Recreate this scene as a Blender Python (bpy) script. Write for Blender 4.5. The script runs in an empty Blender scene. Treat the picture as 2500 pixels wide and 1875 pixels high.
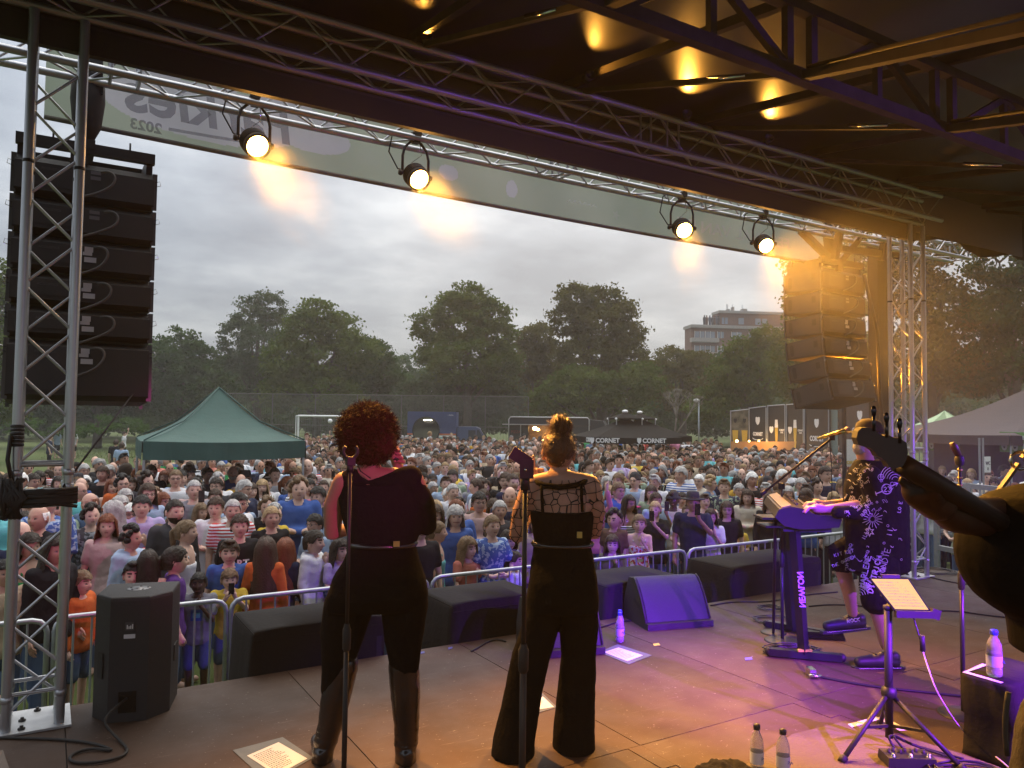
import bpy,bmesh,math,random
import numpy as np
from mathutils import Vector,Matrix
from mathutils.bvhtree import BVHTree
sc=bpy.context.scene
COL=sc.collection
R_=math.radians
rnd=random.Random(7)
# ------------------------------------------------------------------ camera
CAM_F=1860.0/2500.0
YAW,PITCH,ROLL=R_(31.3),R_(2.6),R_(0.65)
CP=Vector((0.0,0.0,2.7))
cF=Vector((math.sin(YAW)*math.cos(PITCH),math.cos(YAW)*math.cos(PITCH),math.sin(PITCH)))
r0=Vector((math.cos(YAW),-math.sin(YAW),0.0));u0=r0.cross(cF)
cR=r0*math.cos(ROLL)+u0*math.sin(ROLL)
cU=-r0*math.sin(ROLL)+u0*math.cos(ROLL)
cam=bpy.data.cameras.new('camera');cam.sensor_width=36.0;cam.lens=36.0*CAM_F
cam.clip_start=0.05;cam.clip_end=2000.0
camo=bpy.data.objects.new('camera',cam);COL.objects.link(camo)
m3=Matrix((cR,cU,-cF)).transposed()
camo.matrix_world=Matrix.Translation(CP)@m3.to_4x4()
sc.camera=camo
# survey helpers: a sight line of the photograph met with a known distance, height or plane gives a place in metres
def ray(x,y):return cF+cR*((x-1250.0)/1860.0)-cU*((y-937.5)/1860.0)
def atd(x,y,d):return CP+ray(x,y)*d
def aty(x,y,Y):d=ray(x,y);return CP+d*(Y/d.y)
def atx(x,y,X):d=ray(x,y);return CP+d*(X/d.x)
def atz(x,y,z):d=ray(x,y);return CP+d*((z-CP.z)/d.z)
# ------------------------------------------------------------------ render look
sc.render.engine='CYCLES'
sc.view_settings.view_transform='Standard';sc.view_settings.look='None'
sc.view_settings.exposure=1.0;sc.view_settings.gamma=1.0
sc.view_settings.use_curve_mapping=False
sc.cycles.use_denoising=True
try:sc.cycles.denoiser='OPENIMAGEDENOISE'
except Exception:pass
sc.cycles.max_bounces=6;sc.cycles.diffuse_bounces=3;sc.cycles.glossy_bounces=3
sc.cycles.transmission_bounces=6;sc.cycles.transparent_max_bounces=12
sc.cycles.volume_bounces=0;sc.cycles.caustics_reflective=False;sc.cycles.caustics_refractive=False
sc.cycles.sample_clamp_indirect=4.0;sc.cycles.sample_clamp_direct=0.0
sc.cycles.volume_step_rate=1.0;sc.cycles.volume_max_steps=64
# ------------------------------------------------------------------ sky and sun
SUN_AZ,SUN_EL=R_(44.0),R_(66.0)  # azimuth from +Y towards +X, where the clouds glow
w=bpy.data.worlds.new('World');sc.world=w;w.use_nodes=True
nt=w.node_tree;nt.nodes.clear();N=nt.nodes;L=nt.links
def nd(t,**k):
 n=N.new(t)
 for a,b in k.items():setattr(n,a,b)
 return n
def mth(op,a,b=None):
 n=nd('ShaderNodeMath',operation=op)
 for i,v in enumerate((a,b)):
  if v is None:continue
  if isinstance(v,(int,float)):n.inputs[i].default_value=v
  else:L.new(v,n.inputs[i])
 return n.outputs[0]
tc=nd('ShaderNodeTexCoord');sep=nd('ShaderNodeSeparateXYZ');L.new(tc.outputs['Generated'],sep.inputs[0])
zc=mth('MAXIMUM',sep.outputs[2],0.0)
den=mth('ADD',zc,0.16)
cx_=mth('DIVIDE',sep.outputs[0],den);cy_=mth('DIVIDE',sep.outputs[1],den)
comb=nd('ShaderNodeCombineXYZ');L.new(cx_,comb.inputs[0]);L.new(cy_,comb.inputs[1])
n1=nd('ShaderNodeTexNoise');n1.inputs['Scale'].default_value=1.5;n1.inputs['Detail'].default_value=7.0;n1.inputs['Roughness'].default_value=0.56
L.new(comb.outputs[0],n1.inputs['Vector'])
cr=nd('ShaderNodeValToRGB');L.new(n1.outputs['Fac'],cr.inputs[0])
e=cr.color_ramp.elements
e[0].position=0.34;e[0].color=(1.75,1.98,2.35,1)
e[1].position=0.66;e[1].color=(4.1,4.35,4.6,1)
m_=e.new(0.50);m_.color=(2.65,2.92,3.3,1)
# glow of the low sun behind the cloud
sund=(math.sin(SUN_AZ)*math.cos(SUN_EL),math.cos(SUN_AZ)*math.cos(SUN_EL),math.sin(SUN_EL))
glow=(math.sin(R_(45))*math.cos(R_(9)),math.cos(R_(45))*math.cos(R_(9)),math.sin(R_(9)))  # brightest cloud, low down
dot=nd('ShaderNodeVectorMath',operation='DOT_PRODUCT');L.new(tc.outputs['Generated'],dot.inputs[0]);dot.inputs[1].default_value=glow
gl=mth('POWER',mth('MAXIMUM',dot.outputs['Value'],0.0),7.0)
hz=mth('POWER',mth('SUBTRACT',1.0,zc),6.0)
glc=nd('ShaderNodeMixRGB',blend_type='ADD');L.new(mth('MULTIPLY',gl,0.42),glc.inputs[0])
L.new(cr.outputs[0],glc.inputs[1]);glc.inputs[2].default_value=(4.0,3.3,2.35,1)
hzc=nd('ShaderNodeMixRGB',blend_type='ADD');L.new(mth('MULTIPLY',hz,0.12),hzc.inputs[0])
L.new(glc.outputs[0],hzc.inputs[1]);hzc.inputs[2].default_value=(3.2,3.1,2.9,1)
# an overcast sky is about twice as bright overhead as low down
up=nd('ShaderNodeMixRGB',blend_type='MULTIPLY');up.inputs[0].default_value=1.0
L.new(hzc.outputs[0],up.inputs[1])
upv=mth('ADD',mth('MULTIPLY',zc,2.15),0.36)
cu=nd('ShaderNodeCombineXYZ');[L.new(upv,cu.inputs[i])for i in range(3)];L.new(cu.outputs[0],up.inputs[2])
sky=nd('ShaderNodeTexSky',sky_type='NISHITA');sky.sun_disc=False
sky.sun_elevation=SUN_EL;sky.sun_rotation=SUN_AZ;sky.dust_density=3.0
mx=nd('ShaderNodeMixRGB');mx.inputs[0].default_value=0.93;L.new(sky.outputs[0],mx.inputs[1]);L.new(up.outputs[0],mx.inputs[2])
bg=nd('ShaderNodeBackground');bg.inputs[1].default_value=0.1;L.new(mx.outputs[0],bg.inputs[0])
wo=nd('ShaderNodeOutputWorld');L.new(bg.outputs[0],wo.inputs[0])
sl=bpy.data.lights.new('sun','SUN');sl.energy=1.5;sl.angle=R_(70.0);sl.color=(1.0,0.93,0.82)
so=bpy.data.objects.new('sun',sl);COL.objects.link(so)
so.rotation_euler=Vector(sund).to_track_quat('Z','Y').to_euler();so.location=(0,0,30)
# ------------------------------------------------------------------ materials
MATS={}
def mat(name,col=(.5,.5,.5),rough=.6,metal=0.,noise=None,bump=None,alpha=1.,emit=None,spec=.5,coords='Object',trans=0.,sheen=0.,coat=0.):
 """noise=(scale, colour2, contrast, stretch)  bump=(scale, strength)"""
 if name in MATS:return MATS[name]
 m=bpy.data.materials.new(name);m.use_nodes=True;t=m.node_tree
 b=t.nodes['Principled BSDF']
 b.inputs['Base Color'].default_value=(*col,1);b.inputs['Roughness'].default_value=rough
 b.inputs['Metallic'].default_value=metal;b.inputs['Specular IOR Level'].default_value=spec
 b.inputs['Alpha'].default_value=alpha
 b.inputs['Transmission Weight'].default_value=trans
 b.inputs['Coat Weight'].default_value=coat
 if sheen:b.inputs['Sheen Weight'].default_value=sheen
 if emit:
  b.inputs['Emission Color'].default_value=(*emit[:3],1);b.inputs['Emission Strength'].default_value=emit[3]
 if noise or bump:
  c=t.nodes.new('ShaderNodeTexCoord')
 if noise:
  mp=t.nodes.new('ShaderNodeMapping');t.links.new(c.outputs[coords],mp.inputs[0])
  if len(noise)>3:mp.inputs['Scale'].default_value=noise[3]
  n=t.nodes.new('ShaderNodeTexNoise');n.inputs['Scale'].default_value=noise[0];n.inputs['Detail'].default_value=5
  t.links.new(mp.outputs[0],n.inputs['Vector'])
  r=t.nodes.new('ShaderNodeValToRGB');k=noise[2]
  r.color_ramp.elements[0].position=.5-k;r.color_ramp.elements[1].position=.5+k
  r.color_ramp.elements[0].color=(*col,1);r.color_ramp.elements[1].color=(*noise[1],1)
  t.links.new(n.outputs['Fac'],r.inputs[0]);t.links.new(r.outputs[0],b.inputs['Base Color'])
 if bump:
  n=t.nodes.new('ShaderNodeTexNoise');n.inputs['Scale'].default_value=bump[0];n.inputs['Detail'].default_value=4
  t.links.new(c.outputs[coords],n.inputs['Vector'])
  bp=t.nodes.new('ShaderNodeBump');bp.inputs['Strength'].default_value=bump[1];bp.inputs['Distance'].default_value=.02
  t.links.new(n.outputs['Fac'],bp.inputs['Height']);t.links.new(bp.outputs[0],b.inputs['Normal'])
 MATS[name]=m;return m
# ------------------------------------------------------------------ objects
def tag(o,label=None,cat=None,group=None,kind=None):
 if label:o['label']=label
 if cat:o['category']=cat
 if group:o['group']=group
 if kind:o['kind']=kind
 return o
WL={}
def empty(name,loc,label=None,cat=None,group=None,rz=0.,parent=None):
 o=bpy.data.objects.new(name,None);COL.objects.link(o);o.empty_display_size=.1
 o.location=loc if parent is None else Vector(loc)-WL[parent.name]
 o.rotation_euler=(0,0,rz);WL[o.name]=Vector(loc)
 if parent:o.parent=parent
 return tag(o,label,cat,group)
def link(name,me,parent=None,local=False,origin=None):
 o=bpy.data.objects.new(name,me);COL.objects.link(o)
 if parent:o.parent=parent
 return o
def frame(d):
 d=Vector(d).normalized();a=Vector((0,0,1))if abs(d.z)<.9 else Vector((1,0,0))
 x=a.cross(d).normalized();return x,d.cross(x),d
class MB:
 def __init__(s):s.v=[];s.f=[];s.m=[];s.s=[]
 def add(s,vs,fs,mi=0,sm=False):
  b=len(s.v);s.v+=[tuple(p)for p in vs]
  s.f+=[tuple(i+b for i in f)for f in fs];s.m+=[mi]*len(fs);s.s+=[sm]*len(fs);return s
 def box(s,c,size,rz=0.,mi=0,rot=None,taper=1.):
  x,y,z=[k/2 for k in size]
  vs=[Vector((a*x*(taper if q>0 else 1),b*y*(taper if q>0 else 1),q*z))for q in(-1,1)for b in(-1,1)for a in(-1,1)]
  M=rot if rot is not None else Matrix.Rotation(rz,3,'Z')
  vs=[M@p+Vector(c)for p in vs]
  return s.add(vs,[(0,2,3,1),(4,5,7,6),(0,1,5,4),(2,6,7,3),(0,4,6,2),(1,3,7,5)],mi)
 def bar(s,p,q,wd,ht,mi=0):
  p,q=Vector(p),Vector(q);x,y,d=frame(q-p);vs=[]
  for c in(p,q):
   for a,b in((-1,-1),(1,-1),(1,1),(-1,1)):vs.append(c+x*a*wd/2+y*b*ht/2)
  return s.add(vs,[(3,2,1,0),(4,5,6,7),(0,1,5,4),(1,2,6,5),(2,3,7,6),(3,0,4,7)],mi)
 def path(s,pts,r,n=8,mi=0,cap=True):
  pts=[Vector(p)for p in pts];rs=r if isinstance(r,(list,tuple))else[r]*len(pts);vs=[];x=None
  for i,p in enumerate(pts):
   d=(pts[min(i+1,len(pts)-1)]-pts[max(i-1,0)]).normalized()
   if x is None:x,y,_=frame(d)
   else:
    x=(x-d*x.dot(d)).normalized();y=d.cross(x)
   vs+=[p+(x*math.cos(k*2*math.pi/n)+y*math.sin(k*2*math.pi/n))*rs[i]for k in range(n)]
  fs=[(i*n+k,i*n+(k+1)%n,(i+1)*n+(k+1)%n,(i+1)*n+k)for i in range(len(pts)-1)for k in range(n)]
  s.add(vs,fs,mi,True)
  if cap:
   b=len(s.v)-len(vs)
   s.f+=[tuple(b+k for k in range(n))[::-1],tuple(len(s.v)-n+k for k in range(n))];s.m+=[mi,mi];s.s+=[False,False]
  return s
 def tube(s,p,q,r,n=8,mi=0,r2=None):return s.path([p,q],[r,r if r2 is None else r2],n,mi)
 def lathe(s,prof,n=16,c=(0,0,0),rot=None,mi=0,sm=True,a0=0.):
  M=rot if rot is not None else Matrix.Identity(3);c=Vector(c);vs=[]
  for r,z in prof:vs+=[M@Vector((r*math.cos(a0+k*2*math.pi/n),r*math.sin(a0+k*2*math.pi/n),z))+c for k in range(n)]
  fs=[(i*n+k,i*n+(k+1)%n,(i+1)*n+(k+1)%n,(i+1)*n+k)for i in range(len(prof)-1)for k in range(n)]
  return s.add(vs,fs,mi,sm)
 def sphere(s,c,r,n=12,m=8,mi=0,rot=None):
  r=r if isinstance(r,(tuple,list))else(r,r,r);M=rot if rot is not None else Matrix.Identity(3);c=Vector(c)
  vs=[M@Vector((0,0,-r[2]))+c]
  for j in range(1,m):
   t=-math.pi/2+math.pi*j/m
   vs+=[M@Vector((r[0]*math.cos(t)*math.cos(2*math.pi*k/n),r[1]*math.cos(t)*math.sin(2*math.pi*k/n),r[2]*math.sin(t)))+c for k in range(n)]
  vs.append(M@Vector((0,0,r[2]))+c)
  fs=[(0,1+(k+1)%n,1+k)for k in range(n)]
  for j in range(m-2):fs+=[(1+j*n+k,1+j*n+(k+1)%n,1+(j+1)*n+(k+1)%n,1+(j+1)*n+k)for k in range(n)]
  e_=len(vs)-1;fs+=[(e_-n+k,e_-n+(k+1)%n,e_)for k in range(n)]
  return s.add(vs,fs,mi,True)
 def prism(s,poly,a,b,mi=0):
  """poly: list of 3D points, extruded by vector from offset a to offset b"""
  n=len(poly);vs=[Vector(p)+Vector(a)for p in poly]+[Vector(p)+Vector(b)for p in poly]
  return s.add(vs,[tuple(range(n))[::-1],tuple(range(n,2*n))]+[(i,(i+1)%n,n+(i+1)%n,n+i)for i in range(n)],mi)
 def quad(s,a,b,c,d,mi=0):return s.add([a,b,c,d],[(0,1,2,3)],mi)
 def mesh(s,name,mats,off=(0,0,0)):
  me=bpy.data.meshes.new(name);o=Vector(off)
  v=np.array(s.v,dtype=float).reshape(-1,3)-np.array(o)
  me.from_pydata(v.tolist(),[],s.f)
  for m in(mats if isinstance(mats,(list,tuple))else[mats]):me.materials.append(m)
  me.polygons.foreach_set('material_index',s.m);me.polygons.foreach_set('use_smooth',s.s)
  me.validate();me.update();return me
 def build(s,name,mats,parent=None,origin=None,local=False,fix=True):
  """parent: origin of the child sits at the parent's; otherwise at origin (or the middle of the base)"""
  if parent is not None:off=WL.get(parent.name,Vector((0,0,0)))if not local else Vector((0,0,0))
  elif origin is not None:off=Vector(origin)
  else:
   a=np.array(s.v);off=Vector(((a[:,0].min()+a[:,0].max())/2,(a[:,1].min()+a[:,1].max())/2,a[:,2].min()))
  me=s.mesh(name,mats,off)
  if fix:
   bm=bmesh.new();bm.from_mesh(me);bmesh.ops.recalc_face_normals(bm,faces=bm.faces);bm.to_mesh(me);bm.free()
  o=bpy.data.objects.new(name,me);COL.objects.link(o)
  if parent is not None:o.parent=parent;WL[o.name]=WL.get(parent.name,Vector((0,0,0)))
  else:o.location=off;WL[o.name]=Vector(off)
  return o
_unit={}
def rod(name,p,q,r,m,parent,n=10):
 """a straight tube from p to q that shares one unit cylinder"""
 k=(m.name,n)
 if k not in _unit:_unit[k]=MB().tube((0,0,0),(0,0,1),1.0,n).mesh('rod_'+m.name,m)
 o=bpy.data.objects.new(name,_unit[k]);COL.objects.link(o);o.parent=parent
 p,q=Vector(p),Vector(q);x,y,d=frame(q-p);Ln=(q-p).length
 M=Matrix((x*r,y*r,d*Ln)).transposed().to_4x4()
 o.matrix_basis=Matrix.Translation(p-WL[parent.name])@M
 WL[o.name]=WL[parent.name]
 return o
def text(s,size,m,loc,xdir,ydir,name='lettering',parent=None,ext=.002,bold=0.,shear=0.,al='CENTER',sx=1.):
 cu=bpy.data.curves.new(name,'FONT');cu.body=s;cu.size=size;cu.align_x=al;cu.align_y='CENTER'
 cu.extrude=ext;cu.offset=bold;cu.shear=shear;cu.resolution_u=3
 t_=bpy.data.objects.new('t_',cu);COL.objects.link(t_)
 dg=bpy.context.evaluated_depsgraph_get()
 me=bpy.data.meshes.new_from_object(t_.evaluated_get(dg));bpy.data.objects.remove(t_)
 me.materials.clear();me.materials.append(m)
 x=Vector(xdir).normalized();y=Vector(ydir).normalized();z=x.cross(y)
 off=WL[parent.name]if parent else Vector(loc)
 M=Matrix((x*sx,y,z)).transposed().to_4x4();me.transform(Matrix.Translation(Vector(loc)-off)@M)
 o=bpy.data.objects.new(name,me);COL.objects.link(o)
 if parent:o.parent=parent;WL[o.name]=WL[parent.name]
 else:o.location=loc;WL[o.name]=Vector(loc)
 return o
# organic surfaces: overlapping closed lofts fused into ONE skin by a voxel remesh and smoothed
def ring(c,a,b,n=14):
 c,a,b=Vector(c),Vector(a),Vector(b)
 return[c+a*math.cos(2*math.pi*k/n)+b*math.sin(2*math.pi*k/n)for k in range(n)]
def loft(mb,rings,mi=0):
 n=len(rings[0]);vs=[p for r in rings for p in r]
 fs=[(i*n+k,i*n+(k+1)%n,(i+1)*n+(k+1)%n,(i+1)*n+k)for i in range(len(rings)-1)for k in range(n)]
 fs+=[tuple(range(n))[::-1],tuple(range((len(rings)-1)*n,len(rings)*n))]
 return mb.add(vs,fs,mi,True)
def limb(mb,pts,rs,n=12):
 """tapered limb with rounded ends through pts"""
 pts=[Vector(p)for p in pts];P=[];Rr=[]
 d0=(pts[0]-pts[1]).normalized();d1=(pts[-1]-pts[-2]).normalized()
 for k in(1.,.85,.5):P.append(pts[0]+d0*rs[0]*k);Rr.append(rs[0]*math.sqrt(max(0.,1-k*k))+.0006)
 P+=pts;Rr+=list(rs)
 for k in(.5,.85,1.):P.append(pts[-1]+d1*rs[-1]*k);Rr.append(rs[-1]*math.sqrt(max(0.,1-k*k))+.0006)
 return mb.path(P,Rr,n)
def blob(mb,name,m,voxel=.012,smooth=6,off=(0,0,0),disp=None):
 me=mb.mesh('src',m,off);o=bpy.data.objects.new('src',me);COL.objects.link(o)
 r=o.modifiers.new('r','REMESH');r.mode='VOXEL';r.voxel_size=voxel;r.use_smooth_shade=True
 if smooth:s_=o.modifiers.new('s','SMOOTH');s_.factor=.5;s_.iterations=smooth
 if disp:
  tx=bpy.data.textures.new('wrinkle','CLOUDS');tx.noise_scale=disp[0];dm=o.modifiers.new('d','DISPLACE');dm.texture=tx;dm.strength=disp[1];dm.texture_coords='LOCAL'
 dg=bpy.context.evaluated_depsgraph_get();out=bpy.data.meshes.new_from_object(o.evaluated_get(dg))
 bpy.data.objects.remove(o);bpy.data.meshes.remove(me)
 out.name=name;out.materials.clear();[out.materials.append(k)for k in(m if isinstance(m,(list,tuple))else[m])]
 out.polygons.foreach_set('use_smooth',[True]*len(out.polygons));return out
def blobo(mb,name,m,parent,voxel=.012,smooth=6,disp=None):
 me=blob(mb,name,m,voxel,smooth,WL[parent.name],disp)
 o=bpy.data.objects.new(name,me);COL.objects.link(o);o.parent=parent;WL[o.name]=WL[parent.name];return o
def tree_copy(o,loc=None):
 c=o.copy();COL.objects.link(c)
 for ch in o.children:
  d=ch.copy();COL.objects.link(d);d.parent=c
  for g in ch.children:
   k=g.copy();COL.objects.link(k);k.parent=d
 if loc is not None:c.location=loc;WL[c.name]=Vector(loc)
 return c
def smooth_pts(P_,it=2):
 for _ in range(it):
  Q=[P_[0]]
  for a,b_ in zip(P_,P_[1:]):Q+=[a.lerp(b_,.25),a.lerp(b_,.75)]
  P_=Q+[P_[-1]]
 return P_
# ------------------------------------------------------------------ common materials
ALU=mat('aluminium',(.52,.53,.55),.34,.85,noise=(6,(.36,.37,.39),.35))
ALU2=mat('old_aluminium',(.40,.38,.36),.45,.8,noise=(9,(.25,.23,.21),.3))
GALV=mat('galvanised',(.42,.44,.46),.45,.7,noise=(14,(.30,.32,.34),.3))
BLK=mat('black_paint',(.012,.012,.013),.55)
BLKG=mat('black_gloss',(.010,.010,.011),.22)
CAB=mat('speaker_paint',(.016,.016,.017),.62,bump=(260,.35))
RUB=mat('black_rubber',(.010,.010,.010),.65)
CLOTH_B=mat('black_drape',(.018,.0175,.018),.92,bump=(30,.25),spec=.15)
STEEL=mat('roof_steel',(.085,.068,.057),.75,0.,noise=(7,(.05,.04,.034),.3),spec=.08)
CHROME=mat('chrome',(.6,.6,.6),.18,1.)
WHITE=mat('white_paint',(.75,.75,.74),.5)
# ------------------------------------------------------------------ ground
def sheet(x0,y0,x1,y1,nx,ny,z,amp,name,m):
 mb=MB();r=random.Random(3)
 vs=[(x0+(x1-x0)*i/nx,y0+(y1-y0)*j/ny,z+r.uniform(-amp,amp))for j in range(ny+1)for i in range(nx+1)]
 fs=[(j*(nx+1)+i,j*(nx+1)+i+1,(j+1)*(nx+1)+i+1,(j+1)*(nx+1)+i)for j in range(ny)for i in range(nx)]
 mb.add(vs,fs,0,True);o=mb.build(name,m,origin=(0,0,0));tag(o,kind='structure');return o
GRASS=mat('meadow',(.055,.085,.022),.95,noise=(.35,(.10,.115,.045),.25),bump=(8,.5),spec=.1)
sheet(-168,-28,188,188,60,60,0.,.03,'ground',GRASS)
# tufts of grass on the lawn that stays in view at the left and by the stage
mb=MB();r=random.Random(11)
def tuft(x,y,h):
 for k in range(3):
  a=r.uniform(0,6.28);dx,dy=math.cos(a)*.012,math.sin(a)*.012;lx,ly=r.uniform(-.5,.5)*h,r.uniform(-.5,.5)*h
  mb.add([(x-dx,y-dy,0),(x+dx,y+dy,0),(x+lx,y+ly,h)],[(0,1,2)])
for k in range(7000):
 p=atz(r.uniform(120,760),r.uniform(1060,1120),0)
 if p.y<75:tuft(p.x+r.uniform(-.5,.5),p.y,r.uniform(.05,.14))
for k in range(3500):tuft(r.uniform(-2.5,9),r.uniform(5.25,8.),r.uniform(.03,.08))
tag(mb.build('grass',mat('grass_blades',(.06,.10,.022),.9,noise=(3,(.11,.13,.04),.3)),origin=(0,0,0)),'short trampled grass of the park meadow',None,kind='stuff')
# ------------------------------------------------------------------ stage deck
ST=1.0
PLY=bpy.data.materials.new('phenolic_ply');PLY.use_nodes=True
t=PLY.node_tree;b=t.nodes['Principled BSDF'];c=t.nodes.new('ShaderNodeTexCoord')
def tn(scale,det=5,rough=.55,vec=None):
 n=t.nodes.new('ShaderNodeTexNoise');n.inputs['Scale'].default_value=scale;n.inputs['Detail'].default_value=det;n.inputs['Roughness'].default_value=rough
 t.links.new(vec or c.outputs['Object'],n.inputs['Vector']);return n
def ramp(inp,p0,c0,p1,c1):
 q=t.nodes.new('ShaderNodeValToRGB');q.color_ramp.elements[0].position=p0;q.color_ramp.elements[0].color=(*c0,1)
 q.color_ramp.elements[1].position=p1;q.color_ramp.elements[1].color=(*c1,1);t.links.new(inp,q.inputs[0]);return q
a1=ramp(tn(1.6,6).outputs['Fac'],.32,(.052,.029,.019),.70,(.080,.047,.031))
oi=t.nodes.new('ShaderNodeObjectInfo')
mp=t.nodes.new('ShaderNodeMapping');mp.inputs['Scale'].default_value=(1.0,9.0,1.0);mp.inputs['Rotation'].default_value=(0,0,.5);t.links.new(c.outputs['Object'],mp.inputs[0])
sc_=ramp(tn(5.0,8,.7,mp.outputs[0]).outputs['Fac'],.60,(0,0,0),.74,(1,1,1))
sp_=ramp(tn(55,2).outputs['Fac'],.70,(0,0,0),.76,(1,1,1))
x1=t.nodes.new('ShaderNodeMixRGB');t.links.new(sc_.outputs[0],x1.inputs[0]);t.links.new(a1.outputs[0],x1.inputs[1]);x1.inputs[2].default_value=(.135,.10,.08,1)
st_=ramp(tn(3.1,3).outputs['Fac'],.66,(0,0,0),.78,(.55,.55,.55))
x2=t.nodes.new('ShaderNodeMixRGB');t.links.new(st_.outputs[0],x2.inputs[0]);t.links.new(x1.outputs[0],x2.inputs[1]);x2.inputs[2].default_value=(.055,.040,.034,1)
x3=t.nodes.new('ShaderNodeMixRGB');t.links.new(sp_.outputs[0],x3.inputs[0]);t.links.new(x2.outputs[0],x3.inputs[1]);x3.inputs[2].default_value=(.22,.19,.16,1)
hv=t.nodes.new('ShaderNodeHueSaturation');mr=t.nodes.new('ShaderNodeMapRange');mr.inputs['To Min'].default_value=.86;mr.inputs['To Max'].default_value=1.12
t.links.new(oi.outputs['Random'],mr.inputs['Value']);t.links.new(mr.outputs[0],hv.inputs['Value']);t.links.new(x3.outputs[0],hv.inputs['Color']);t.links.new(hv.outputs[0],b.inputs['Base Color'])
rr=ramp(tn(4,5).outputs['Fac'],.3,(.58,)*3,.75,(.78,)*3);t.links.new(rr.outputs[0],b.inputs['Roughness'])
bp=t.nodes.new('ShaderNodeBump');bp.inputs['Strength'].default_value=.22;bp.inputs['Distance'].default_value=.003
t.links.new(tn(320,2).outputs['Fac'],bp.inputs['Height']);t.links.new(bp.outputs[0],b.inputs['Normal'])
b.inputs['Specular IOR Level'].default_value=.30
SX0,SX1,SY0,SY1=-3.71,9.05,-3.0,5.19
deck=MB().box(((SX0+SX1)/2,(SY0+SY1)/2,ST-.17),(SX1-SX0-.02,SY1-SY0-.02,.30)).build('stage_deck',BLK,origin=((SX0+SX1)/2,(SY0+SY1)/2,ST-.32))
tag(deck,kind='structure')
pw,pl=1.285,2.07;g=.006
xs=[SX0]+[.135+pw*k for k in range(-2,7)]+[SX1]
xs=sorted(set([round(v,4)for v in xs if SX0<=v<=SX1]))
for i in range(len(xs)-1):
 for(ya,yb)in((3.115,SY1),(1.045,3.115),(-1.025,1.045),(SY0,-1.025)):
  x0,x1_=xs[i]+g/2,xs[i+1]-g/2;y0,y1=ya+g/2,yb-g/2
  mb=MB();ch=.003
  mb.box(((x0+x1_)/2,(y0+y1)/2,ST-.011),(x1_-x0,y1-y0,.022))
  mb.build('floor_panel',PLY,parent=deck)
for x in xs[2:-1]:
 for y in(3.115,):
  MB().box((x-.045,y-.135,ST+.0015),(.085,.26,.003)).build('joint_plate',PLY,parent=deck)
for k,x in enumerate((SX0+.4,-1,1.2,3.4,5.6,7.9)):  # scaffold legs under the deck
 for y in(5.0,2.5,0.,-2.6):rod('deck_leg',(x,y,0),(x,y,ST-.3),.03,GALV,deck)
# ------------------------------------------------------------------ truss making
def lattice(root,p0,p1,side,up,w_,h_,cr_,br,m,step=None,faces='abcd',off=0.,mb_m=None):
 """box truss from p0 to p1; side/up unit vectors; chords at the four corners; zigzag braces on the faces"""
 p0,p1=Vector(p0),Vector(p1);side,up=Vector(side),Vector(up);d=(p1-p0);Ln=d.length;d.normalize()
 cor=[(-1,-1),(1,-1),(1,1),(-1,1)];C_=[side*(a*w_/2)+up*(b_*h_/2)for a,b_ in cor]
 for q in C_:rod('chord',p0+q,p1+q,cr_,m,root,14)
 step=step or w_;n=max(2,round(Ln/step));st=Ln/n
 for fi,(a,b_)in enumerate(((0,1),(1,2),(2,3),(3,0))):
  if 'abcd'[fi]not in faces:continue
  for k in range(n):
   s0=k*st;u,v=(a,b_)if(k+fi)%2==0 else(b_,a)
   rod('brace',p0+d*s0+C_[u],p0+d*(s0+st)+C_[v],br,m,root,8)
 return n
# towers ---------------------------------------------------------------
def tower(x,y,z1,label,m,extra):
 root=empty('truss_tower',(x,y,ST),label,'truss tower','truss towers of the stage')
 W=.245;hw=W/2
 MB().box((x-.0,y,ST+.008),(.36,.36,.012)).build('base_plate',mat('base_plate',(.62,.62,.62),.4,.6,noise=(12,(.42,.42,.42),.3)),parent=root)
 for sx,sy in((-.05,-.13),(.02,.13),(-.05,.0)):
  MB().lathe([(.018,0),(.018,.008),(.009,.008),(.009,.02),(0,.02)],8,(x+sx,y+sy,ST+.014)).build('bolt',BLK,parent=root)
 for a in(-1,1):
  for b_ in(-1,1):
   px,py=x+a*hw,y+b_*hw
   rod('chord',(px,py,ST+.014),(px,py,z1),.026,m,root,18)
   for zz in(ST+.16,ST+1.28,ST+1.36):
    MB().lathe([(.027,0),(.031,.006),(.031,.03),(.027,.036)],14,(px,py,zz)).build('collar',m,parent=root)
   MB().lathe([(.027,0),(.0285,.001),(.0285,.018),(.027,.019)],14,(px,py,4.07)).build('tape_band',BLK,parent=root)
 zl=[ST+.1+.235*k for k in range(5)]+[ST+1.42+.245*k for k in range(int((z1-ST-1.5)/.245)+1)]
 P=[(-1,-1),(1,-1),(1,1),(-1,1)]
 for fi in range(4):
  a,b_=P[fi],P[(fi+1)%4]
  for seg in(zl[:5],zl[5:]):
   for k in range(len(seg)-1):
    u,v=(a,b_)if(k+(fi==1))%2==0 else(b_,a)
    rod('brace',(x+u[0]*hw,y+u[1]*hw,seg[k]),(x+v[0]*hw,y+v[1]*hw,seg[k+1]),.0085,m,root,10)
  for zz in(ST+.20,ST+1.20,ST+1.26,ST+1.42):
   rod('brace',(x+a[0]*hw,y+a[1]*hw,zz),(x+b_[0]*hw,y+b_[1]*hw,zz),.0115,m,root,10)
 return root
LX,RX,TY=-.015,8.28,5.02
tl=tower(LX,TY,4.93,'aluminium lattice tower at the left stage corner, black straps knotted round it',ALU,True)
trr=tower(RX,TY,4.93,'aluminium lattice tower behind the keyboard player, lit violet and amber',ALU,False)
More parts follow.
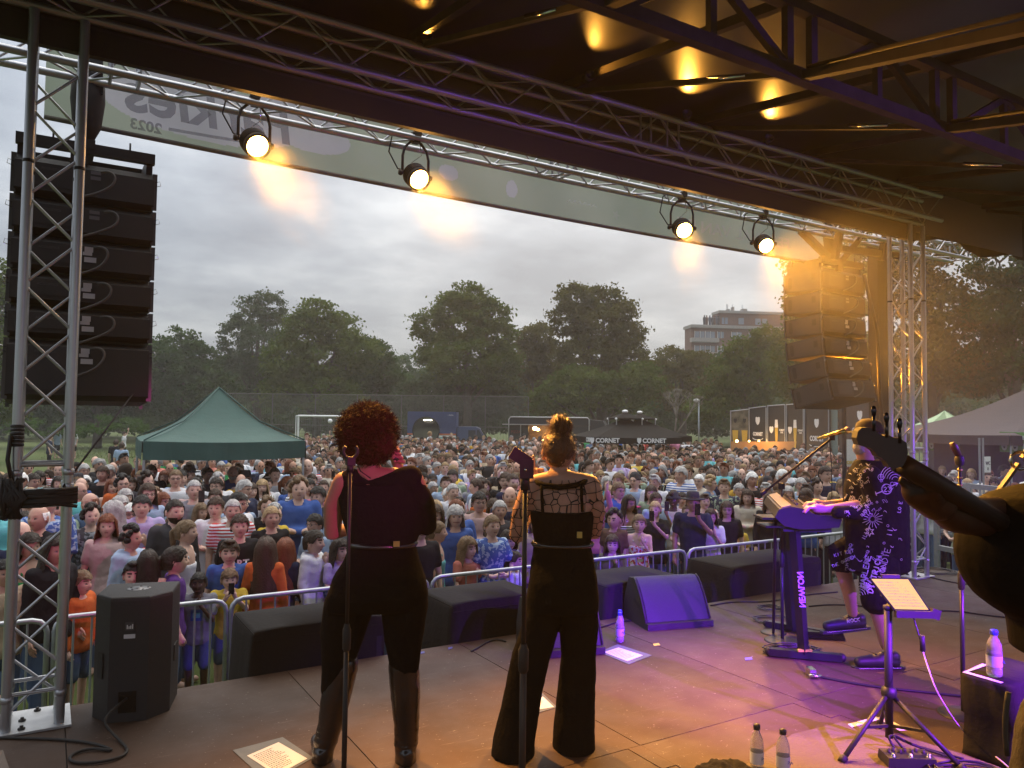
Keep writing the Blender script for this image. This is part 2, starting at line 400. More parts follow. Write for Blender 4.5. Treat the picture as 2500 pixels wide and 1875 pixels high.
# black straps and a gathered rope on the left tower
mb=MB();r=random.Random(5)
for k in range(14):
 z=2.235+r.uniform(-.035,.035)
 mb.path([(LX-.17,TY-.16,z),(LX,TY-.175,z+r.uniform(-.02,.02)),(LX+.17,TY-.16,z+r.uniform(-.03,.03))],.011,6)
for k in range(10):mb.path([(LX-.13+r.uniform(-.05,.05),TY-.17,2.35),(LX-.13+r.uniform(-.06,.06),TY-.19,2.25),(LX-.12+r.uniform(-.06,.06),TY-.17,2.14)],.014,6)
tag(mb.build('rope_bundle',BLK),'black straps and rope knotted round the left lattice tower at chest height','strap')
mb=MB()
for k in range(6):mb.lathe([(.028,0),(.034,.004),(.034,.014),(.028,.018)],12,(LX-.1225,TY-.1225,2.52+k*.02))
mb.path([(LX-.15,TY-.15,2.58),(LX-.16,TY-.16,2.45),(LX-.13,TY-.17,2.3)],.012,6)
mb.path([(LX-.16,TY-.15,2.25),(LX-.25,TY-.1,1.9),(LX-.2,TY-.1,1.5)],.010,6)
tag(mb.build('rope_coil',BLK),'black rope wound round the outer tube of the left tower','rope')
tag(MB().path([(LX+.1,TY-.16,2.3),(.42,5.6,2.75),(.50,5.7,2.86),(.52,5.7,2.92)],.006,6).build('guy_line',BLK),'thin black line running from the left tower up to the hanging speakers','rope')
tag(MB().path([(LX-.3,5.1,4.9),(LX-.32,5.1,3.6),(LX-.36,5.1,2.4)],.012,6).build('hanging_cable',BLK),'black cable hanging outside the left tower','cable')
# lighting truss in front of the roof -----------------------------------
LTY,LTZ=5.62,5.04
lt=empty('lighting_truss',(4.4,LTY,LTZ-.12),'long aluminium box truss across the stage front that carries the lamps','truss')
lattice(lt,(-2.2,LTY,LTZ),(10.55,LTY,LTZ),(0,1,0),(0,0,1),.24,.24,.025,.0085,ALU,.262)
for x in(.28,.45,3.72,3.9,3.97,5.62,5.8,10.5):  # the upright ends where the sections are pinned together
 for a in(-1,1):
  rod('brace',(x,LTY+a*.12,LTZ-.12),(x,LTY+a*.12,LTZ+.12),.011,ALU,lt)
  rod('brace',(x,LTY-.12,LTZ+a*.12),(x,LTY+.12,LTZ+a*.12),.011,ALU,lt)
# inner roof truss -------------------------------------------------------
it=empty('roof_truss',(3.9,4.8,4.9),'grey box truss under the front edge of the dark roof','truss')
lattice(it,(-2.6,4.80,5.09),(8.42,4.80,5.09),(0,1,0),(0,0,1),.22,.27,.026,.0075,ALU2,.30)
for x in(4.05,4.16,4.34,4.47):rod('brace',(x,4.69,4.955),(x,4.69,5.225),.010,ALU2,it)
# tarpaulin behind it and the dark fascia below
TARP=mat('roof_tarp',(.030,.026,.024),.40,noise=(2.2,(.042,.037,.034),.3),bump=(2.0,.05),spec=.35)
PANEL=mat('fascia_tarp',(.060,.042,.046),.6,noise=(2,(.06,.04,.042),.3),bump=(2,.2))
FASC=mat('fascia',(.030,.022,.015),.6)
MB().box((3.6,4.975,5.17),(14.4,.012,.58)).build('back_sheet',PANEL,parent=it)
fa=MB().box((3.75,4.97,4.84),(9.2,.05,.15)).build('fascia_board',FASC);tag(fa,'flat dark board running under the roof truss along the stage front','fascia')
# roof --------------------------------------------------------------------
SL=math.tan(R_(8.5))
def rz_(y):return 5.37-(4.95-y)*SL
roof=empty('stage_roof',(3.5,1.5,4.5),'dark tarpaulin roof over the stage with steel rafters and lattice beams','stage roof')
XN=[-1.9,-.6,.75,2.1,3.45,4.85,6.35,7.95,9.7,11.4]
mb=MB()  # the tarp sags a little between the rafters
nx,ny=96,24;X0,X1,Y0,Y1=-3.5,12.2,-3.6,5.03
def sag(x):
 for a,b_ in zip(XN,XN[1:]):
  if a<=x<=b_:return.07*math.sin(math.pi*(x-a)/(b_-a))
 return 0.
vs=[]
for j in range(ny+1):
 for i in range(nx+1):
  x=X0+(X1-X0)*i/nx;y=Y0+(Y1-Y0)*j/ny
  vs.append((x,y,5.40+.6*sag(x)*math.sin(math.pi*j/ny)))
mb.add(vs,[(j*(nx+1)+i,j*(nx+1)+i+1,(j+1)*(nx+1)+i+1,(j+1)*(nx+1)+i)for j in range(ny)for i in range(nx)],0,True)
mb.build('tarpaulin',TARP,parent=roof,fix=False)
for x in XN:
 MB().bar((x,4.9,rz_(4.9)),(x,-3.4,rz_(-3.4)),.05,.06).build('rafter',STEEL,parent=roof)
def latbeam(Y,zl,zu,posts=True):
 MB().bar((-3.4,Y,zl),(12.0,Y,zl),.06,.07).build('lower_chord',STEEL,parent=roof)
 MB().bar((-3.4,Y,zu),(12.0,Y,zu),.06,.06).build('upper_chord',STEEL,parent=roof)
 for i,x in enumerate(XN):
  for dx in(-.10,.10):MB().bar((x+dx,Y,zl+.035),(x+dx,Y,zu-.03),.04,.05).build('post',STEEL,parent=roof)
  if i+1<len(XN):
   x2=XN[i+1];xm=(x+x2)/2
   MB().bar((x+.12,Y,zl+.03),(xm-.03,Y,zu-.03),.035,.045).build('diagonal',STEEL,parent=roof)
   MB().bar((x2-.12,Y,zl+.03),(xm+.03,Y,zu-.03),.035,.045).build('diagonal',STEEL,parent=roof)
   MB().bar((xm,Y,zl+.03),(xm,Y,zu-.03),.035,.045).build('post',STEEL,parent=roof)
YA,YB=2.68,.35
latbeam(YA,4.585,rz_(YA)-.06);latbeam(YB,4.12,rz_(YB)-.06)
for x in XN:
 MB().bar((x+.02,4.86,rz_(4.9)-.06),(x,YA+.05,4.62),.035,.035).build('strut',STEEL,parent=roof)
 MB().tube((x,YA-.05,4.62),(x,YB,4.20),.012).build('tie_rod',STEEL,parent=roof)
 MB().bar((x,YA,4.585),(x,YB,4.12),.05,.05).build('cross_beam',STEEL,parent=roof)
 MB().tube((x,3.35,4.83),(x,3.05,4.73),.018).build('turnbuckle',CHROME,parent=roof)
# fabric skirt hanging beyond the right tower
mb=MB();n=60;r=random.Random(2)
top=[];bot=[]
for i in range(n+1):
 x=8.0+5.2*i/n;y=5.05-.10*math.sin(i*.5)*.2
 top.append(Vector((x,y-.05,5.42)));bot.append(Vector((x,y-.02*math.sin(i*1.3),4.85-.05*math.sin(i*.35)+.0*i)))
for i in range(n):mb.add([top[i],top[i+1],bot[i+1],bot[i]],[(0,1,2,3)],0,True)
mb.build('side_skirt',mat('skirt_fabric',(.022,.018,.017),.8,bump=(2,.3)),parent=roof,fix=False)
for x in(8.35,9.0,9.8,10.6):MB().tube((x,4.98,4.93),(x+.015,4.98,5.01),.008).build('eyelet_tie',WHITE,parent=roof)
# banner -------------------------------------------------------------------
def fabric(name,col,col2,tr=.5,sc_=3.,al=1.):
 m=bpy.data.materials.new(name);m.use_nodes=True;t=m.node_tree;t.nodes.clear()
 o=t.nodes.new('ShaderNodeOutputMaterial');d=t.nodes.new('ShaderNodeBsdfDiffuse');q=t.nodes.new('ShaderNodeBsdfTranslucent');x=t.nodes.new('ShaderNodeMixShader')
 c=t.nodes.new('ShaderNodeTexCoord');n=t.nodes.new('ShaderNodeTexNoise');n.inputs['Scale'].default_value=sc_;n.inputs['Detail'].default_value=3
 r=t.nodes.new('ShaderNodeValToRGB');r.color_ramp.elements[0].color=(*col,1);r.color_ramp.elements[1].color=(*col2,1);r.color_ramp.elements[0].position=.35;r.color_ramp.elements[1].position=.65
 t.links.new(c.outputs['Object'],n.inputs[0]);t.links.new(n.outputs['Fac'],r.inputs[0])
 for s_ in(d,q):t.links.new(r.outputs[0],s_.inputs[0])
 x.inputs[0].default_value=tr;t.links.new(d.outputs[0],x.inputs[1]);t.links.new(q.outputs[0],x.inputs[2])
 if al<1:
  tp_=t.nodes.new('ShaderNodeBsdfTransparent');y=t.nodes.new('ShaderNodeMixShader');y.inputs[0].default_value=al;t.links.new(tp_.outputs[0],y.inputs[1]);t.links.new(x.outputs[0],y.inputs[2]);x=y
 t.links.new(x.outputs[0],o.inputs[0]);return m
BAN=fabric('banner_mesh',(.33,.36,.31),(.27,.32,.26),.72,.9)
BANL=fabric('banner_pale',(.40,.40,.44),(.37,.37,.41),.72)
BANT=fabric('banner_print',(.34,.34,.38),(.32,.32,.36),.66,al=.42)
BANW=fabric('banner_white',(.85,.86,.84),(.84,.85,.83),.72,al=.4)
BANH=fabric('banner_hem',(.30,.28,.25),(.27,.25,.22),.5)
BY=5.98
bn=empty('festival_banner',(4.0,BY,4.66),'long pale green festival banner seen from behind along the stage front, lettering reversed','banner')
mb=MB();nx,nz=840,48;vs=[]
for j in range(nz+1):
 for i in range(nx+1):
  x=-.09+8.35*i/nx
  zt=5.235-.012*abs(math.sin(i*math.pi/56));zb=4.70-.035*math.sin(math.pi*i/nx)-.06*(i/nx)+.006*math.sin(i*.075)
  vs.append((x,BY+.012*math.sin(i*.059+j*.04),zb+(zt-zb)*j/nz))
mb.add(vs,[(j*(nx+1)+i,j*(nx+1)+i+1,(j+1)*(nx+1)+i+1,(j+1)*(nx+1)+i)for j in range(nz)for i in range(nx)],0,True)
CL_=[(.97,4.95,.72,.215),(1.50,5.03,.42,.15),(.62,5.03,.32,.15),(1.75,4.93,.3,.13),(2.95,4.86,.10,.07),(3.6,4.82,.06,.08)]
for f,q in enumerate(mb.f):
 x,z=mb.v[q[0]][0],mb.v[q[0]][2]
 if any(((x-a)/c_)**2+((z-b_)/d_)**2<1 for a,b_,c_,d_ in CL_):mb.m[f]=1
mb.build('banner_cloth',[BAN,BANL],parent=bn,fix=False)
mb=MB()
mb.path([(-.09+8.35*i/60,BY-.004,4.70-.035*math.sin(math.pi*i/60)-.06*(i/60))for i in range(61)],.017,6)
mb.build('bottom_hem',BANH,parent=bn)
MB().path([(-.09+8.35*i/60,BY-.004,5.235)for i in range(61)],.014,6).build('top_hem',BANH,parent=bn)
for k in range(20):
 x=.2+.42*k
 MB().lathe([(.012,0),(.018,.002),(.012,.004)],10,(x,BY-.03,5.20),Matrix.Rotation(R_(90),3,'X')).build('eyelet',WHITE,parent=bn)
 MB().path([(x,BY-.03,5.20),(x+.01,BY-.12,5.19),(x,5.75,5.18)],.003,4).build('tie',BLK,parent=bn)
text('Parkies',.40,BANT,(.98,BY-.032,4.965),(-1,0,.02),(0,0,1),'lettering',bn,.001,.010,.12,sx=1.02)
text('2023',.105,BANT,(.53,BY-.032,4.755),(-1,0,.02),(0,0,1),'lettering',bn,.001,.003)
MB().path([(.68,BY-.032,4.77),(.98,BY-.032,4.775),(1.4,BY-.032,4.79)],.012,5).build('underline',BANT,parent=bn)
text('FESTIVAL VAN DE',.17,BANW,(6.55,BY-.03,4.80),(-1,0,0),(0,0,1),'lettering',bn,.001,.004,sx=1.35)
text('NOORD',.17,BANW,(6.3,BY-.03,5.08),(-1,0,0),(0,0,1),'lettering',bn,.001,.004,sx=1.2)
mb=MB();mb.path([(4.22+.03*k,BY-.03,4.80+.025*(k%2))for k in range(13)],.005,4);mb.build('squiggle',BANW,parent=bn)
pts=[(4.82+(.055 if k%2==0 else.022)*math.cos(k*math.pi/5),BY-.03,4.76+(.055 if k%2==0 else.022)*math.sin(k*math.pi/5))for k in range(10)]
MB().add(pts,[tuple(range(10))]).build('star_print',BANW,parent=bn)
# stage lamps on the truss ---------------------------------------------------
AMB=(1.0,.43,.06)
def emis(name,c,s):
 if name in bpy.data.materials:return bpy.data.materials[name]
 m=bpy.data.materials.new(name);m.use_nodes=True;t=m.node_tree;t.nodes.clear()
 o=t.nodes.new('ShaderNodeOutputMaterial');e_=t.nodes.new('ShaderNodeEmission');e_.inputs[0].default_value=(*c,1);e_.inputs[1].default_value=s
 t.links.new(e_.outputs[0],o.inputs[0]);return m
LENS=emis('lit_lens',(1.0,.46,.09),60.0)
def par(loc,aim,label,group,lens,spot=None,energy=0,ang=40,blend=.6,scale=1.,side_cable=True):
 loc=Vector(loc);root=empty('par_lamp',loc,label,'stage lamp',group)
 d=(Vector(aim)-loc).normalized();x,y,_=frame(d);M=Matrix((x,y,d)).transposed();s=scale
 c=loc-d*.19*s
 MB().lathe([(0,0),(.045*s,0),(.075*s,.02*s),(.088*s,.06*s),(.088*s,.165*s),(.094*s,.168*s),(.094*s,.182*s),(.076*s,.182*s),(.074*s,.165*s)],24,c,M).build('housing',BLK,parent=root)
 for k in range(4):MB().lathe([(.089*s,0),(.096*s,.003),(.096*s,.007),(.089*s,.010)],20,c+d*(.06+.022*k)*s,M).build('cooling_fin',BLK,parent=root)
 MB().lathe([(0,.001),(.045*s,.0),(.076*s,-.004)],24,c+d*.172*s,M).build('lens',lens,parent=root)
 t_=Vector((loc.x,5.50,4.92))if spot is None or loc.y>5 else loc+Vector((0,0,.42))
 pv=c+d*.09*s;top=pv+Vector((0,0,.27*s));sd=x if abs(x.z)<.7 else y;sd=Vector((sd.x,sd.y,0)).normalized()
 yk=[pv+sd*.115*s*a+Vector((0,0,h))for a,h in((-1,-.01),(-1,.14*s),(-.85,.21*s),(-.4,.265*s),(0,.275*s),(.4,.265*s),(.85,.21*s),(1,.14*s),(1,-.01))]
 MB().path(yk,.011,6).build('yoke',BLK,parent=root)
 for a in(-1,1):MB().lathe([(0,0),(.02,0),(.024,.012),(.02,.026),(0,.026)],8,pv+sd*a*.118*s,Matrix((sd.cross(Vector((0,0,1))),Vector((0,0,1)),sd*a)).transposed()).build('knob',BLK,parent=root)
 MB().box(top+Vector((0,0,.035)),(.05,.06,.09)).tube(top+Vector((0,-.045,.06)),top+Vector((0,.045,.06)),.036).build('clamp',BLK,parent=root)
 MB().path([c-d*.0,c-sd*.12+Vector((0,0,.0)),c-sd*.20+Vector((0,0,.12)),c-sd*.17+Vector((0,0,.28)),top+Vector((-.1,0,.10)),top+Vector((0,0,.13))],.006,6).build('power_cable',BLK,parent=root)
 MB().path([c+Vector((0,0,.07)),pv+sd*.05+Vector((0,0,.17)),top+Vector((.02,0,.1))],.003,5).build('safety_wire',CHROME,parent=root)
 if spot:
  l=bpy.data.lights.new('lamp_light','SPOT');l.energy=energy;l.color=spot;l.spot_size=R_(ang);l.spot_blend=blend;l.shadow_soft_size=.06
  lo=bpy.data.objects.new('lamp_light',l);COL.objects.link(lo);lo.location=loc+d*.04;lo.rotation_euler=(-d).to_track_quat('Z','Y').to_euler()
 return root
gl_='amber lamps hung on the front truss'
LAMPS=[((1.20,5.44,4.585),(1.9,1.2,1.5),'lit amber lamp nearest the left tower, in front of the reversed 2023 lettering'),
  ((2.44,5.44,4.565),(2.7,1.2,1.5),'lit amber lamp above and left of the singer with the topknot'),
  ((5.27,5.44,4.555),(3.2,.8,1.4),'lit amber lamp over the middle of the crowd with a loop of cable beside it'),
  ((6.45,5.44,4.555),(4.2,.6,1.4),'lit amber lamp nearest the right-hand hanging speakers')]
for k,(p,a,lb)in enumerate(LAMPS):
 par(p,a,lb,gl_,LENS,AMB,660,88,.9)
# lamps hung on the rear lattice beam of the roof, behind the photographer
PURP=(.24,.03,1.0);MAG=(1.0,.03,.42)
par((6.6,-1.2,4.0),(4.4,3.4,1.0),'violet stage lamp on the rear roof beam, right side','lamps on the rear roof beam',emis('violet_lens',(.35,.1,1.),8),PURP,1150,34,.7)
par((2.1,-1.6,4.0),(4.45,4.6,1.15),'violet stage lamp on the rear roof beam, middle','lamps on the rear roof beam',emis('violet_lens_b',(.35,.1,1.),8),(.13,.012,1.),3600,20,.8)
par((1.5,-1.6,4.0),(.95,7.8,1.5),'pink stage lamp on the rear roof beam, middle','lamps on the rear roof beam',emis('pink_lens',(1.,.1,.5),8),(.95,.05,.45),420,17,.7)
par((5.4,-1.0,3.6),(4.6,2.7,4.7),'violet lamp on the rear roof beam washing the lattice beams','lamps on the rear roof beam',emis('violet_lens',(0,0,0),0),(.22,.05,1.),120,70,.9)
par((1.2,-1.4,3.7),(2.4,4.8,5.15),'violet lamp on the rear roof beam washing the front truss','lamps on the rear roof beam',emis('violet_lens',(0,0,0),0),(.22,.05,1.),30,26,.9)
PLAST=par((9.02,6.35,3.3),(7.2,4.9,3.6),'amber lamp standing behind the black pillar by the right tower','lamps outside the right tower',emis('side_lens',(1.,.45,.08),30.),(1.,.33,.02),190,100,.9)
MB().bar((9.02,6.35,0),(9.02,6.35,3.6),.04,.04).build('yoke_post',BLK,parent=PLAST)
for px,py,e_,lb in((1040,15,26,'added amber flood lamp in the roof truss to light the tarp, leftmost of four'),(1545,62,20,'added amber flood lamp in the roof truss to light the tarp, second from the left'),(1700,225,34,'added amber flood lamp in the roof truss to light the tarp, third from the left'),(1905,290,34,'added amber flood lamp in the roof truss to light the tarp, rightmost of four')):  # lamps added inside the truss only to throw amber patches on the tarp
 tp_=atz(px,py,5.36);lp_=Vector((tp_.x+.10,min(4.62,tp_.y+.6),5.28));d=(tp_-lp_).normalized()
 x,y,_=frame(d);o=MB().lathe([(0,-.08),(.035,-.075),(.042,0),(.036,0),(.03,-.02),(0,-.02)],14,lp_,Matrix((x,y,d)).transposed()).build('added_roof_flood',BLK);tag(o,lb,'flood lamp','added amber flood lamps lighting the roof tarp')
 l=bpy.data.lights.new('added_roof_light','SPOT');l.energy=e_*.8;l.color=AMB;l.spot_size=R_(76);l.spot_blend=1.;l.shadow_soft_size=.03;lo=bpy.data.objects.new('added_roof_light',l);COL.objects.link(lo);lo.location=lp_+d*.01;lo.rotation_euler=(-d).to_track_quat('Z','Y').to_euler()
par((4.4,-1.7,4.0),(4.0,3.3,1.0),'violet lamp on the rear roof beam aimed at the stage floor','lamps on the rear roof beam',emis('violet_lens',(0,0,0),0),(.34,.03,1.),3600,24,.9)
par((-1.2,-1.2,3.9),(2.7,2.6,1.0),'amber lamp on the rear roof beam, far left','lamps on the rear roof beam',emis('side_lens',(0,0,0),0),(1.,.38,.07),150,22,.95)
par((7.6,-1.4,3.9),tuple(atd(2430,1190,7.)),'violet lamp on the rear roof beam, far right','lamps on the rear roof beam',emis('violet_lens',(0,0,0),0),(.25,.05,1.),1500,26,.9)
# ------------------------------------------------------------------ line arrays
def line_array(x0,x1,yb,yf,ztop,n,hts,tilts,label,ql):
 """boxes hang in a curve; back faces the stage at y=yb"""
 xc=(x0+x1)/2;w_=x1-x0
 root=empty('flying_frame',(xc,(yb+yf)/2,ztop),'black steel frame from which the '+ql+' speaker column hangs','flying frame')
 fr=MB()
 for y in(yb+.03,yf-.1):fr.box((xc,y,ztop+.10),(w_+.0,.05,.07))
 for x in(x0+.03,x1-.03):fr.box((x,(yb+yf)/2,ztop+.05),(.04,yf-yb-.1,.13))
 for x in(xc-.05,):fr.box((x,yb+.03,ztop+.04),(.10,.04,.10))
 fr.box((xc,(yb+yf)/2,ztop+.13),(.08,yf-yb,.06))
 fr.build('frame_bars',BLK,parent=root)
 MB().tube((xc+.25,yb+.03,ztop+.13),(xc+.25,yb+.03,ztop+.19),.006).tube((xc-.2,yb+.03,ztop+.13),(xc-.2,yb+.03,ztop+.19),.006).build('pin',BLK,parent=root)
 y,z=yb,ztop;th=0.
 for k in range(n):
  th+=tilts[k];h=hts[k];dz=Vector((0,-math.sin(th)*-1,-math.cos(th)))if False else Vector((0,-math.sin(th),-math.cos(th)))
  dy=Vector((0,math.cos(th),-math.sin(th)))  # towards the crowd, tipped down
  A=Vector((xc,y,z));D=yf-yb
  b=empty('speaker_box',A+dz*h,'black speaker box, '+('topmost' if k==0 else 'lowest' if k==n-1 else['','second','third','fourth','fifth','sixth'][k]+' from the top')+' of the '+ql+' column','speaker',ql+' hanging speaker column')
  def P(a,q,s):return A+Vector((a,0,0))+dy*q+dz*s
  hb=h-.012;e_=.03
  prof=[(-w_/2+.0,0.0),(w_/2,0.0),(w_/2,D),(-w_/2,D)]
  vs=[]
  for(q,s)in((0,.045),(0,hb-.03),(.05,hb),(D,hb-.02),(D,.02),(.05,0.)):
   for a in(-w_/2,w_/2):vs.append(P(a,q,s))
  m=6
  fs=[(2*i,2*((i+1)%m),2*((i+1)%m)+1,2*i+1)for i in range(m)]+[tuple(2*i for i in range(m)),tuple(2*i+1 for i in range(m))[::-1]]
  MB().add(vs,fs).build('cabinet',CAB,parent=b)
  # rear connector panel, label stickers and cable
  MB().add([P(-.30,-.004,.05),P(-.02,-.004,.05),P(-.02,-.004,hb-.06),P(-.30,-.004,hb-.06)],[(0,1,2,3)]).build('rear_plate',mat('rear_plate',(.022,.022,.025),.45),parent=b)
  text('ACOUSTICS',.022,mat('dim_print',(.09,.09,.1),.6),P(-.2,-.006,.08),(1,0,0),-dz,'lettering',b,.0005)
  WS=mat('sticker',(.50,.50,.52),.6)
  if k>1:
   for(a,s,ww,hh)in((.0,.05,.05,.035),(-.01,.085,.055,.022),(.0,.118,.07,.034)):
    if hb>.15:MB().add([P(a,-.005,s),P(a+ww,-.005,s),P(a+ww,-.005,s+hh),P(a,-.005,s+hh)],[(0,1,2,3)]).build('sticker',WS,parent=b)
  else:
   for(a,s,ww,hh)in((.02,.05,.06,.022),(.02,.085,.06,.024)):MB().add([P(a,-.005,s),P(a+ww,-.005,s),P(a+ww,-.005,s+hh),P(a,-.005,s+hh)],[(0,1,2,3)]).build('sticker',mat('sticker_dim',(.13,.13,.14),.6),parent=b)
  jj=.03*math.sin(k*2.1)
  MB().path(smooth_pts([P(.08+jj,-.01,.05),P(.13+jj,-.045,.045),P(.165+jj,-.05,.08),P(.15+jj,-.05,.14),P(.07,-.04,.20),P(-.06,-.02,.25)]),.008,6).build('link_cable',mat('grey_cable',(.10,.10,.10),.5),parent=b)
  # side: rigging rail, handle recesses
  for sgn in(-1,1):
   xs_=sgn*(w_/2+.004)
   rc=MB()
   rc.add([P(xs_,.10*D/.58,.055),P(xs_,.10*D/.58+.055,.055),P(xs_,.10*D/.58+.055,.055+.075),P(xs_,.10*D/.58,.055+.075)],[(0,1,2,3)])
   vv=[P(xs_,D-.10+.028*math.cos(a*math.pi/8),hb/2+(.075 if math.sin(a*math.pi/8)>0 else-.075)*.55+.03*math.sin(a*math.pi/8))for a in range(16)]
   rc.add(vv,[tuple(range(16))]);rc.build('side_recess',RUB,parent=b)
   MB().add([P(xs_-sgn*.002,.06,.02),P(xs_-sgn*.002,D-.02,.035),P(xs_-sgn*.002,D-.02,hb-.035),P(xs_-sgn*.002,.06,hb-.02)],[(0,1,2,3)]).build('side_panel',mat('side_panel',(.026,.025,.025),.5),parent=b)
   MB().bar(P(xs_,.02,.0),P(xs_,.02,hb),.012,.03).build('rigging_rail',mat('rail_steel',(.09,.09,.09),.4,.6),parent=b);MB().bar(P(xs_,D-.02,.0),P(xs_,D-.02,hb),.008,.02).build('rigging_rail',mat('rail_steel'),parent=b)
   MB().path([P(xs_,.015,.06),P(xs_+sgn*.03,.0,.05),P(xs_+sgn*.035,.0,.08),P(xs_,.015,.09)],.0025,5).build('pin_wire',CHROME,parent=b)
  nx_=A+dz*h;y,z=nx_.y,nx_.z
 return root
line_array(-.235,.575,5.72,6.25,4.36,6,[.265,.245,.24,.22,.215,.40],[0,.0,.0,.015,.03,.05],'x','left-hand')
line_array(7.72,8.53,5.70,6.26,4.52,6,[.275,.265,.255,.25,.25,.28],[0,.0,.05,.05,.06,.075],'x','right-hand')
def hoist(x,y,ztop,zb,label):
 root=empty('chain_hoist',(x,y,zb),label,'chain hoist','chain hoists above the speaker columns')
 MB().box((x,y,ztop+.06),(.15,.16,.28),taper=.9).build('motor_body',BLK,parent=root)
 MB().lathe([(0,-.42),(.035,-.41),(.085,-.30),(.105,-.12),(.10,0),(.06,.02)],14,(x-.01,y,ztop)).build('chain_bag',mat('chain_bag',(.035,.035,.035),.9),parent=root)
 MB().tube((x,y,ztop+.1),(x,y,LTZ+.2),.02).build('top_hook',BLK,parent=root)
 MB().lathe([(0,0),(.028,.01),(.03,.05),(0,.06)],10,(x,y,zb+.14)).build('hook_block',BLK,parent=root)
 pts=[(x,y,zb+.15)]+[(x+.036*math.sin(a),y,zb+.075-.05*math.cos(a)*-1)for a in[0,.8,1.6,2.4,3.1,3.9,4.7]]
 MB().path(pts,.011,8).build('hook',BLK,parent=root)
 MB().path([(x-.03,y,zb),(x-.035,y,zb+.06),(x,y,zb+.10),(x+.035,y,zb+.06),(x+.03,y,zb)],.008,6).build('shackle',GALV,parent=root)
 return root
hoist(.17,5.82,4.93,4.52,'black chain hoist with canvas bag and hook beside the left tower')
hoist(8.12,5.85,5.05,4.70,'black chain hoist above the right-hand hanging speakers')
# black steel outrigger arms by the right-hand column
oa=empty('outrigger',(8.2,5.7,4.6),'black steel bracket and beams above the right-hand hanging speakers','bracket')
for a,b_ in(((7.4,5.75,4.92),(8.12,5.8,4.60)),((8.6,5.6,5.2),(8.12,5.8,4.60)),((7.9,5.6,4.74),(9.1,5.6,4.80)),((7.85,5.5,5.2),(7.80,5.6,4.6)),((8.75,5.5,5.25),(8.7,5.6,4.7))):
 MB().bar(a,b_,.07,.07).build('arm',BLK,parent=oa)
pq_=aty(2151,800,5.95);pl_=MB().box((pq_.x,5.95,2.6),(.34,.14,4.9)).build('black_pillar',mat('pillar_cloth',(.02,.018,.016),.9));tag(pl_,'black cloth-covered upright between the hanging speakers and the right tower','pillar')
tag(MB().path([(8.45,5.66,4.5),(8.62,5.6,3.8),(8.66,5.6,3.0),(8.75,5.6,2.4),(8.8,5.5,1.0)],.022,8).build('cable_loom',RUB),'thick bundle of black cables hanging behind the right-hand speakers','cable')
# ------------------------------------------------------------------ trees
def foliage(name,c1,c2,c3):
 m=bpy.data.materials.new(name);m.use_nodes=True;t=m.node_tree;t.nodes.clear()
 o=t.nodes.new('ShaderNodeOutputMaterial');d=t.nodes.new('ShaderNodeBsdfDiffuse');q=t.nodes.new('ShaderNodeBsdfTranslucent');x=t.nodes.new('ShaderNodeMixShader')
 c=t.nodes.new('ShaderNodeTexCoord');n=t.nodes.new('ShaderNodeTexNoise');n.inputs['Scale'].default_value=.55;n.inputs['Detail'].default_value=3
 r=t.nodes.new('ShaderNodeValToRGB');r.color_ramp.elements[0].color=(*c1,1);r.color_ramp.elements[1].color=(*c2,1);r.color_ramp.elements[0].position=.42;r.color_ramp.elements[1].position=.58
 t.links.new(c.outputs['Object'],n.inputs[0]);t.links.new(n.outputs['Fac'],r.inputs[0])
 t.links.new(r.outputs[0],d.inputs[0]);q.inputs[0].default_value=(*c3,1)
 x.inputs[0].default_value=.28;t.links.new(d.outputs[0],x.inputs[1]);t.links.new(q.outputs[0],x.inputs[2]);t.links.new(x.outputs[0],o.inputs[0]);return m
FOL=[foliage('leaves_dark',(.030,.058,.016),(.058,.092,.028),(.06,.11,.02)),
 foliage('leaves_grey',(.055,.082,.038),(.095,.125,.062),(.08,.11,.04)),
 foliage('leaves_olive',(.058,.088,.020),(.110,.140,.036),(.11,.15,.025)),
 foliage('leaves_brown',(.066,.068,.020),(.115,.112,.036),(.12,.11,.02)),
 foliage('leaves_bright',(.050,.090,.024),(.075,.135,.035),(.08,.14,.03))]
BARK=mat('bark',(.05,.04,.03),.9,noise=(4,(.09,.075,.055),.3),bump=(12,.6))
def leaves(lobes,size,dens,seed,clump=.75):
 """lobes: (centre, (rx, ry, rz)); leaf quads in clumps spread through the outer half of each lobe"""
 g=np.random.default_rng(seed);P=[];S=[]
 for c,rr_ in lobes:
  rr_=np.array(rr_);area=4*math.pi*(rr_.prod()**(2/3));nc=max(8,int(area*dens/40));
  d=g.normal(size=(nc,3));d/=np.linalg.norm(d,axis=1)[:,None]
  rad=g.uniform(.45,1.0,nc)**.6*g.uniform(.85,1.06,nc)
  cc=np.array(c)+d*rad[:,None]*rr_
  k=42;q=g.normal(size=(nc,k,3));q*=(clump*g.uniform(.45,.95,(nc,1,1)))*np.array([.52,.52,.26])
  P.append((cc[:,None,:]+q).reshape(-1,3));S.append(g.uniform(.6,1.25,nc*k)*size)
 P=np.concatenate(P);S=np.concatenate(S)[:,None];n=len(P)
 u=g.normal(size=(n,3));u/=np.linalg.norm(u,axis=1)[:,None];v=g.normal(size=(n,3));v-=(v*u).sum(1)[:,None]*u;v/=np.linalg.norm(v,axis=1)[:,None]
 V=np.stack([P-u*S*.5,P+v*S*.32,P+u*S*.5,P-v*S*.32],1).reshape(-1,3)
 return V,n
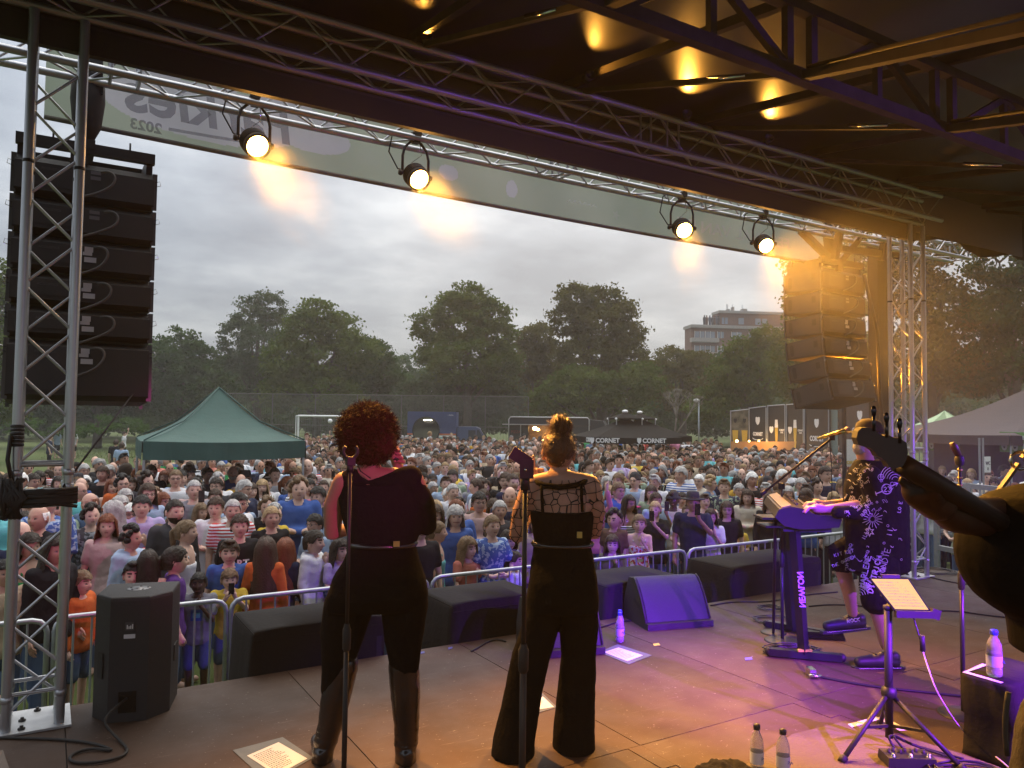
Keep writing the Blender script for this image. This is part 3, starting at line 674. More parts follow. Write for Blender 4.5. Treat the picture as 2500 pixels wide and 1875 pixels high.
def quads_mesh(name,V,n,m):
 me=bpy.data.meshes.new(name);me.vertices.add(4*n);me.vertices.foreach_set('co',V.astype(np.float32).ravel())
 me.loops.add(4*n);me.loops.foreach_set('vertex_index',np.arange(4*n,dtype=np.int32))
 me.polygons.add(n);me.polygons.foreach_set('loop_start',np.arange(0,4*n,4,dtype=np.int32));me.polygons.foreach_set('loop_total',np.full(n,4,dtype=np.int32))
 me.materials.append(m);me.update(calc_edges=True);me.validate();return me
def tree(D,lob,fol,label,seed,name='broadleaf_tree',size=.27,dens=85,cat='tree',group='trees round the meadow',trunk=True,clump=.75):
 """lob: (px, py, half width px, half height px, depth offset m) at distance D"""
 L3=[]
 for(x,y,rx,ry,dd)in lob:
  p=atd(x,y,D+dd);s_=(D+dd)/1860
  L3.append((p,(rx*s_,max(rx,ry)*s_*.9,ry*s_)))
 bx=sum(p.x for p,_ in L3)/len(L3);by=sum(p.y for p,_ in L3)/len(L3)
 root=empty(name,(bx,by,0),label,cat,group)
 V,n=leaves(L3,size,dens,seed,clump);V=V-np.array([bx,by,0])
 V[:,2]=np.maximum(V[:,2],.05)
 me=quads_mesh('crown',V,n,FOL[fol]);o=bpy.data.objects.new('crown',me);COL.objects.link(o);o.parent=root
 if trunk:
  mb=MB();r=random.Random(seed);zt=max(p.z for p,_ in L3)
  mb.path([(bx,by,0),(bx+.1,by,zt*.3),(bx-.1,by,zt*.6),(bx,by,zt*.85)],[.38,.30,.2,.08],10)
  for p,q in L3:mb.path([(bx,by,min(zt*.35,p.z*.5)),((bx+p.x)/2,(by+p.y)/2,(p.z+zt*.3)/2),p],[.16,.11,.04],7)
  for k in range(14):
   p,q=L3[k%len(L3)];e_=Vector((p.x+r.uniform(-1,1)*q[0]*.8,p.y+r.uniform(-1,1)*q[1]*.8,p.z+r.uniform(-.4,.9)*q[2]))
   mb.path([p,(p+e_)/2+Vector((0,0,.2)),e_],[.06,.04,.015],5)
  mb.build('trunk',BARK,parent=root)
 return root
tree(62,[(430,870,75,70,0),(395,905,60,70,-2),(480,885,60,60,1),(430,960,95,55,-1),(520,950,60,60,0)],0,'dark broad tree behind the green canopy, right of the left-hand hanging speakers',1)
tree(66,[(655,752,42,48,0),(610,775,48,55,0),(675,800,38,55,1),(580,830,48,60,0),(640,850,65,70,-1),(590,920,60,70,0),(660,940,60,60,0)],1,'tall grey-green willow rising left of the paler oak',2,'willow_tree',size=.20,clump=.6)
tree(58,[(775,775,52,48,0),(745,820,60,60,0),(830,815,50,55,1),(700,880,60,60,-1),(790,890,80,70,0),(870,860,60,55,0),(690,950,60,60,-1),(800,965,90,55,-1)],2,'green oak with a loose crown behind the afro-haired singer',3)
tree(64,[(905,870,55,50,0),(940,920,50,50,0),(880,940,60,60,0),(960,970,50,45,0)],0,'lower dark tree filling the gap left of the tall round-headed tree',4)
tree(60,[(1150,730,55,42,0),(1095,755,50,40,0),(1200,770,48,42,0),(1050,800,45,42,1),(1140,800,80,60,0),(1225,830,36,45,0),(1060,860,50,50,0),(1140,880,100,65,-1),(1220,900,60,60,0)],2,'tall round-headed oak standing left of the singer with the topknot',5)
tree(62,[(1075,960,70,60,0),(1150,975,80,55,0),(1000,975,50,45,0),(1230,970,60,55,0)],1,'low grey-green tree under the tall round-headed oak, behind the blue truck',6)
tree(61,[(1410,730,52,45,0),(1475,735,52,40,1),(1520,770,42,38,0),(1395,780,60,50,0),(1470,800,80,60,0),(1545,812,30,30,1),(1440,870,100,60,0),(1530,880,60,60,0)],3,'spreading oak with a ragged top right above the topknot singer',7)
tree(66,[(1310,830,60,40,0),(1290,880,70,55,0),(1350,900,60,60,0),(1310,960,90,50,0)],3,'brownish rounded tree between the two tall oaks',8)
tree(57,[(1420,950,90,60,0),(1520,960,70,60,0),(1350,975,60,50,0),(1570,930,50,55,0)],2,'broad low green tree behind the black trailer bar',9)
tree(66,[(1640,885,60,42,0),(1700,895,50,40,0),(1590,925,50,45,0),(1660,950,90,55,0),(1740,950,50,50,0)],3,'low brownish tree left of the brick apartment block',10)
tree(54,[(1815,870,55,50,0),(1870,840,50,48,0),(1780,920,60,50,0),(1850,930,80,60,0),(1740,985,70,40,0),(1900,880,50,60,1)],2,'green tree that hides the lower storeys of the brick apartment block',11)
tree(44,[(1960,640,60,55,0),(2040,610,90,60,0),(2100,700,90,80,0),(2000,760,90,80,1),(2050,880,110,90,0),(1950,900,70,80,0),(2130,920,90,80,0)],2,'big tree right behind the right-hand hanging speakers',12,size=.24)
tree(40,[(2260,610,90,60,0),(2220,700,90,80,1),(2300,760,100,80,0),(2230,860,100,80,0),(2330,900,100,70,0)],3,'big brownish tree right behind the right lattice tower',13,size=.24)
tree(38,[(2440,640,90,70,0),(2520,720,90,90,0),(2420,760,80,80,0),(2500,850,100,80,0),(2400,900,80,70,1),(2560,620,80,80,0)],0,'dark tree at the right edge above the brown tent',14,size=.24)
tree(40,[(-40,720,70,70,0),(10,690,30,50,0),(-30,850,90,90,0),(20,880,40,80,0),(-20,980,90,60,0)],2,'tree at the left edge outside the left lattice tower',15,size=.22)
tree(60,[(170,900,110,70,0),(280,880,90,70,0),(100,970,100,60,0),(230,975,110,55,0),(340,960,80,60,0),(330,870,50,50,0)],0,'dark wide tree behind the lawn, under the left-hand hanging speakers',16)
FOLB=4
for k,(x,y,rx,ry,D)in enumerate(((310,1040,50,20,46),(200,1050,42,16,45),(120,1045,45,22,46),(245,1030,40,20,50),(30,1040,50,24,44))):
 tree(D,[(x,y,rx,ry,0),(x+25,y+6,rx*.6,ry*.7,0)],FOLB,['wide bright green bush at the lawn edge nearest the green canopy','low bright green bush right of the left tower tube','bright green bush seen through the left tower','rear bright green bush at the foot of the dark trees','bright green bush outside the left tower'][k],30+k,'bush',size=.18,dens=40,cat='bush',group='bushes along the lawn',trunk=False,clump=.4)
# far wood closing the horizon
g=np.random.default_rng(5);LB=[]
for k in range(46):
 x=-300+70*k;p=atd(x,985-12*math.sin(k*1.7),84+6*math.sin(k));LB.append((p,(3.4,3.,3.6)))
 p=atd(x+30,935-14*math.sin(k*1.1),92);
 if x>1560 or x<1000:LB.append((p,(3.6,3.,3.4)))
for k in range(60):
 x=-200+48*k;LB.append((atd(x,1012,76+5*math.sin(k*2.)),(2.6,2.2,1.9)))
V,n=leaves(LB,.42,26,77,1.1);o=bpy.data.objects.new('far_wood',quads_mesh('far_wood',V,n,FOL[0]));COL.objects.link(o)
tag(o,'dark wood closing the view behind the meadow',None,kind='stuff')
# small bare tree and street lamp in front of the trees
bt=empty('bare_tree',atd(1645,1075,47).xy.to_3d(),'small nearly leafless pale tree right of the black parasols','tree')
b0=WL[bt.name];mb=MB();r=random.Random(21)
def branch(p,d,ln,rd,dep):
 q=p+d*ln;mb.path([p,(p+q)/2+Vector((r.uniform(-.05,.05),r.uniform(-.05,.05),0))*ln,q],[rd,rd*.85,rd*.7],5)
 if dep:
  for k in range(3):
   a=(d+Vector((r.uniform(-.75,.75),r.uniform(-.75,.75),r.uniform(-.05,.5)))).normalized();branch(q,a,ln*.68,rd*.62,dep-1)
branch(b0,Vector((0,0,1)),1.7,.075,5);mb.build('branches',mat('pale_bark',(.17,.15,.12),.9),parent=bt)
sl_=empty('street_lamp',atd(1706,1075,52).xy.to_3d(),'slim park lamp post with a small hood left of the black beer panels','street lamp');q=WL[sl_.name]
MB().tube(q,q+Vector((0,0,4.0)),.05,8).build('pole',GALV,parent=sl_)
MB().lathe([(.05,0),(.22,.1),(.20,.2),(.03,.26)],12,q+Vector((-.22,0,3.95))).tube(q+Vector((0,0,4.0)),q+Vector((-.22,0,4.05)),.03).build('lamp_hood',WHITE,parent=sl_)
# ------------------------------------------------------------------ ball fence, goal
DF=52.
bf=empty('ball_fence',atd(900,1040,DF).xy.to_3d(),'tall dark wire ball fence with thin posts in front of the trees','fence')
FEN=mat('fence_wire',(.12,.12,.11),.6,.4)
fp=[atd(x,1000,DF)for x in(540,665,770,872,980,1083,1185,1290)]
for p in fp:rod('post',(p.x,p.y,0),(p.x,p.y,4.2),.035,FEN,bf,6)
for a,b_ in zip(fp,fp[1:]):
 for z in(4.2,2.1):rod('rail',(a.x,a.y,z),(b_.x,b_.y,z),.022,FEN,bf,6)
mb=MB()
for a,b_ in zip(fp,fp[1:]):
 for k in range(28):
  for sg in(0,1):
   t0=k/28;t1=min(1,max(0,t0+(.018 if sg else 0)));
   mb.tube((a.x+(b_.x-a.x)*t0,a.y+(b_.y-a.y)*t0,0),(a.x+(b_.x-a.x)*t1,a.y+(b_.y-a.y)*t1,4.2),.006,3)
o=mb.build('mesh_wire',FEN,parent=bf);o['kind']='stuff'
gp=[atd(728,1045,46),atd(948,1050,44.6)];gz=2.72
gl2=empty('goal',gp[0].xy.to_3d(),'white football goal with net right of the green canopy','football goal')
for p in gp:rod('goal_post',(p.x,p.y,0),(p.x,p.y,gz),.06,WHITE,gl2,10)
rod('crossbar',(gp[0].x,gp[0].y,gz),(gp[1].x,gp[1].y,gz),.06,WHITE,gl2,10)
bk=Vector((.3,1.6,0));NET=mat('net',(.10,.11,.10),.9)
for p in gp:rod('stay',(p.x,p.y,gz),(p.x+bk.x,p.y+bk.y,gz),.03,WHITE,gl2,8);rod('stay',(p.x+bk.x,p.y+bk.y,0),(p.x+bk.x,p.y+bk.y,gz),.03,WHITE,gl2,8)
mb=MB()
for k in range(46):
 t_=k/45;x=gp[0].x+(gp[1].x-gp[0].x)*t_+bk.x;y=gp[0].y+(gp[1].y-gp[0].y)*t_+bk.y;mb.tube((x,y,0),(x,y,gz),.008,3)
for k in range(16):z=gz*k/15;mb.tube(gp[0]*1+bk-Vector((0,0,gp[0].z-z)),gp[1]+bk-Vector((0,0,gp[1].z-z)),.008,3)
o=mb.build('net',NET,parent=gl2);o['kind']='stuff'
p=atd(806,1028,43);tag(MB().sphere(p,.13).build('football',WHITE),'white football in the air in front of the goal','ball')
# ------------------------------------------------------------------ vehicles and bars at the far side
def fr2(pa,pb):
 d=(pb-pa);d.z=0;ln=d.length;d.normalize();return d,Vector((d.y,-d.x,0)),ln  # along, towards the stage, length
NAVY=mat('navy_paint',(.035,.055,.14),.45,noise=(3,(.045,.07,.17),.3))
DARK=mat('dark_inside',(.02,.02,.022),.7)
GLS=mat('dark_glass',(.03,.04,.05),.08,spec=.8)
a=atd(994,1075,47);b_=atd(1113,1075,47);d,nrm,ln=fr2(a,b_)
tk=empty('food_truck',((a+b_)/2).xy.to_3d(),'blue box truck with a round serving opening and orange, white and turquoise stripes','food truck')
def F(u,v,z):return Vector((a.x,a.y,0))+d*u+nrm*v+Vector((0,0,z))
zt=3.02
# box wall with a round hole, plank by plank lines as ribs
cx_u,cz_u,rr0=ln*.385,1.92,.80
mb=MB();n=40
circ=[F(cx_u+rr0*math.cos(2*math.pi*k/n),0,cz_u+rr0*math.sin(2*math.pi*k/n))for k in range(n)]
def edge_pt(k):
 an=2*math.pi*k/n;c_,s_=math.cos(an),math.sin(an);t1=((ln-cx_u)/c_ if c_>1e-6 else(-cx_u/c_ if c_<-1e-6 else 1e9));t2=((zt-cz_u)/s_ if s_>1e-6 else((.55-cz_u)/s_ if s_<-1e-6 else 1e9));q=min(t1,t2)
 return F(cx_u+q*c_,0,cz_u+q*s_)
out=[edge_pt(k)for k in range(n)]
for k in range(n):
 k2=(k+1)%n;mb.add([circ[k],out[k],out[k2],circ[k2]],[(0,1,2,3)])
for(u,z)in((0,zt),(ln,zt),(0,.55),(ln,.55)):
 ks=sorted(range(n),key=lambda k:(out[k]-F(u,0,z)).length)[:2];mb.add([out[ks[0]],F(u,0,z),out[ks[1]]],[(0,1,2)])
mb.build('side_wall',NAVY,parent=tk,fix=False)
for k in range(9):
 z=2.95-k*.115
 for(u0,u1)in((.02,cx_u-math.sqrt(max(0,.84**2-(z-cz_u)**2))if abs(z-cz_u)<.84 else ln-.02),(cx_u+math.sqrt(max(0,.84**2-(z-cz_u)**2))if abs(z-cz_u)<.84 else ln,ln-.02)):
  if u1>u0+.05:MB().bar(F(u0,.012,z),F(u1,.012,z),.02,.022).build('rib',NAVY,parent=tk)
for(z,h,cc,nm)in((1.68,.10,(.45,.13,.05),'orange_stripe'),(1.56,.10,(.70,.68,.62),'white_stripe'),(1.42,.13,(.20,.50,.52),'turquoise_stripe')):
 for(u0,u1)in((0,cx_u-.80),(cx_u+.80,ln)):
  MB().bar(F(u0,.014,z),F(u1,.014,z),.024,h).build(nm,mat(nm,cc,.5),parent=tk)
MB().prism([F(0,-.03,.55),F(0,-2.1,.55),F(0,-2.1,zt),F(0,-.03,zt)],(0,0,0),d*.03).prism([F(ln,-.03,.55),F(ln,-2.1,.55),F(ln,-2.1,zt),F(ln,-.03,zt)],(0,0,0),-d*.03).prism([F(0,0,zt),F(ln,0,zt),F(ln,-2.1,zt),F(0,-2.1,zt)],(0,0,0),(0,0,.05)).prism([F(0.03,-2.1,.55),F(ln-.03,-2.1,.55),F(ln-.03,-2.1,zt),F(.03,-2.1,zt)],(0,0,0),-nrm*.03).prism([F(0,0,.5),F(ln,0,.5),F(ln,-2.1,.5),F(0,-2.1,.5)],(0,0,0),(0,0,.05)).build('box_body',NAVY,parent=tk)
MB().path([F(cx_u+(rr0+.02)*math.cos(2*math.pi*k/32),.03,cz_u+(rr0+.02)*math.sin(2*math.pi*k/32))for k in range(33)],.035,6).build('round_frame',BLK,parent=tk)
MB().prism([F(.1,-1.9,.6),F(ln-.1,-1.9,.6),F(ln-.1,-1.9,zt-.1),F(.1,-1.9,zt-.1)],(0,0,0),nrm*.02).build('inner_wall',mat('pale_inside',(.20,.24,.20),.8),parent=tk)
MB().prism([F(cx_u-.8,-.1,1.35),F(cx_u+.8,-.1,1.35),F(cx_u+.8,-.5,1.35),F(cx_u-.8,-.5,1.35)],(0,0,0),(0,0,.05)).build('counter',mat('wood_dark',(.10,.05,.03),.5),parent=tk)
MB().prism([F(cx_u-.35,-1.2,2.35),F(cx_u+.35,-1.2,2.35),F(cx_u+.35,-1.5,2.35),F(cx_u-.35,-1.5,2.35)],(0,0,0),(0,0,.18)).build('shelf',DARK,parent=tk)
MB().box(F(cx_u,-.9,2.55),(.5,.1,.05)).build('strip_light',emis('cool_lamp',(1.,.9,.7),14.),parent=tk)
text('1 TACO',.10,WHITE,F(ln-.35,.03,2.86),d,(0,0,1),'lettering',tk,.003)
cb=[F(ln+.06,-.15,.5),F(ln+2.1,-.15,.5),F(ln+2.1,-.15,1.30),F(ln+1.85,-.15,1.45),F(ln+1.45,-.15,2.05),F(ln+1.2,-.15,2.16),F(ln+.06,-.15,2.16)]
MB().prism(cb,(0,0,0),-nrm*1.8).build('cab',mat('cab_paint',(.05,.075,.15),.35),parent=tk)
MB().prism([F(ln+.75,-.14,1.35),F(ln+1.2,-.14,1.35),F(ln+1.2,-.14,1.95),F(ln+.75,-.14,1.95)],(0,0,0),nrm*.01).build('window',GLS,parent=tk)
MB().prism([F(ln+1.28,-.14,1.4),F(ln+1.72,-.14,1.45),F(ln+1.40,-.14,1.98),F(ln+1.28,-.14,1.98)],(0,0,0),nrm*.01).build('window',GLS,parent=tk)
MB().prism([F(ln+1.88,-.3,1.46),F(ln+1.50,-.3,2.02),F(ln+1.50,-1.8,2.02),F(ln+1.88,-1.8,1.46)],(0,0,0),d*.02).build('windscreen',GLS,parent=tk)
for u in(.5,ln+1.4):MB().lathe([(0,0),(.2,0),(.33,.02),(.36,.1),(.33,.2),(0,.2)],18,F(u,-.1,.36),Matrix((d,Vector((0,0,1)),nrm)).transposed()).build('wheel',RUB,parent=tk)
# black trailer bar -----------------------------------------------------------
a=atd(1242,1075,46);b_=atd(1438,1075,45);d,nrm,ln=fr2(a,b_)
tb=empty('trailer_bar',((a+b_)/2).xy.to_3d(),'black trailer bar with a pale tubular frame and warm lights over the counter','trailer bar')
TBL=mat('trailer_black',(.02,.019,.019),.5)
PIPE=mat('pale_pipe',(.45,.45,.44),.35,.6)
MB().prism([F(0,0,.5),F(ln*.25,0,.5),F(ln*.25,0,2.3),F(0,0,2.3)],(0,0,0),-nrm*.05).build('front_panel',TBL,parent=tb)
MB().prism([F(0,-1.9,.5),F(ln,-1.9,.5),F(ln,-1.9,2.75),F(0,-1.9,2.75)],(0,0,0),nrm*.04).build('rear_wall',mat('bar_rear',(.11,.07,.04),.7,noise=(9,(.03,.02,.015),.2)),parent=tb)
MB().prism([F(0,0,2.32),F(ln,0,2.32),F(ln,-1.9,2.32),F(0,-1.9,2.32)],(0,0,0),(0,0,.42)).build('upper_body',TBL,parent=tb)
MB().prism([F(ln*.72,0,.5),F(ln,0,.5),F(ln,0,2.3),F(ln*.72,0,2.3)],(0,0,0),-nrm*.05).build('front_panel',TBL,parent=tb)
MB().prism([F(0,0,.45),F(ln,0,.45),F(ln,-1.9,.45),F(0,-1.9,.45)],(0,0,0),(0,0,.75)).build('counter',mat('bar_counter',(.22,.11,.04),.5),parent=tb)
MB().path([F(0,.03,.5),F(0,.03,2.66),F(.1,.03,2.8),F(ln-.1,.03,2.8),F(ln,.03,2.7),F(ln,.03,.5)],.035,6).build('tube_frame',PIPE,parent=tb)
MB().bar(F(-.3,.5,2.36),F(ln*.8,.5,2.36),.06,.05).bar(F(ln*.15,0,2.34),F(ln*.15,0,.6),.05,.05).build('awning_rail',PIPE,parent=tb)
MB().prism([F(0,.02,2.35),F(ln*.78,.02,2.35),F(ln*.78,.5,2.36),F(0,.5,2.36)],(0,0,0),(0,0,.02)).build('awning',TBL,parent=tb)
WARM=emis('warm_bulb',(1.,.55,.16),22.)
for k,(u,z,rr_)in enumerate(((ln*.30,2.12,.14),(ln*.34,2.05,.10),(ln*.53,1.92,.12),(ln*.55,1.6,.06),(ln*.42,1.45,.07),(ln*.62,1.30,.06))):
 MB().sphere(F(u,-.8,z),(rr_,rr_,rr_*.8),10,6).build('lit_bulb',WARM,parent=tb)
MB().box(F(ln*.47,-.9,1.42),(.9,.1,.03)).build('lit_shelf',emis('warm_strip',(1.,.5,.15),7.),parent=tb)
l=bpy.data.lights.new('bar_glow','POINT');l.energy=60;l.color=(1.,.55,.2);l.shadow_soft_size=.15;lo=bpy.data.objects.new('bar_glow',l);COL.objects.link(lo);lo.location=F(ln*.5,-.9,1.9)
text('PIZZA',.22,mat('dull_red',(.25,.05,.04),.6),F(ln*.09,.02,1.9),d,(0,0,1),'lettering',tb,.004)
c0=F(ln*.72,-.2,0);c1=F(ln*1.02+.6,-.2,0)
MB().prism([F(ln+.05,-.2,.6),F(ln+.9,-.2,.6),F(ln+.9,-.2,2.4),F(ln+.8,-.2,2.62),F(ln+.05,-.2,2.68)],(0,0,0),-nrm*1.8).build('trailer_end',TBL,parent=tb)
# ------------------------------------------------------------------ parasols, tents, panels
def canopy(cx,cy,hw,z_e,z_p,val,rz,m,mv,root,name='canopy',segs=14,concave=.0,hd=None):
 hd=hd or hw;c=Vector((cx,cy,0));M=Matrix.Rotation(rz,3,'Z');mb=MB();
 cs=[Vector((-hw,-hd,0)),Vector((hw,-hd,0)),Vector((hw,hd,0)),Vector((-hw,hd,0))]
 for k in range(4):
  A,B=cs[k],cs[(k+1)%4]
  rows=[]
  for i in range(segs+1):
   t_=i/segs;z=z_e+(z_p-z_e)*t_-concave*math.sin(math.pi*t_);row=[]
   for j in range(9):
    s_=j/8;q=(A+(B-A)*s_)*(1-t_)+Vector((0,0,z));q.z+=-.035*math.sin(math.pi*s_)*(1-t_)*(z_p-z_e);row.append(M@q+c)
   rows.append(row)
  for i in range(segs):
   for j in range(8):mb.add([rows[i][j],rows[i][j+1],rows[i+1][j+1],rows[i+1][j]],[(0,1,2,3)],0,True)
 o=mb.build(name,m,parent=root,fix=False)
 for k in range(4):
  A,B=cs[k],cs[(k+1)%4];mb=MB();n=24
  for j in range(n):
   s0,s1=j/n,(j+1)/n
   def q(s_,z):
    v=A+(B-A)*s_;nr=Vector((B.y-A.y,A.x-B.x,0)).normalized();return M@(v+nr*(.014+.022*math.sin(s_*27+k)*(z<z_e)*math.sin(s_*9+1))+Vector((0,0,z-.03*math.sin(math.pi*s_)*(z_p-z_e))))+c
   mb.add([q(s0,z_e-val),q(s1,z_e-val),q(s1,z_e),q(s0,z_e)],[(0,1,2,3)],0,True)
  mb.build('valance',mv,parent=root,fix=False)
 for k in range(4):rod('pole',M@(cs[k]*.985)+c,M@(cs[k]*.985)+c+Vector((0,0,z_e)),.022,GALV,root,8)
 return M,c
GRN=mat('canopy_green',(.030,.085,.070),.75,noise=(2.2,(.024,.068,.057),.3),bump=(3.5,.7))
cn=empty('canopy_tent',(2.68,14.8,0),'dark green pop-up canopy standing in the crowd','canopy tent')
canopy(2.68,14.8,1.29,2.27,3.20,.30,R_(-3),GRN,GRN,cn,concave=.16)
for k in range(4):
 a_=R_(-3+45+90*k);MB().path([(2.68+1.81*math.cos(a_),14.8+1.81*math.sin(a_),2.285),(2.68+.9*math.cos(a_),14.8+.9*math.sin(a_),2.60),(2.68,14.8,3.215)],.012,5).build('seam',GRN,parent=cn)
PBL=mat('parasol_black',(.013,.012,.011),.9,noise=(1.2,(.018,.016,.014),.3),spec=.1)
PW=mat('print_white',(.72,.72,.70),.6)
def logo(s,size,loc,xd,root,shield=True,m=None):
 m=m or PW;xd=Vector(xd).normalized();up=Vector((0,0,1));L_=Vector(loc)
 text(s,size,m,L_,xd,up,'lettering',root,.002,size*.035)
 return L_
def shield(loc,xd,h,root,m=None):
 xd=Vector(xd).normalized();L_=Vector(loc);w2=h*.36
 pts=[(-w2,h*.4),(-w2*.5,h*.5),(0,h*.42),(w2*.5,h*.5),(w2,h*.4),(w2*.95,-h*.05),(w2*.55,-h*.35),(0,-h*.5),(-w2*.55,-h*.35),(-w2*.95,-h*.05)]
 MB().add([L_+xd*x+Vector((0,0,z))for x,z in pts],[tuple(range(len(pts)))]).build('shield_print',m or PW,parent=root)
for k,(px,ypk,lb)in enumerate(((1526,1003,'black double-roofed beer parasol behind the topknot singer, left of a pair'),(1562,1006,'black double-roofed beer parasol, right of the pair and partly behind the other'))):
 pk=atd(px,ypk,31.5+3.2*k);rt=empty('parasol',(pk.x,pk.y,0),lb,'parasol','black double-roofed parasols')
 zr=R_(-31.3+10)
 canopy(pk.x,pk.y,1.75,2.02,2.78,.24,zr,PBL,PBL,rt,concave=.05)
 canopy(pk.x,pk.y,.55,2.78,3.02,.06,zr,PBL,PBL,rt,'upper_roof',6)
 rod('mast',(pk.x,pk.y,0),(pk.x,pk.y,3.0),.05,GALV,rt)
 MB().sphere((pk.x,pk.y,3.05),(.13,.13,.07)).build('finial',WHITE,parent=rt)
 M=Matrix.Rotation(zr,3,'Z')
 for q in((-1,-1),(1,-1),(1,1),(-1,1)):
  p=M@Vector((q[0]*.56,q[1]*.56,0))+Vector((pk.x,pk.y,2.74));MB().sphere(p,.05,8,5).build('roof_knob',WHITE,parent=rt)
 for(u,fx)in((.6,-1),(-1.3,-1)):
  p=M@Vector((u,-1.80,0))+Vector((pk.x,pk.y,1.89));xd=M@Vector((1,0,0));logo('CORNET',.24,p,xd,rt);shield(p-xd*.62,xd,.24,rt)
 for u in(1.1,):
  p=M@Vector((1.80,u,0))+Vector((pk.x,pk.y,1.89));xd=M@Vector((0,1,0));logo('CORNET',.24,p,xd,rt);shield(p-xd*.62,xd,.24,rt)
 for u in(-1.0,):
  p=M@Vector((-1.80,u,0))+Vector((pk.x,pk.y,1.89));xd=M@Vector((0,-1,0));logo('CORNET',.24,p,xd,rt)
# black beer-bar panels
DKP=mat('panel_print',(.022,.021,.020),.55,noise=(1.5,(.03,.028,.026),.3))
PH=mat('photo_print',(.16,.15,.11),.6,noise=(3.2,(.05,.05,.035),.15));GOLD=mat('beer_gold',(.50,.34,.05),.5)
bb=empty('beer_bar',atd(1950,1080,31).xy.to_3d(),'black panelled beer bar with white lettering, tall pilsner glasses and warm bulbs below','bar stand')
pe=[(1784,1004,34),(1829,999,33.6),(1830,997,33.5),(1871,992,32.6),(1875,991,32.4),(1917,988,31.6),(1921,988,31.4),(1962,985,30.6),(1965,985,30.3),(2024,981,29)]
GL_={}
for k in range(5):
 A=atd(*pe[2*k]);B=atd(*pe[2*k+1]);zt_=A.z;zt2=B.z;A0=Vector((A.x,A.y,0));B0=Vector((B.x,B.y,0));xd=(B0-A0).normalized();wd=(B0-A0).length;nr=Vector((xd.y,-xd.x,0))
 lo_=1.35 if k<4 else.2
 MB().prism([A0+Vector((0,0,lo_)),B0+Vector((0,0,lo_)),B0+Vector((0,0,zt2)),A0+Vector((0,0,zt_))],(0,0,0),-nr*.06).build('panel',PH if k==0 else DKP,parent=bb)
 for e_ in(A0,B0):rod('frame_post',e_+nr*.02,e_+nr*.02+Vector((0,0,zt_+.03)),.025,GALV,bb,8)
 rod('frame_rail',A0+nr*.02+Vector((0,0,zt_)),B0+nr*.02+Vector((0,0,zt2)),.018,GALV,bb,8)
 mid=(A0+B0)/2+nr*.012
 if k==0:
  for s_ in(-.25,.25):
   MB().add([mid+xd*(wd*s_+x)+Vector((0,0,z))for x,z in((-.08,1.5),(.08,1.5),(.13,2.3),(-.13,2.3))],[(0,1,2,3)]).build('glass_print',GOLD,parent=bb);shield(mid+xd*wd*s_+Vector((0,0,2.72)),xd,.2,bb,DARK)
 if k in(1,4):
  s_=.20 if k==1 else.27
  text('CORNET',s_,PW,mid+Vector((0,0,2.15 if k==1 else 2.05)),xd,(0,0,1),'lettering',bb,.002,.012,sx=.72);shield(mid+Vector((0,0,2.72 if k==1 else 2.65)),xd,.36,bb)
  MB().path([mid+xd*(wd*.3*math.cos(a_))+Vector((0,0,(1.98 if k==1 else 1.82)-.08*math.sin(a_)))for a_ in[i*math.pi/8 for i in range(9)]],.016,4).build('ribbon_print',PW,parent=bb)
 if k in(2,3):
  MB().add([mid+xd*x+Vector((0,0,z))for x,z in((-.03,1.5),(.03,1.5),(.09,2.45),(-.09,2.45))],[(0,1,2,3)]).build('beer_print',GOLD,parent=bb)
  MB().add([mid+nr*.004+xd*x+Vector((0,0,z))for x,z in((-.09,2.45),(.09,2.45),(.07,2.78),(-.07,2.78))],[(0,1,2,3)]).build('foam_print',PW,parent=bb)
  text('CORNET\nOAK',.10,PW,mid+xd*.28+Vector((0,0,2.3)),xd,(0,0,1),'lettering',bb,.002,.004,sx=.7);shield(mid-xd*.27+Vector((0,0,2.35)),xd,.30,bb)
A=atd(2030,981,29);B=atd(2045,982,28.7)
MB().prism([A*1-Vector((0,0,A.z)),B-Vector((0,0,B.z)),B,A],(0,0,0),(0,.05,0)).build('pale_panel',mat('pale_green_board',(.16,.22,.19),.6),parent=bb)
A=atd(2048,986,28.5);B=atd(2150,978,26.5);A0=Vector((A.x,A.y,0));B0=Vector((B.x,B.y,0));xd=(B0-A0).normalized();nr=Vector((xd.y,-xd.x,0))
MB().prism([A0,B0,B0+Vector((0,0,3.42)),A0+Vector((0,0,3.35))],(0,0,0),-nr*.08).build('panel',DKP,parent=bb)
text('CORNET',.27,PW,A0.lerp(B0,.52)+nr*.012+Vector((0,0,2.4)),xd,(0,0,1),'lettering',bb,.002,.012,sx=.72);shield(A0.lerp(B0,.52)+nr*.012+Vector((0,0,2.95)),xd,.36,bb)
text('SMAAK VAN EIK',.22,PW,A0.lerp(B0,.5)+nr*.012+Vector((0,0,1.92)),xd,(0,0,1),'lettering',bb,.002,.008,sx=.75)
for k,x in enumerate((1799,1829,1853,1880,1902,1946)):
 MB().sphere(atd(x,1077-(k==5)*8,32.5),.055 if k in(0,3)else.035,8,6).build('lit_bulb',WARM,parent=bb)
MB().prism([atd(1786,1078,33.6),atd(1962,1078,30.6),atd(1962,1100,30.6),atd(1786,1100,33.6)],(0,0,0),(0,.05,0)).build('bar_back',mat('warm_wood',(.42,.22,.09),.6),parent=bb)
l=bpy.data.lights.new('bar_glow','POINT');l.energy=30;l.color=(1.,.55,.2);l.shadow_soft_size=.1;lo=bpy.data.objects.new('bar_glow',l);COL.objects.link(lo);lo.location=atd(1850,1079,31.6)
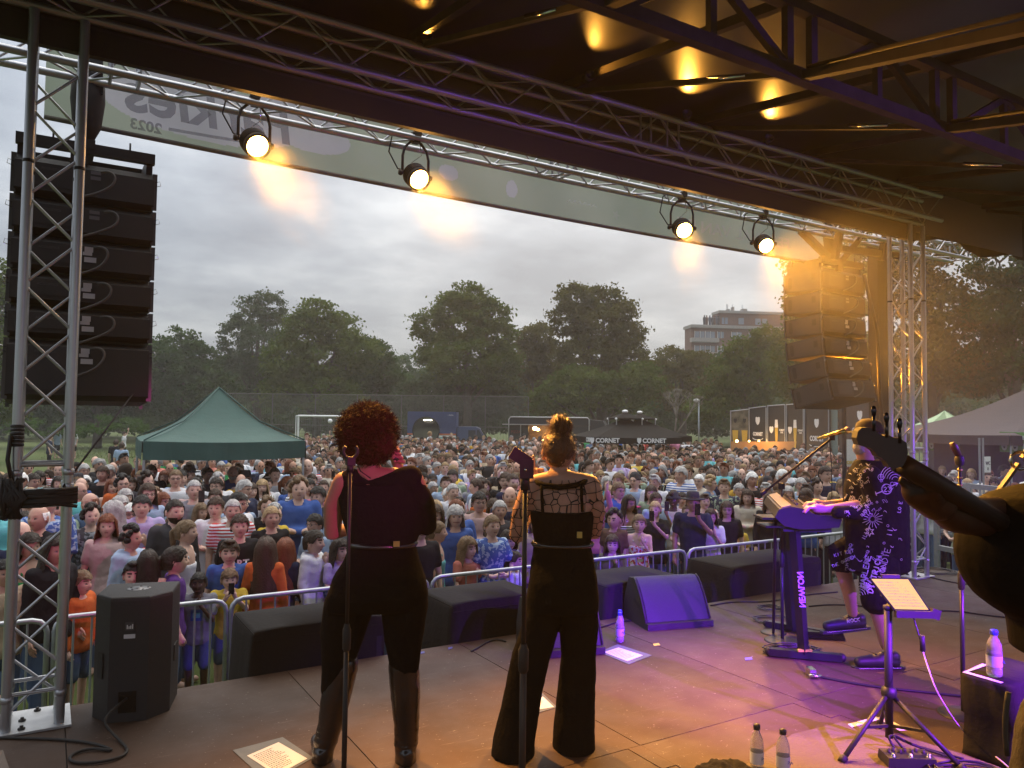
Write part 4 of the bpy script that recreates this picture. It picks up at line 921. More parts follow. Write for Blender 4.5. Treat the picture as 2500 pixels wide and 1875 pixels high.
# tents at the right
TG=mat('tent_pale_green',(.30,.42,.24),.8,noise=(2.5,(.40,.52,.33),.2))
pk=atd(2306,1002,27);t1=empty('pale_green_tent',(pk.x,pk.y,0),'pale green pointed tent behind the right lattice tower','tent')
mb=MB();n=10
for k in range(n):
 a0,a1=2*math.pi*k/n,2*math.pi*(k+1)/n;rr_=1.25
 for i in range(5):
  f0,f1=i/5,(i+1)/5;h0=pk.z-.62*f0**.8;h1=pk.z-.62*f1**.8
  P4=[Vector((pk.x+rr_*f_*math.cos(a_),pk.y+rr_*f_*math.sin(a_),h_))for f_,a_,h_ in((f0,a0,h0),(f0,a1,h0),(f1,a1,h1),(f1,a0,h1))]
  mb.add(P4,[(0,1,2,3)],k%2)
 mb.add([Vector((pk.x+rr_*math.cos(a_),pk.y+rr_*math.sin(a_),h_))for a_,h_ in((a0,pk.z-.62),(a1,pk.z-.62),(a1,pk.z-.72),(a0,pk.z-.72))],[(0,1,2,3)],0)
mb.build('roof_cloth',[TG,mat('tent_mid_green',(.16,.26,.13),.8)],parent=t1,fix=False)
for k in range(0,n,2):a0=2*math.pi*k/n;rod('pole',(pk.x+1.22*math.cos(a0),pk.y+1.22*math.sin(a0),0),(pk.x+1.22*math.cos(a0),pk.y+1.22*math.sin(a0),pk.z-.66),.02,GALV,t1,8)
TB=mat('tent_brown',(.040,.027,.027),.85,noise=(1.5,(.05,.034,.033),.3),bump=(2,.3))
pk=atd(2560,925,19.5);t2=empty('brown_tent',(pk.x,pk.y,0),'large dark brown pop-up tent at the right edge with green cash-desk banners','tent')
canopy(pk.x,pk.y,3.0,2.46,pk.z,.22,R_(-31),TB,TB,t2,concave=.25)
M=Matrix.Rotation(R_(-31),3,'Z');xd=M@Vector((1,0,0));fr_=Vector((pk.x,pk.y,0))+M@Vector((-3.0,-3.04,0));nr=Vector((xd.y,-xd.x,0))
MB().prism([fr_-nr*3+Vector((0,0,.0)),fr_-nr*3+xd*6,fr_-nr*3+xd*6+Vector((0,0,2.3)),fr_-nr*3+Vector((0,0,2.3))],(0,0,0),nr*.02).build('rear_cloth',TB,parent=t2)
GB=mat('banner_green',(.10,.24,.05),.6,noise=(2,(.13,.28,.07),.3));PR=mat('print_grey',(.5,.55,.52),.6)
def cashban(px0,px1,D0,D1,ytop,ybot,s,lb):
 A,B=atd(px0,ytop,D0),atd(px1,ytop,D1);C_=atd(px1,ybot,D1);h=B.z-C_.z;xd=(B-A);xd.z=0;wd=xd.length;xd.normalize();nr=Vector((xd.y,-xd.x,0));A=Vector((A.x,A.y,A.z));zt_=A.z
 rt=empty('cash_desk_banner',A-Vector((0,0,h)),lb,'banner','green cash desk banners')
 MB().prism([A,A+xd*wd,A+xd*wd-Vector((0,0,h)),A-Vector((0,0,h))],(0,0,0),-nr*.01).build('banner_sheet',GB,parent=rt)
 text(s,h*.24,PR,A+xd*wd*.5-Vector((0,0,h*.27))+nr*.012,xd,(0,0,1),'lettering',rt,.002,.006,sx=wd/(h*.24*.62*len(s))*.9)
 nn=5
 for k in range(nn):
  c_=A+xd*wd*(k+.5)/nn-Vector((0,0,h*.70))+nr*.012;rr_=min(h*.23,wd/nn*.44)
  MB().add([c_+xd*rr_*math.cos(a_)+Vector((0,0,rr_*math.sin(a_)))for a_ in[i*math.pi/9 for i in range(18)]],[tuple(range(18))]).build('round_print',PR,parent=rt)
  MB().add([c_+nr*.003+xd*rr_*x+Vector((0,0,rr_*z))for x,z in((-.5,-.1),(.5,-.1),(0,-.6))],[(0,1,2)]).build('arrow_print',DARK,parent=rt)
cashban(2268,2342,20.5,19.2,1055,1102,'KASSA & REFUND BEKERS','green cash desk banner nearer the lattice tower, small white circles under its lettering')
cashban(2440,2580,17.2,15.4,1054,1108,'KASSA & REFUND BEKERS','green cash desk banner cut by the right edge of the view')
p=atd(2395,1150,13.5);sg=empty('sign_post',(p.x,p.y,0),'aluminium stand with a small white notice in front of the brown tent','sign')
for dx in(-.04,.08):rod('post',(p.x+dx,p.y,0),(p.x+dx,p.y,2.45),.018,GALV,sg,8)
MB().box((p.x+.16,p.y-.03,1.98),(.20,.01,.28)).build('notice',WHITE,parent=sg);text('WC',.09,DARK,(p.x+.16,p.y-.04,2.0),(1,0,0),(0,0,1),'lettering',sg,.002)
text('D',.07,DARK,(p.x+.16,p.y-.04,1.9),(1,0,0),(0,0,1),'lettering',sg,.002)
p=atd(2078,1112,17.5);fl=empty('white_flag',(p.x,p.y,0),'white rounded beer flag on a pole left of the keyboard player','flag')
rod('pole',(p.x,p.y,0),(p.x,p.y,2.3),.015,GALV,fl,8);MB().box((p.x,p.y-.01,2.0),(.42,.02,.62),R_(-31)).build('flag_cloth',mat('flag_white',(.55,.55,.50),.7),parent=fl);text('CORNET',.10,GOLD,(p.x-.02,p.y-.04,1.78),r0,(0,0,1),'lettering',fl,.002,.005)
# tall beam barrier at the right
hb_=empty('tall_barrier',(10.4,7.3,0),'high galvanised barrier rails right of the lattice tower','barrier')
A=atd(2285,1178,11.3);B=atd(2560,1200,9.6)
for z0 in(A.z,A.z-.95,A.z-1.45):
 MB().bar((A.x,A.y,z0),(B.x,B.y,z0),.05,.07).build('rail',GALV,parent=hb_)
for t_ in(0,.33,.66,1.):q=A.lerp(B,t_);MB().bar((q.x,q.y,0),(q.x,q.y,A.z+.04),.06,.06).build('post',GALV,parent=hb_)
# ------------------------------------------------------------------ apartment block
BRK=mat('brick_wall',(.13,.060,.04),.85,noise=(3,(.16,.08,.055),.3));CON=mat('concrete_band',(.30,.28,.26),.8)
DB=120.
ap=empty('apartment_block',atd(1790,1000,DB).xy.to_3d(),'brown brick apartment block with balconies and a stepped roof above the trees','apartment block')
A=atd(1688,800,DB);xd=(r0*.97+cF.xy.to_3d()*.12).normalized();nr=Vector((xd.y,-xd.x,0));s_=DB/1860
def G(px,y,v=0.):return Vector((A.x,A.y,0))+xd*((px-1688)*s_)+nr*v+Vector((0,0,CP.z-(y-1024)*s_))
def slab(x0,x1,y0,y1,v0,v1,m,nm):MB().prism([G(x0,y1,v0),G(x1,y1,v0),G(x1,y0,v0),G(x0,y0,v0)],(0,0,0),nr*(v1-v0)).build(nm,m,parent=ap)
slab(1688,1990,797,1020,-3,0,BRK,'wall');slab(1768,1990,756,797,-4,-1.5,BRK,'wall')
slab(1685,1990,790,797,-3.2,.5,CON,'roof_edge');slab(1765,1990,750,756,-4.2,-1.0,CON,'roof_edge')
for y in(823,858,893):slab(1684,1752,y,y+10,0,1.1,CON,'balcony')
WG=mat('window_glass',(.25,.30,.36),.08,spec=1.,noise=(.4,(.12,.14,.17),.3));WF=mat('window_frame',(.55,.55,.54),.5)
for y in(806,841,876):
 for x0,x1 in((1696,1708),(1710,1721),(1723,1735),(1736,1747),(1754,1761),(1763,1770),(1790,1802),(1804,1816),(1835,1850),(1870,1884)):
  slab(x0,x1,y,y+15,.02,.06,WG,'window')
  slab(x0-.6,x0+.3,y-1,y+16,.05,.12,WF,'window_frame')
for x0,x1 in((1775,1781),(1783,1790),(1818,1832),(1862,1876),(1880,1893)):slab(x0,x1,767,783,-1.48,-1.42,WG,'window')
for x,w_,y0 in((1794,6,744),(1833,12,742),(1808,3,738)):slab(x,x+w_,y0,751,-3,-2,CON,'chimney')
for x in(1794,1797,1809,1835):rod('aerial',G(x,745,-2.5),G(x,731,-2.5),.05,GALV,ap,5)
rg=random.Random(9)
for k,x in enumerate((1727,1733,1741,1748,1753,1757,1763)):
 q=G(x,790,-1.0);cl=mat('silhouette_%d'%(k%3),[(.03,.03,.04),(.10,.05,.04),(.05,.06,.09)][k%3],.8)
 o=MB().lathe([(0,0),(.18,.05),(.2,.6),(.25,1.2),(.2,1.4),(.06,1.45),(.11,1.52),(.12,1.64),(0,1.76)],8,q).build('person',cl)
 tag(o,'tiny person on the roof terrace of the brick block, '+['first from the left','second from the left','third from the left','in the middle of the row','third from the right','second from the right','last on the right'][k],'person','people on the roof terrace')
# ------------------------------------------------------------------ people: heads, hair, bodies, clothes
def cmat(name,c,rough=.75,n2=None,sc_=9,k=.3,bump=None,spec=.25,stretch=None):
 return mat(name,c,rough,noise=(sc_,n2,k)+((stretch,)if stretch else())if n2 else None,bump=bump,spec=spec)
SKIN=[cmat('skin_%d'%i,c,.5,tuple(v*.86 for v in c),18,.2,spec=.4)for i,c in enumerate([(.58,.35,.26),(.64,.41,.31),(.50,.29,.21),(.40,.22,.15),(.09,.045,.028)])]
for m in SKIN[:4]:m.node_tree.nodes['Principled BSDF'].inputs['Subsurface Weight'].default_value=0.
LIP=mat('lips',(.33,.15,.12),.5);EYE=mat('eye_dark',(.05,.03,.025),.4);SCL=mat('eye_white',(.24,.16,.13),.5);BROW=mat('brow',(.09,.055,.035),.8)
HAIRC={'black':(.010,.009,.008),'dark brown':(.014,.009,.006),'brown':(.030,.017,.010),'auburn':(.10,.028,.010),'blond':(.24,.16,.08),'fair':(.10,.062,.032),'grey':(.26,.25,.24),'white':(.50,.49,.47)}
HAIR={k:cmat('hair_'+k.replace(' ','_'),v,.5,tuple(min(1,q*1.7+.004)for q in v),34,.22,spec=.2,stretch=(1,1,.16),bump=(60,.5))for k,v in HAIRC.items()}
CLC={'white':(.66,.66,.68),'cream':(.58,.52,.42),'pale blue':(.32,.42,.56),'blue':(.05,.11,.34),'royal blue':(.03,.09,.42),'navy':(.018,.024,.055),'black':(.014,.014,.016),'charcoal':(.045,.045,.05),'grey':(.22,.22,.24),'red':(.42,.03,.025),'orange':(.52,.12,.03),'coral':(.50,.17,.13),'pink':(.55,.20,.30),'magenta':(.50,.04,.20),'pale pink':(.55,.38,.36),'lilac':(.42,.33,.56),'purple':(.10,.035,.20),'green':(.02,.22,.06),'sage green':(.26,.33,.24),'olive':(.11,.11,.05),'yellow':(.60,.42,.05),'mustard':(.45,.26,.03),'beige':(.42,.33,.22),'brown':(.12,.07,.04),'turquoise':(.12,.42,.45),'denim':(.09,.14,.24)}
def cloth(c):
 if c in CLC:v=CLC[c];return cmat('cloth_'+c.replace(' ','_'),v,.85,tuple(q*.80 for q in v),5,.25,bump=(14,.55),spec=.15)
 nm='cloth_'+c.replace(' ','_')
 if nm in MATS:return MATS[nm]
 base,col2,kind={'striped':('white','red','w'),'blue striped':('white','blue','w'),'floral':('cream','red','n'),'blue patterned':('blue','pale blue','n'),'leaf patterned':('navy','sage green','n'),'black and white patterned':('charcoal','grey','n'),'checked':('white','navy','w'),'many-coloured striped':('white','olive','w')}[c]
 m=bpy.data.materials.new(nm);m.use_nodes=True;t=m.node_tree;b=t.nodes['Principled BSDF'];b.inputs['Roughness'].default_value=.85
 cc=t.nodes.new('ShaderNodeTexCoord');r=t.nodes.new('ShaderNodeValToRGB');r.color_ramp.interpolation='CONSTANT';r.color_ramp.elements[0].color=(*CLC[base],1);r.color_ramp.elements[1].color=(*CLC[col2],1);r.color_ramp.elements[1].position=.55
 if kind=='w':
  n=t.nodes.new('ShaderNodeTexWave');n.inputs['Scale'].default_value=9;n.bands_direction='Z' if c!='many-coloured striped' else 'X';t.links.new(cc.outputs['Object'],n.inputs[0]);t.links.new(n.outputs['Fac'],r.inputs[0])
 else:
  n=t.nodes.new('ShaderNodeTexNoise');n.inputs['Scale'].default_value=26;n.inputs['Detail'].default_value=1;t.links.new(cc.outputs['Object'],n.inputs[0]);t.links.new(n.outputs['Fac'],r.inputs[0]);r.color_ramp.elements[1].position=.54
 t.links.new(r.outputs[0],b.inputs['Base Color']);MATS[nm]=m;return m
def head_geo(nu=30,nv=24,fem=False,child=False,smile=0.,open_=0.):
 """head centred on the origin, facing -Y; returns verts, faces, material index (0 skin 1 lips 2 eye 3 white 4 brow)"""
 W_,D_,H_=(.079,.096,.117)if not child else(.078,.092,.106);vs=[];
 for j in range(nv+1):
  t_=-math.pi/2+math.pi*j/nv
  for i in range(nu):
   # denser towards the face
   a=2*math.pi*i/nu;a=a-.35*math.sin(a);x=math.sin(a);y=-math.cos(a);ct,st=math.cos(t_),math.sin(t_)
   X,Y,Z=W_*x*ct,D_*y*ct,H_*st
   if Z<0:q=-Z/H_;X*=1-(.27 if fem or child else.16)*q**1.5;Y=Y*(1-.12*q)-(.012*q if y<0 else-.02*q*-1*0)
   if y>0:Y*=1.06;Z+=.006*ct*y
   f=max(0.,-y)*ct
   if f>.2:
    g=lambda cx_,cz,sx,sz:math.exp(-((X-cx_)/sx)**2-((Z-cz)/sz)**2)
    Y-=.021*g(0,-.022,.011,.016)+.010*g(0,.002,.008,.022)
    Y+=.010*(g(.030,.012,.014,.010)+g(-.030,.012,.014,.010))
    Y-=.005*(g(.03,.030,.020,.007)+g(-.03,.030,.020,.007))
    Y-=.006*g(0,-.056,.022,.008)+.008*g(0,-.088,.022,.014)
    Y-=.005*(g(.042,-.020,.018,.020)+g(-.042,-.020,.018,.020))
    if open_:Y+=.016*open_*g(0,-.060,.012,.010)
   vs.append((X,Y,Z))
 fs=[];ms=[]
 for j in range(nv):
  for i in range(nu):
   q=(j*nu+i,j*nu+(i+1)%nu,(j+1)*nu+(i+1)%nu,(j+1)*nu+i);fs.append(q)
   X=sum(vs[k][0]for k in q)/4;Y=sum(vs[k][1]for k in q)/4;Z=sum(vs[k][2]for k in q)/4;m=0
   if Y<-.04:
    if abs(Z+.058-smile*.25*abs(X))<(.0065 if not open_ else.013)and abs(X)<.022+smile*.012:m=1 if not open_ else 2
    if abs(Z-.012)<.0065 and.017<abs(X)<.042:m=2 if abs(abs(X)-.029)<.008 else 3
    if abs(Z-.031)<.0045 and.015<abs(X)<.046:m=4
   ms.append(m)
 return vs,fs,ms
def ears(mb,mi=0):
 for s_ in(-1,1):mb.sphere((s_*.081,.008,-.004),(.010,.020,.031),8,6,mi)
def put_head(mb,c,yaw=0.,tilt=0.,rollh=0.,s=1.,**k):
 vs,fs,ms=head_geo(**k);M=Matrix.Rotation(yaw,3,'Z')@Matrix.Rotation(tilt,3,'X')@Matrix.Rotation(rollh,3,'Y');b=len(mb.v)
 mb.v+=[tuple(M@(Vector(p)*s)+Vector(c))for p in vs];mb.f+=[tuple(i+b for i in f)for f in fs];mb.m+=ms;mb.s+=[True]*len(fs)
 for s_ in(-1,1):mb.sphere(M@(Vector((s_*.081,.008,-.004))*s)+Vector(c),(.010*s,.020*s,.031*s),8,6,0,M)
 return M
def hair_geo(kind,seed=0,nu=30):
 """hair in head coordinates"""
 r=random.Random(seed);mb=MB()
 def shell(off,zmin_front,zmin_side,zmin_back,flare=0.,nv=14,jit=.003,mi=0,part=0.):
  vs=[];
  for i in range(nu):
   a=2*math.pi*i/nu;fr_=-math.cos(a)  # 1 at back, -1 front
   fr_=-fr_ if False else math.cos(a)  # cos: front=1 when a=0
   zmin=zmin_front if fr_>.62 else(zmin_side if fr_>-.15 else zmin_back)
   if.35<fr_<=.62:zmin=zmin_front+(zmin_side-zmin_front)*(.62-fr_)/.27
   for j in range(nv+1):
    q=j/nv;z0=.118+off*.9;z=z0+(zmin-z0)*(1-math.cos(q*math.pi/2))if zmin>-.02 else z0+(zmin-z0)*q**1.35
    zz=max(-.02,min(z,.116));ct=math.sqrt(max(0.,1-(max(z,0)/(.118+off))**2))if z>0 else 1.
    W_,D_=.080+off,(.098+off)if fr_>0 else(.108+off)
    fl=flare*max(0.,-z)if z<0 else 0;nar=1-.10*min(1.,max(0,-z)/.08)if z<0 and flare<=0 else 1.
    jx=r.uniform(-jit,jit)
    vs.append(((W_+fl+jx)*math.sin(a)*ct*nar,-(D_+fl*.35+jx)*math.cos(a)*ct*nar,z+r.uniform(-jit,jit)))
  n=nv+1;fs=[(i*n+j,((i+1)%nu)*n+j,((i+1)%nu)*n+j+1,i*n+j+1)for i in range(nu)for j in range(nv)]
  mb.add(vs,fs,mi,True)
 if kind=='short':shell(.014,.050,.004,-.06,0,jit=.007)
 elif kind=='crop':shell(.008,.062,.012,-.05,0,jit=.005)
 elif kind=='quiff':shell(.014,.060,.012,-.05,0,jit=.007);mb.sphere((0,-.05,.115),(.055,.045,.025),12,8)
 elif kind=='bald':shell(.004,.10,-.01,-.05,0,nv=12,jit=.002);mb.v=[(x,y,min(z,.055))for x,y,z in mb.v]
 elif kind=='bob':shell(.020,.050,-.11,-.13,.07,jit=.007)
 elif kind=='fringe bob':shell(.019,.034,-.11,-.13,.07,jit=.007)
 elif kind=='long':shell(.018,.056,-.22,-.28,.15,jit=.007)
 elif kind=='very long':shell(.018,.058,-.33,-.40,.12,jit=.007)
 elif kind in('ponytail','bun'):
  shell(.010,.058,.004,-.06,0,jit=.005)
  if kind=='bun':mb.sphere((0,.085,.075),(.04,.04,.04),10,8)
  else:mb.path([(0,.10,.04),(0,.135,.0),(.005,.13,-.10),(0,.115,-.20)],[.022,.032,.028,.008],8)
 elif kind=='curly':
  for k in range(46):
   a=r.uniform(0,6.28);t_=r.uniform(-.25,1.45);c_=math.cos(a)
   if c_>.45 and t_<.62:continue
   p=Vector((.086*math.sin(a)*math.cos(t_),-.104*c_*math.cos(t_),.122*math.sin(t_)+.004));mb.sphere(p,r.uniform(.026,.038),7,5)
 return mb
def hat_geo(kind):
 mb=MB();MX=Matrix.Identity(3)
 if kind=='cap':
  mb.lathe([(.0,.135),(.04,.130),(.072,.105),(.086,.065),(.088,.045),(.083,.045)],20,(0,.004,0));
  vs=[(.075*math.sin(a)*1.0,-.075*math.cos(a),.052)for a in[(-1+2*i/8)*1.05 for i in range(9)]]+[(.070*math.sin(a),-.075*math.cos(a)-.072*math.cos(a*.9),.040)for a in[(-1+2*i/8)*1.05 for i in range(9)]]
  mb.add(vs,[(i,i+1,10+i,9+i)for i in range(8)]);mb.add([(x,y,z-.004)for x,y,z in vs],[(i,i+1,10+i,9+i)for i in range(8)])
 elif kind=='brimmed hat':mb.lathe([(0,.145),(.05,.150),(.074,.140),(.082,.085),(.084,.055),(.15,.047),(.155,.055),(.086,.062)],24,(0,0,.0))
 elif kind=='sun hat':mb.lathe([(0,.14),(.05,.138),(.078,.11),(.088,.06),(.125,.025),(.128,.028),(.09,.066)],22)
 elif kind=='beanie':mb.lathe([(0,.150),(.05,.14),(.08,.10),(.090,.04),(.092,.02),(.085,.02)],18,(0,.005,0))
 return mb
HM={}
for k_ in('short','crop','quiff','bald','bob','fringe bob','long','very long','ponytail','bun','curly'):
 HM[k_]=hair_geo(k_,hash(k_)%7 if False else len(k_)).mesh('hair_'+k_.replace(' ','_'),HAIR['brown'])
for k_ in('cap','brimmed hat','sun hat','beanie'):HM[k_]=hat_geo(k_).mesh('hat_'+k_.replace(' ','_'),BLK)
def glasses_geo():
 mb=MB()
 for s_ in(-1,1):
  mb.path([(s_*.030+.019*math.cos(a),-.1+.004*abs(math.cos(a)),.010+.015*math.sin(a))for a in[k*math.pi/5 for k in range(11)]],.0026,5,cap=False)
  mb.tube((s_*.049,-.094,.014),(s_*.084,.0,.010),.0022,4)
 mb.tube((-.011,-.102,.013),(.011,-.102,.013),.0024,4);return mb
HM['glasses']=glasses_geo().mesh('glasses',BLK)
# bodies: 1.70 m adult, feet at z=0, facing -Y. joints per pose
SH,EL,WR='SH','EL','WR'
def arm_pts(pose,s_,fem):
 sx=.155 if fem else.178;S=Vector((s_*sx,.01,1.385))
 P={'down':((.235,.02,1.11),(.245,-.05,.87),(.24,-.08,.79)),
  'crossed':((.235,-.02,1.12),(-.03,-.20,1.13),(-.11,-.20,1.15)),
  'clap':((.235,-.04,1.13),(.06,-.27,1.19),(.02,-.31,1.27)),
  'phone':((.22,-.15,1.20),(.06,-.33,1.40),(.035,-.35,1.47)),
  'raised':((.29,-.10,1.52),(.24,-.18,1.78),(.235,-.18,1.87)),
  'rail':((.26,-.06,1.13),(.10,-.25,1.06),(.02,-.27,1.07)),
  'chin':((.20,-.14,1.12),(.05,-.17,1.33),(.03,-.16,1.40))}[pose]
 k=.93 if fem else 1.
 return[S]+[Vector((s_*p[0]*(k if p[0]>.15 else 1),p[1],p[2]))for p in P]
def torso_rings(fem,infl=0.,z0=.80,z1=1.44):
 T=[(.80,.158,.105),(.88,.168,.118),(.96,.158,.108),(1.06,.138,.096),(1.16,.150,.104),(1.26,.168,.115),(1.34,.178,.108),(1.40,.160,.088),(1.44,.095,.066)]if fem else[(.80,.152,.105),(.88,.160,.115),(.96,.160,.112),(1.06,.160,.110),(1.16,.172,.115),(1.26,.180,.118),(1.34,.188,.110),(1.40,.165,.090),(1.44,.105,.068)]
 return[(z,a+infl,b+infl)for z,a,b in T if z0-.001<=z<=z1+.001]
def hand_geo(mb,W_,d,s_=1,r0_=.036):
 """palm and four curled fingers and a thumb at wrist W_ pointing along d"""
 d=Vector(d).normalized();x,y,_=frame(d);c=Vector(W_)
 limb(mb,[c,c+d*.05],[.026,.033],8)
 for k in range(4):o_=x*(-.027+.018*k);L_=[.062,.075,.072,.058][k];limb(mb,[c+d*.06+o_,c+d*(.06+L_*.55)+o_+y*.006,c+d*(.06+L_*.85)+o_*.9+y*.028],[.0105,.0095,.008],6)
 limb(mb,[c+d*.02+x*-.03*s_,c+d*.055+x*-.052*s_+y*.01,c+d*.085+x*-.05*s_+y*.02],[.013,.011,.009],6)
def body_mesh(fem,poseL,poseR,child=False,vox=.020,legs=True,headk={}):
 mb=MB()
 loft(mb,[ring((0,0,z),(a,0,0),(0,b,0))for z,a,b in torso_rings(fem,-.012)])
 limb(mb,[(0,.012,1.37),(0,.0,1.46),(0,-.005,1.52)],[.068,.055,.054])
 limb(mb,[(-.12,.012,1.385),(0,.012,1.415),(.12,.012,1.385)],[.045,.060,.045])
 for s_,pose in((-1,poseL),(1,poseR)):
  A=arm_pts(pose,s_,fem);limb(mb,A[:3],[.048 if fem else.056,.036 if fem else.042,.026 if fem else.030]);limb(mb,[A[0]*1,Vector((s_*.1,0,1.37))],[.050,.055])
  limb(mb,[A[2],A[3]],[.030,.034],8)
 for s_ in(-1,1):
  limb(mb,[(s_*.088,0,.86),(s_*.095,-.005,.50),(s_*.10,.015,.09)],[.085,.055,.038]);limb(mb,[(s_*.10,.03,.035),(s_*.11,-.12,.03)],[.036,.034])
 me=blob(mb,'body',SKIN[0],vox,3);return me
def hands_and_head(me_body,fem,poseL,poseR,child,headk):
 mb=MB();n0=len(me_body.vertices);co=np.empty(n0*3);me_body.vertices.foreach_get('co',co);co=co.reshape(-1,3)
 mb.v=[tuple(p)for p in co];mb.f=[tuple(p.vertices)for p in me_body.polygons];mb.m=[0]*len(mb.f);mb.s=[True]*len(mb.f)
 for s_,pose in((-1,poseL),(1,poseR)):
  A=arm_pts(pose,s_,fem);
  h=MB();hand_geo(h,A[2]+(A[3]-A[2])*.15,A[3]-A[2],s_);mb.add(h.v,h.f,0,True)
 yaw=headk.get('yaw',0.);tilt=headk.get('tilt',0.)
 k={a:b for a,b in headk.items()if a not in('yaw','tilt')}
 put_head(mb,(0,-.012,1.582),0.,0.,0.,1.27 if child else 1.07,fem=fem,child=child,**k)
 me=mb.mesh('body',[SKIN[0],LIP,EYE,SCL,BROW]);return me
def shirt_mesh(fem,poseL,poseR,kind,vox=.020):
 """kind: tee, long, tank, jacket, dress, hoodie"""
 mb=MB();inf={'tee':.013,'long':.011,'tank':.008,'jacket':.020,'dress':.013,'hoodie':.022}[kind]
 T=torso_rings(fem,inf,.80 if kind!='tank' else.88,1.40 if kind!='tank' else 1.36)
 if kind in('tank',):T=T[:-1]
 T=[(z,a+(.012 if z<.93 else 0),b+(.012 if z<.93 else 0))for z,a,b in T]
 if kind=='dress':T=[(.42,.24,.18),(.60,.21,.16)]+T
 loft(mb,[ring((0,0,z),(a,0,0),(0,b,0))for z,a,b in T])
 if kind!='tank':
  limb(mb,[(-.07,.01,1.40),(.07,.01,1.40)],[.060+inf*.4,.060+inf*.4],10)
 else:
  for s_ in(-1,1):limb(mb,[(s_*.09,-.08,1.33),(s_*.095,0,1.435),(s_*.09,.07,1.35)],[.020,.020,.020],8)
 for s_,pose in((-1,poseL),(1,poseR)):
  if kind=='tank':continue
  A=arm_pts(pose,s_,fem);r0_=(.048 if fem else.056)+inf
  if kind in('tee','dress'):limb(mb,[A[0],A[0].lerp(A[1],.62)],[r0_+.006,r0_*.88+.006]);
  else:limb(mb,[A[0],A[1],A[1].lerp(A[2],.9)],[r0_+.004,r0_*.82+.004,r0_*.70])
  limb(mb,[A[0],Vector((s_*.1,0,1.36))],[.056+inf,.060+inf])
 if kind=='hoodie':limb(mb,[(-.10,.07,1.42),(0,.10,1.42),(.10,.07,1.42)],[.045,.055,.045])
 if kind in('jacket',):limb(mb,[(-.07,-.06,1.42),(-.09,.03,1.46),(0,.075,1.47),(.09,.03,1.46),(.07,-.06,1.42)],[.018]*5,8)
 return blob(mb,'top_'+kind,cloth('white'),vox,2,disp=(.08,.012))
def trouser_mesh(fem,kind,vox=.024):
 mb=MB();loft(mb,[ring((0,0,z),(a,0,0),(0,b,0))for z,a,b in torso_rings(fem,.0,.80,.96)])
 for s_ in(-1,1):
  if kind=='trousers':limb(mb,[(s_*.082,0,.86),(s_*.095,-.005,.50),(s_*.10,.01,.08)],[.088,.068,.056])
  else:limb(mb,[(s_*.088,0,.86),(s_*.10,-.005,.52)],[.10,.085])
 return blob(mb,kind,cloth('denim'),vox,2)
TRM={(f,k):trouser_mesh(f,k)for f in(True,False)for k in('trousers','shorts')}
POSES=[('down','down'),('crossed','crossed'),('clap','clap'),('phone','phone'),('rail','rail'),('down','chin'),('down','raised'),('down','phone')]
BM,SM={},{}
_b={}
def get_body(fem,pose,child,face):
 k=(fem,pose,child,face)
 if k not in BM:
  kb=(fem,pose)
  if kb not in _b:_b[kb]=body_mesh(fem,*pose)
  BM[k]=hands_and_head(_b[kb],fem,pose[0],pose[1],child,{'neutral':{},'smile':dict(smile=1.),'open':dict(open_=1.)}[face])
 return BM[k]
def get_top(fem,pose,kind):
 k=(fem,pose,kind)
 if k not in SM:SM[k]=shirt_mesh(fem,pose[0],pose[1],kind)
 return SM[k]
PHONE=MB().box((0,0,0),(.072,.009,.148)).box((-.02,.006,.05),(.022,.004,.03)).mesh('phone',[BLKG])
def setm(o,i,m):
 o.material_slots[i].link='OBJECT';o.material_slots[i].material=m
PEOPLE=[];USED=set()
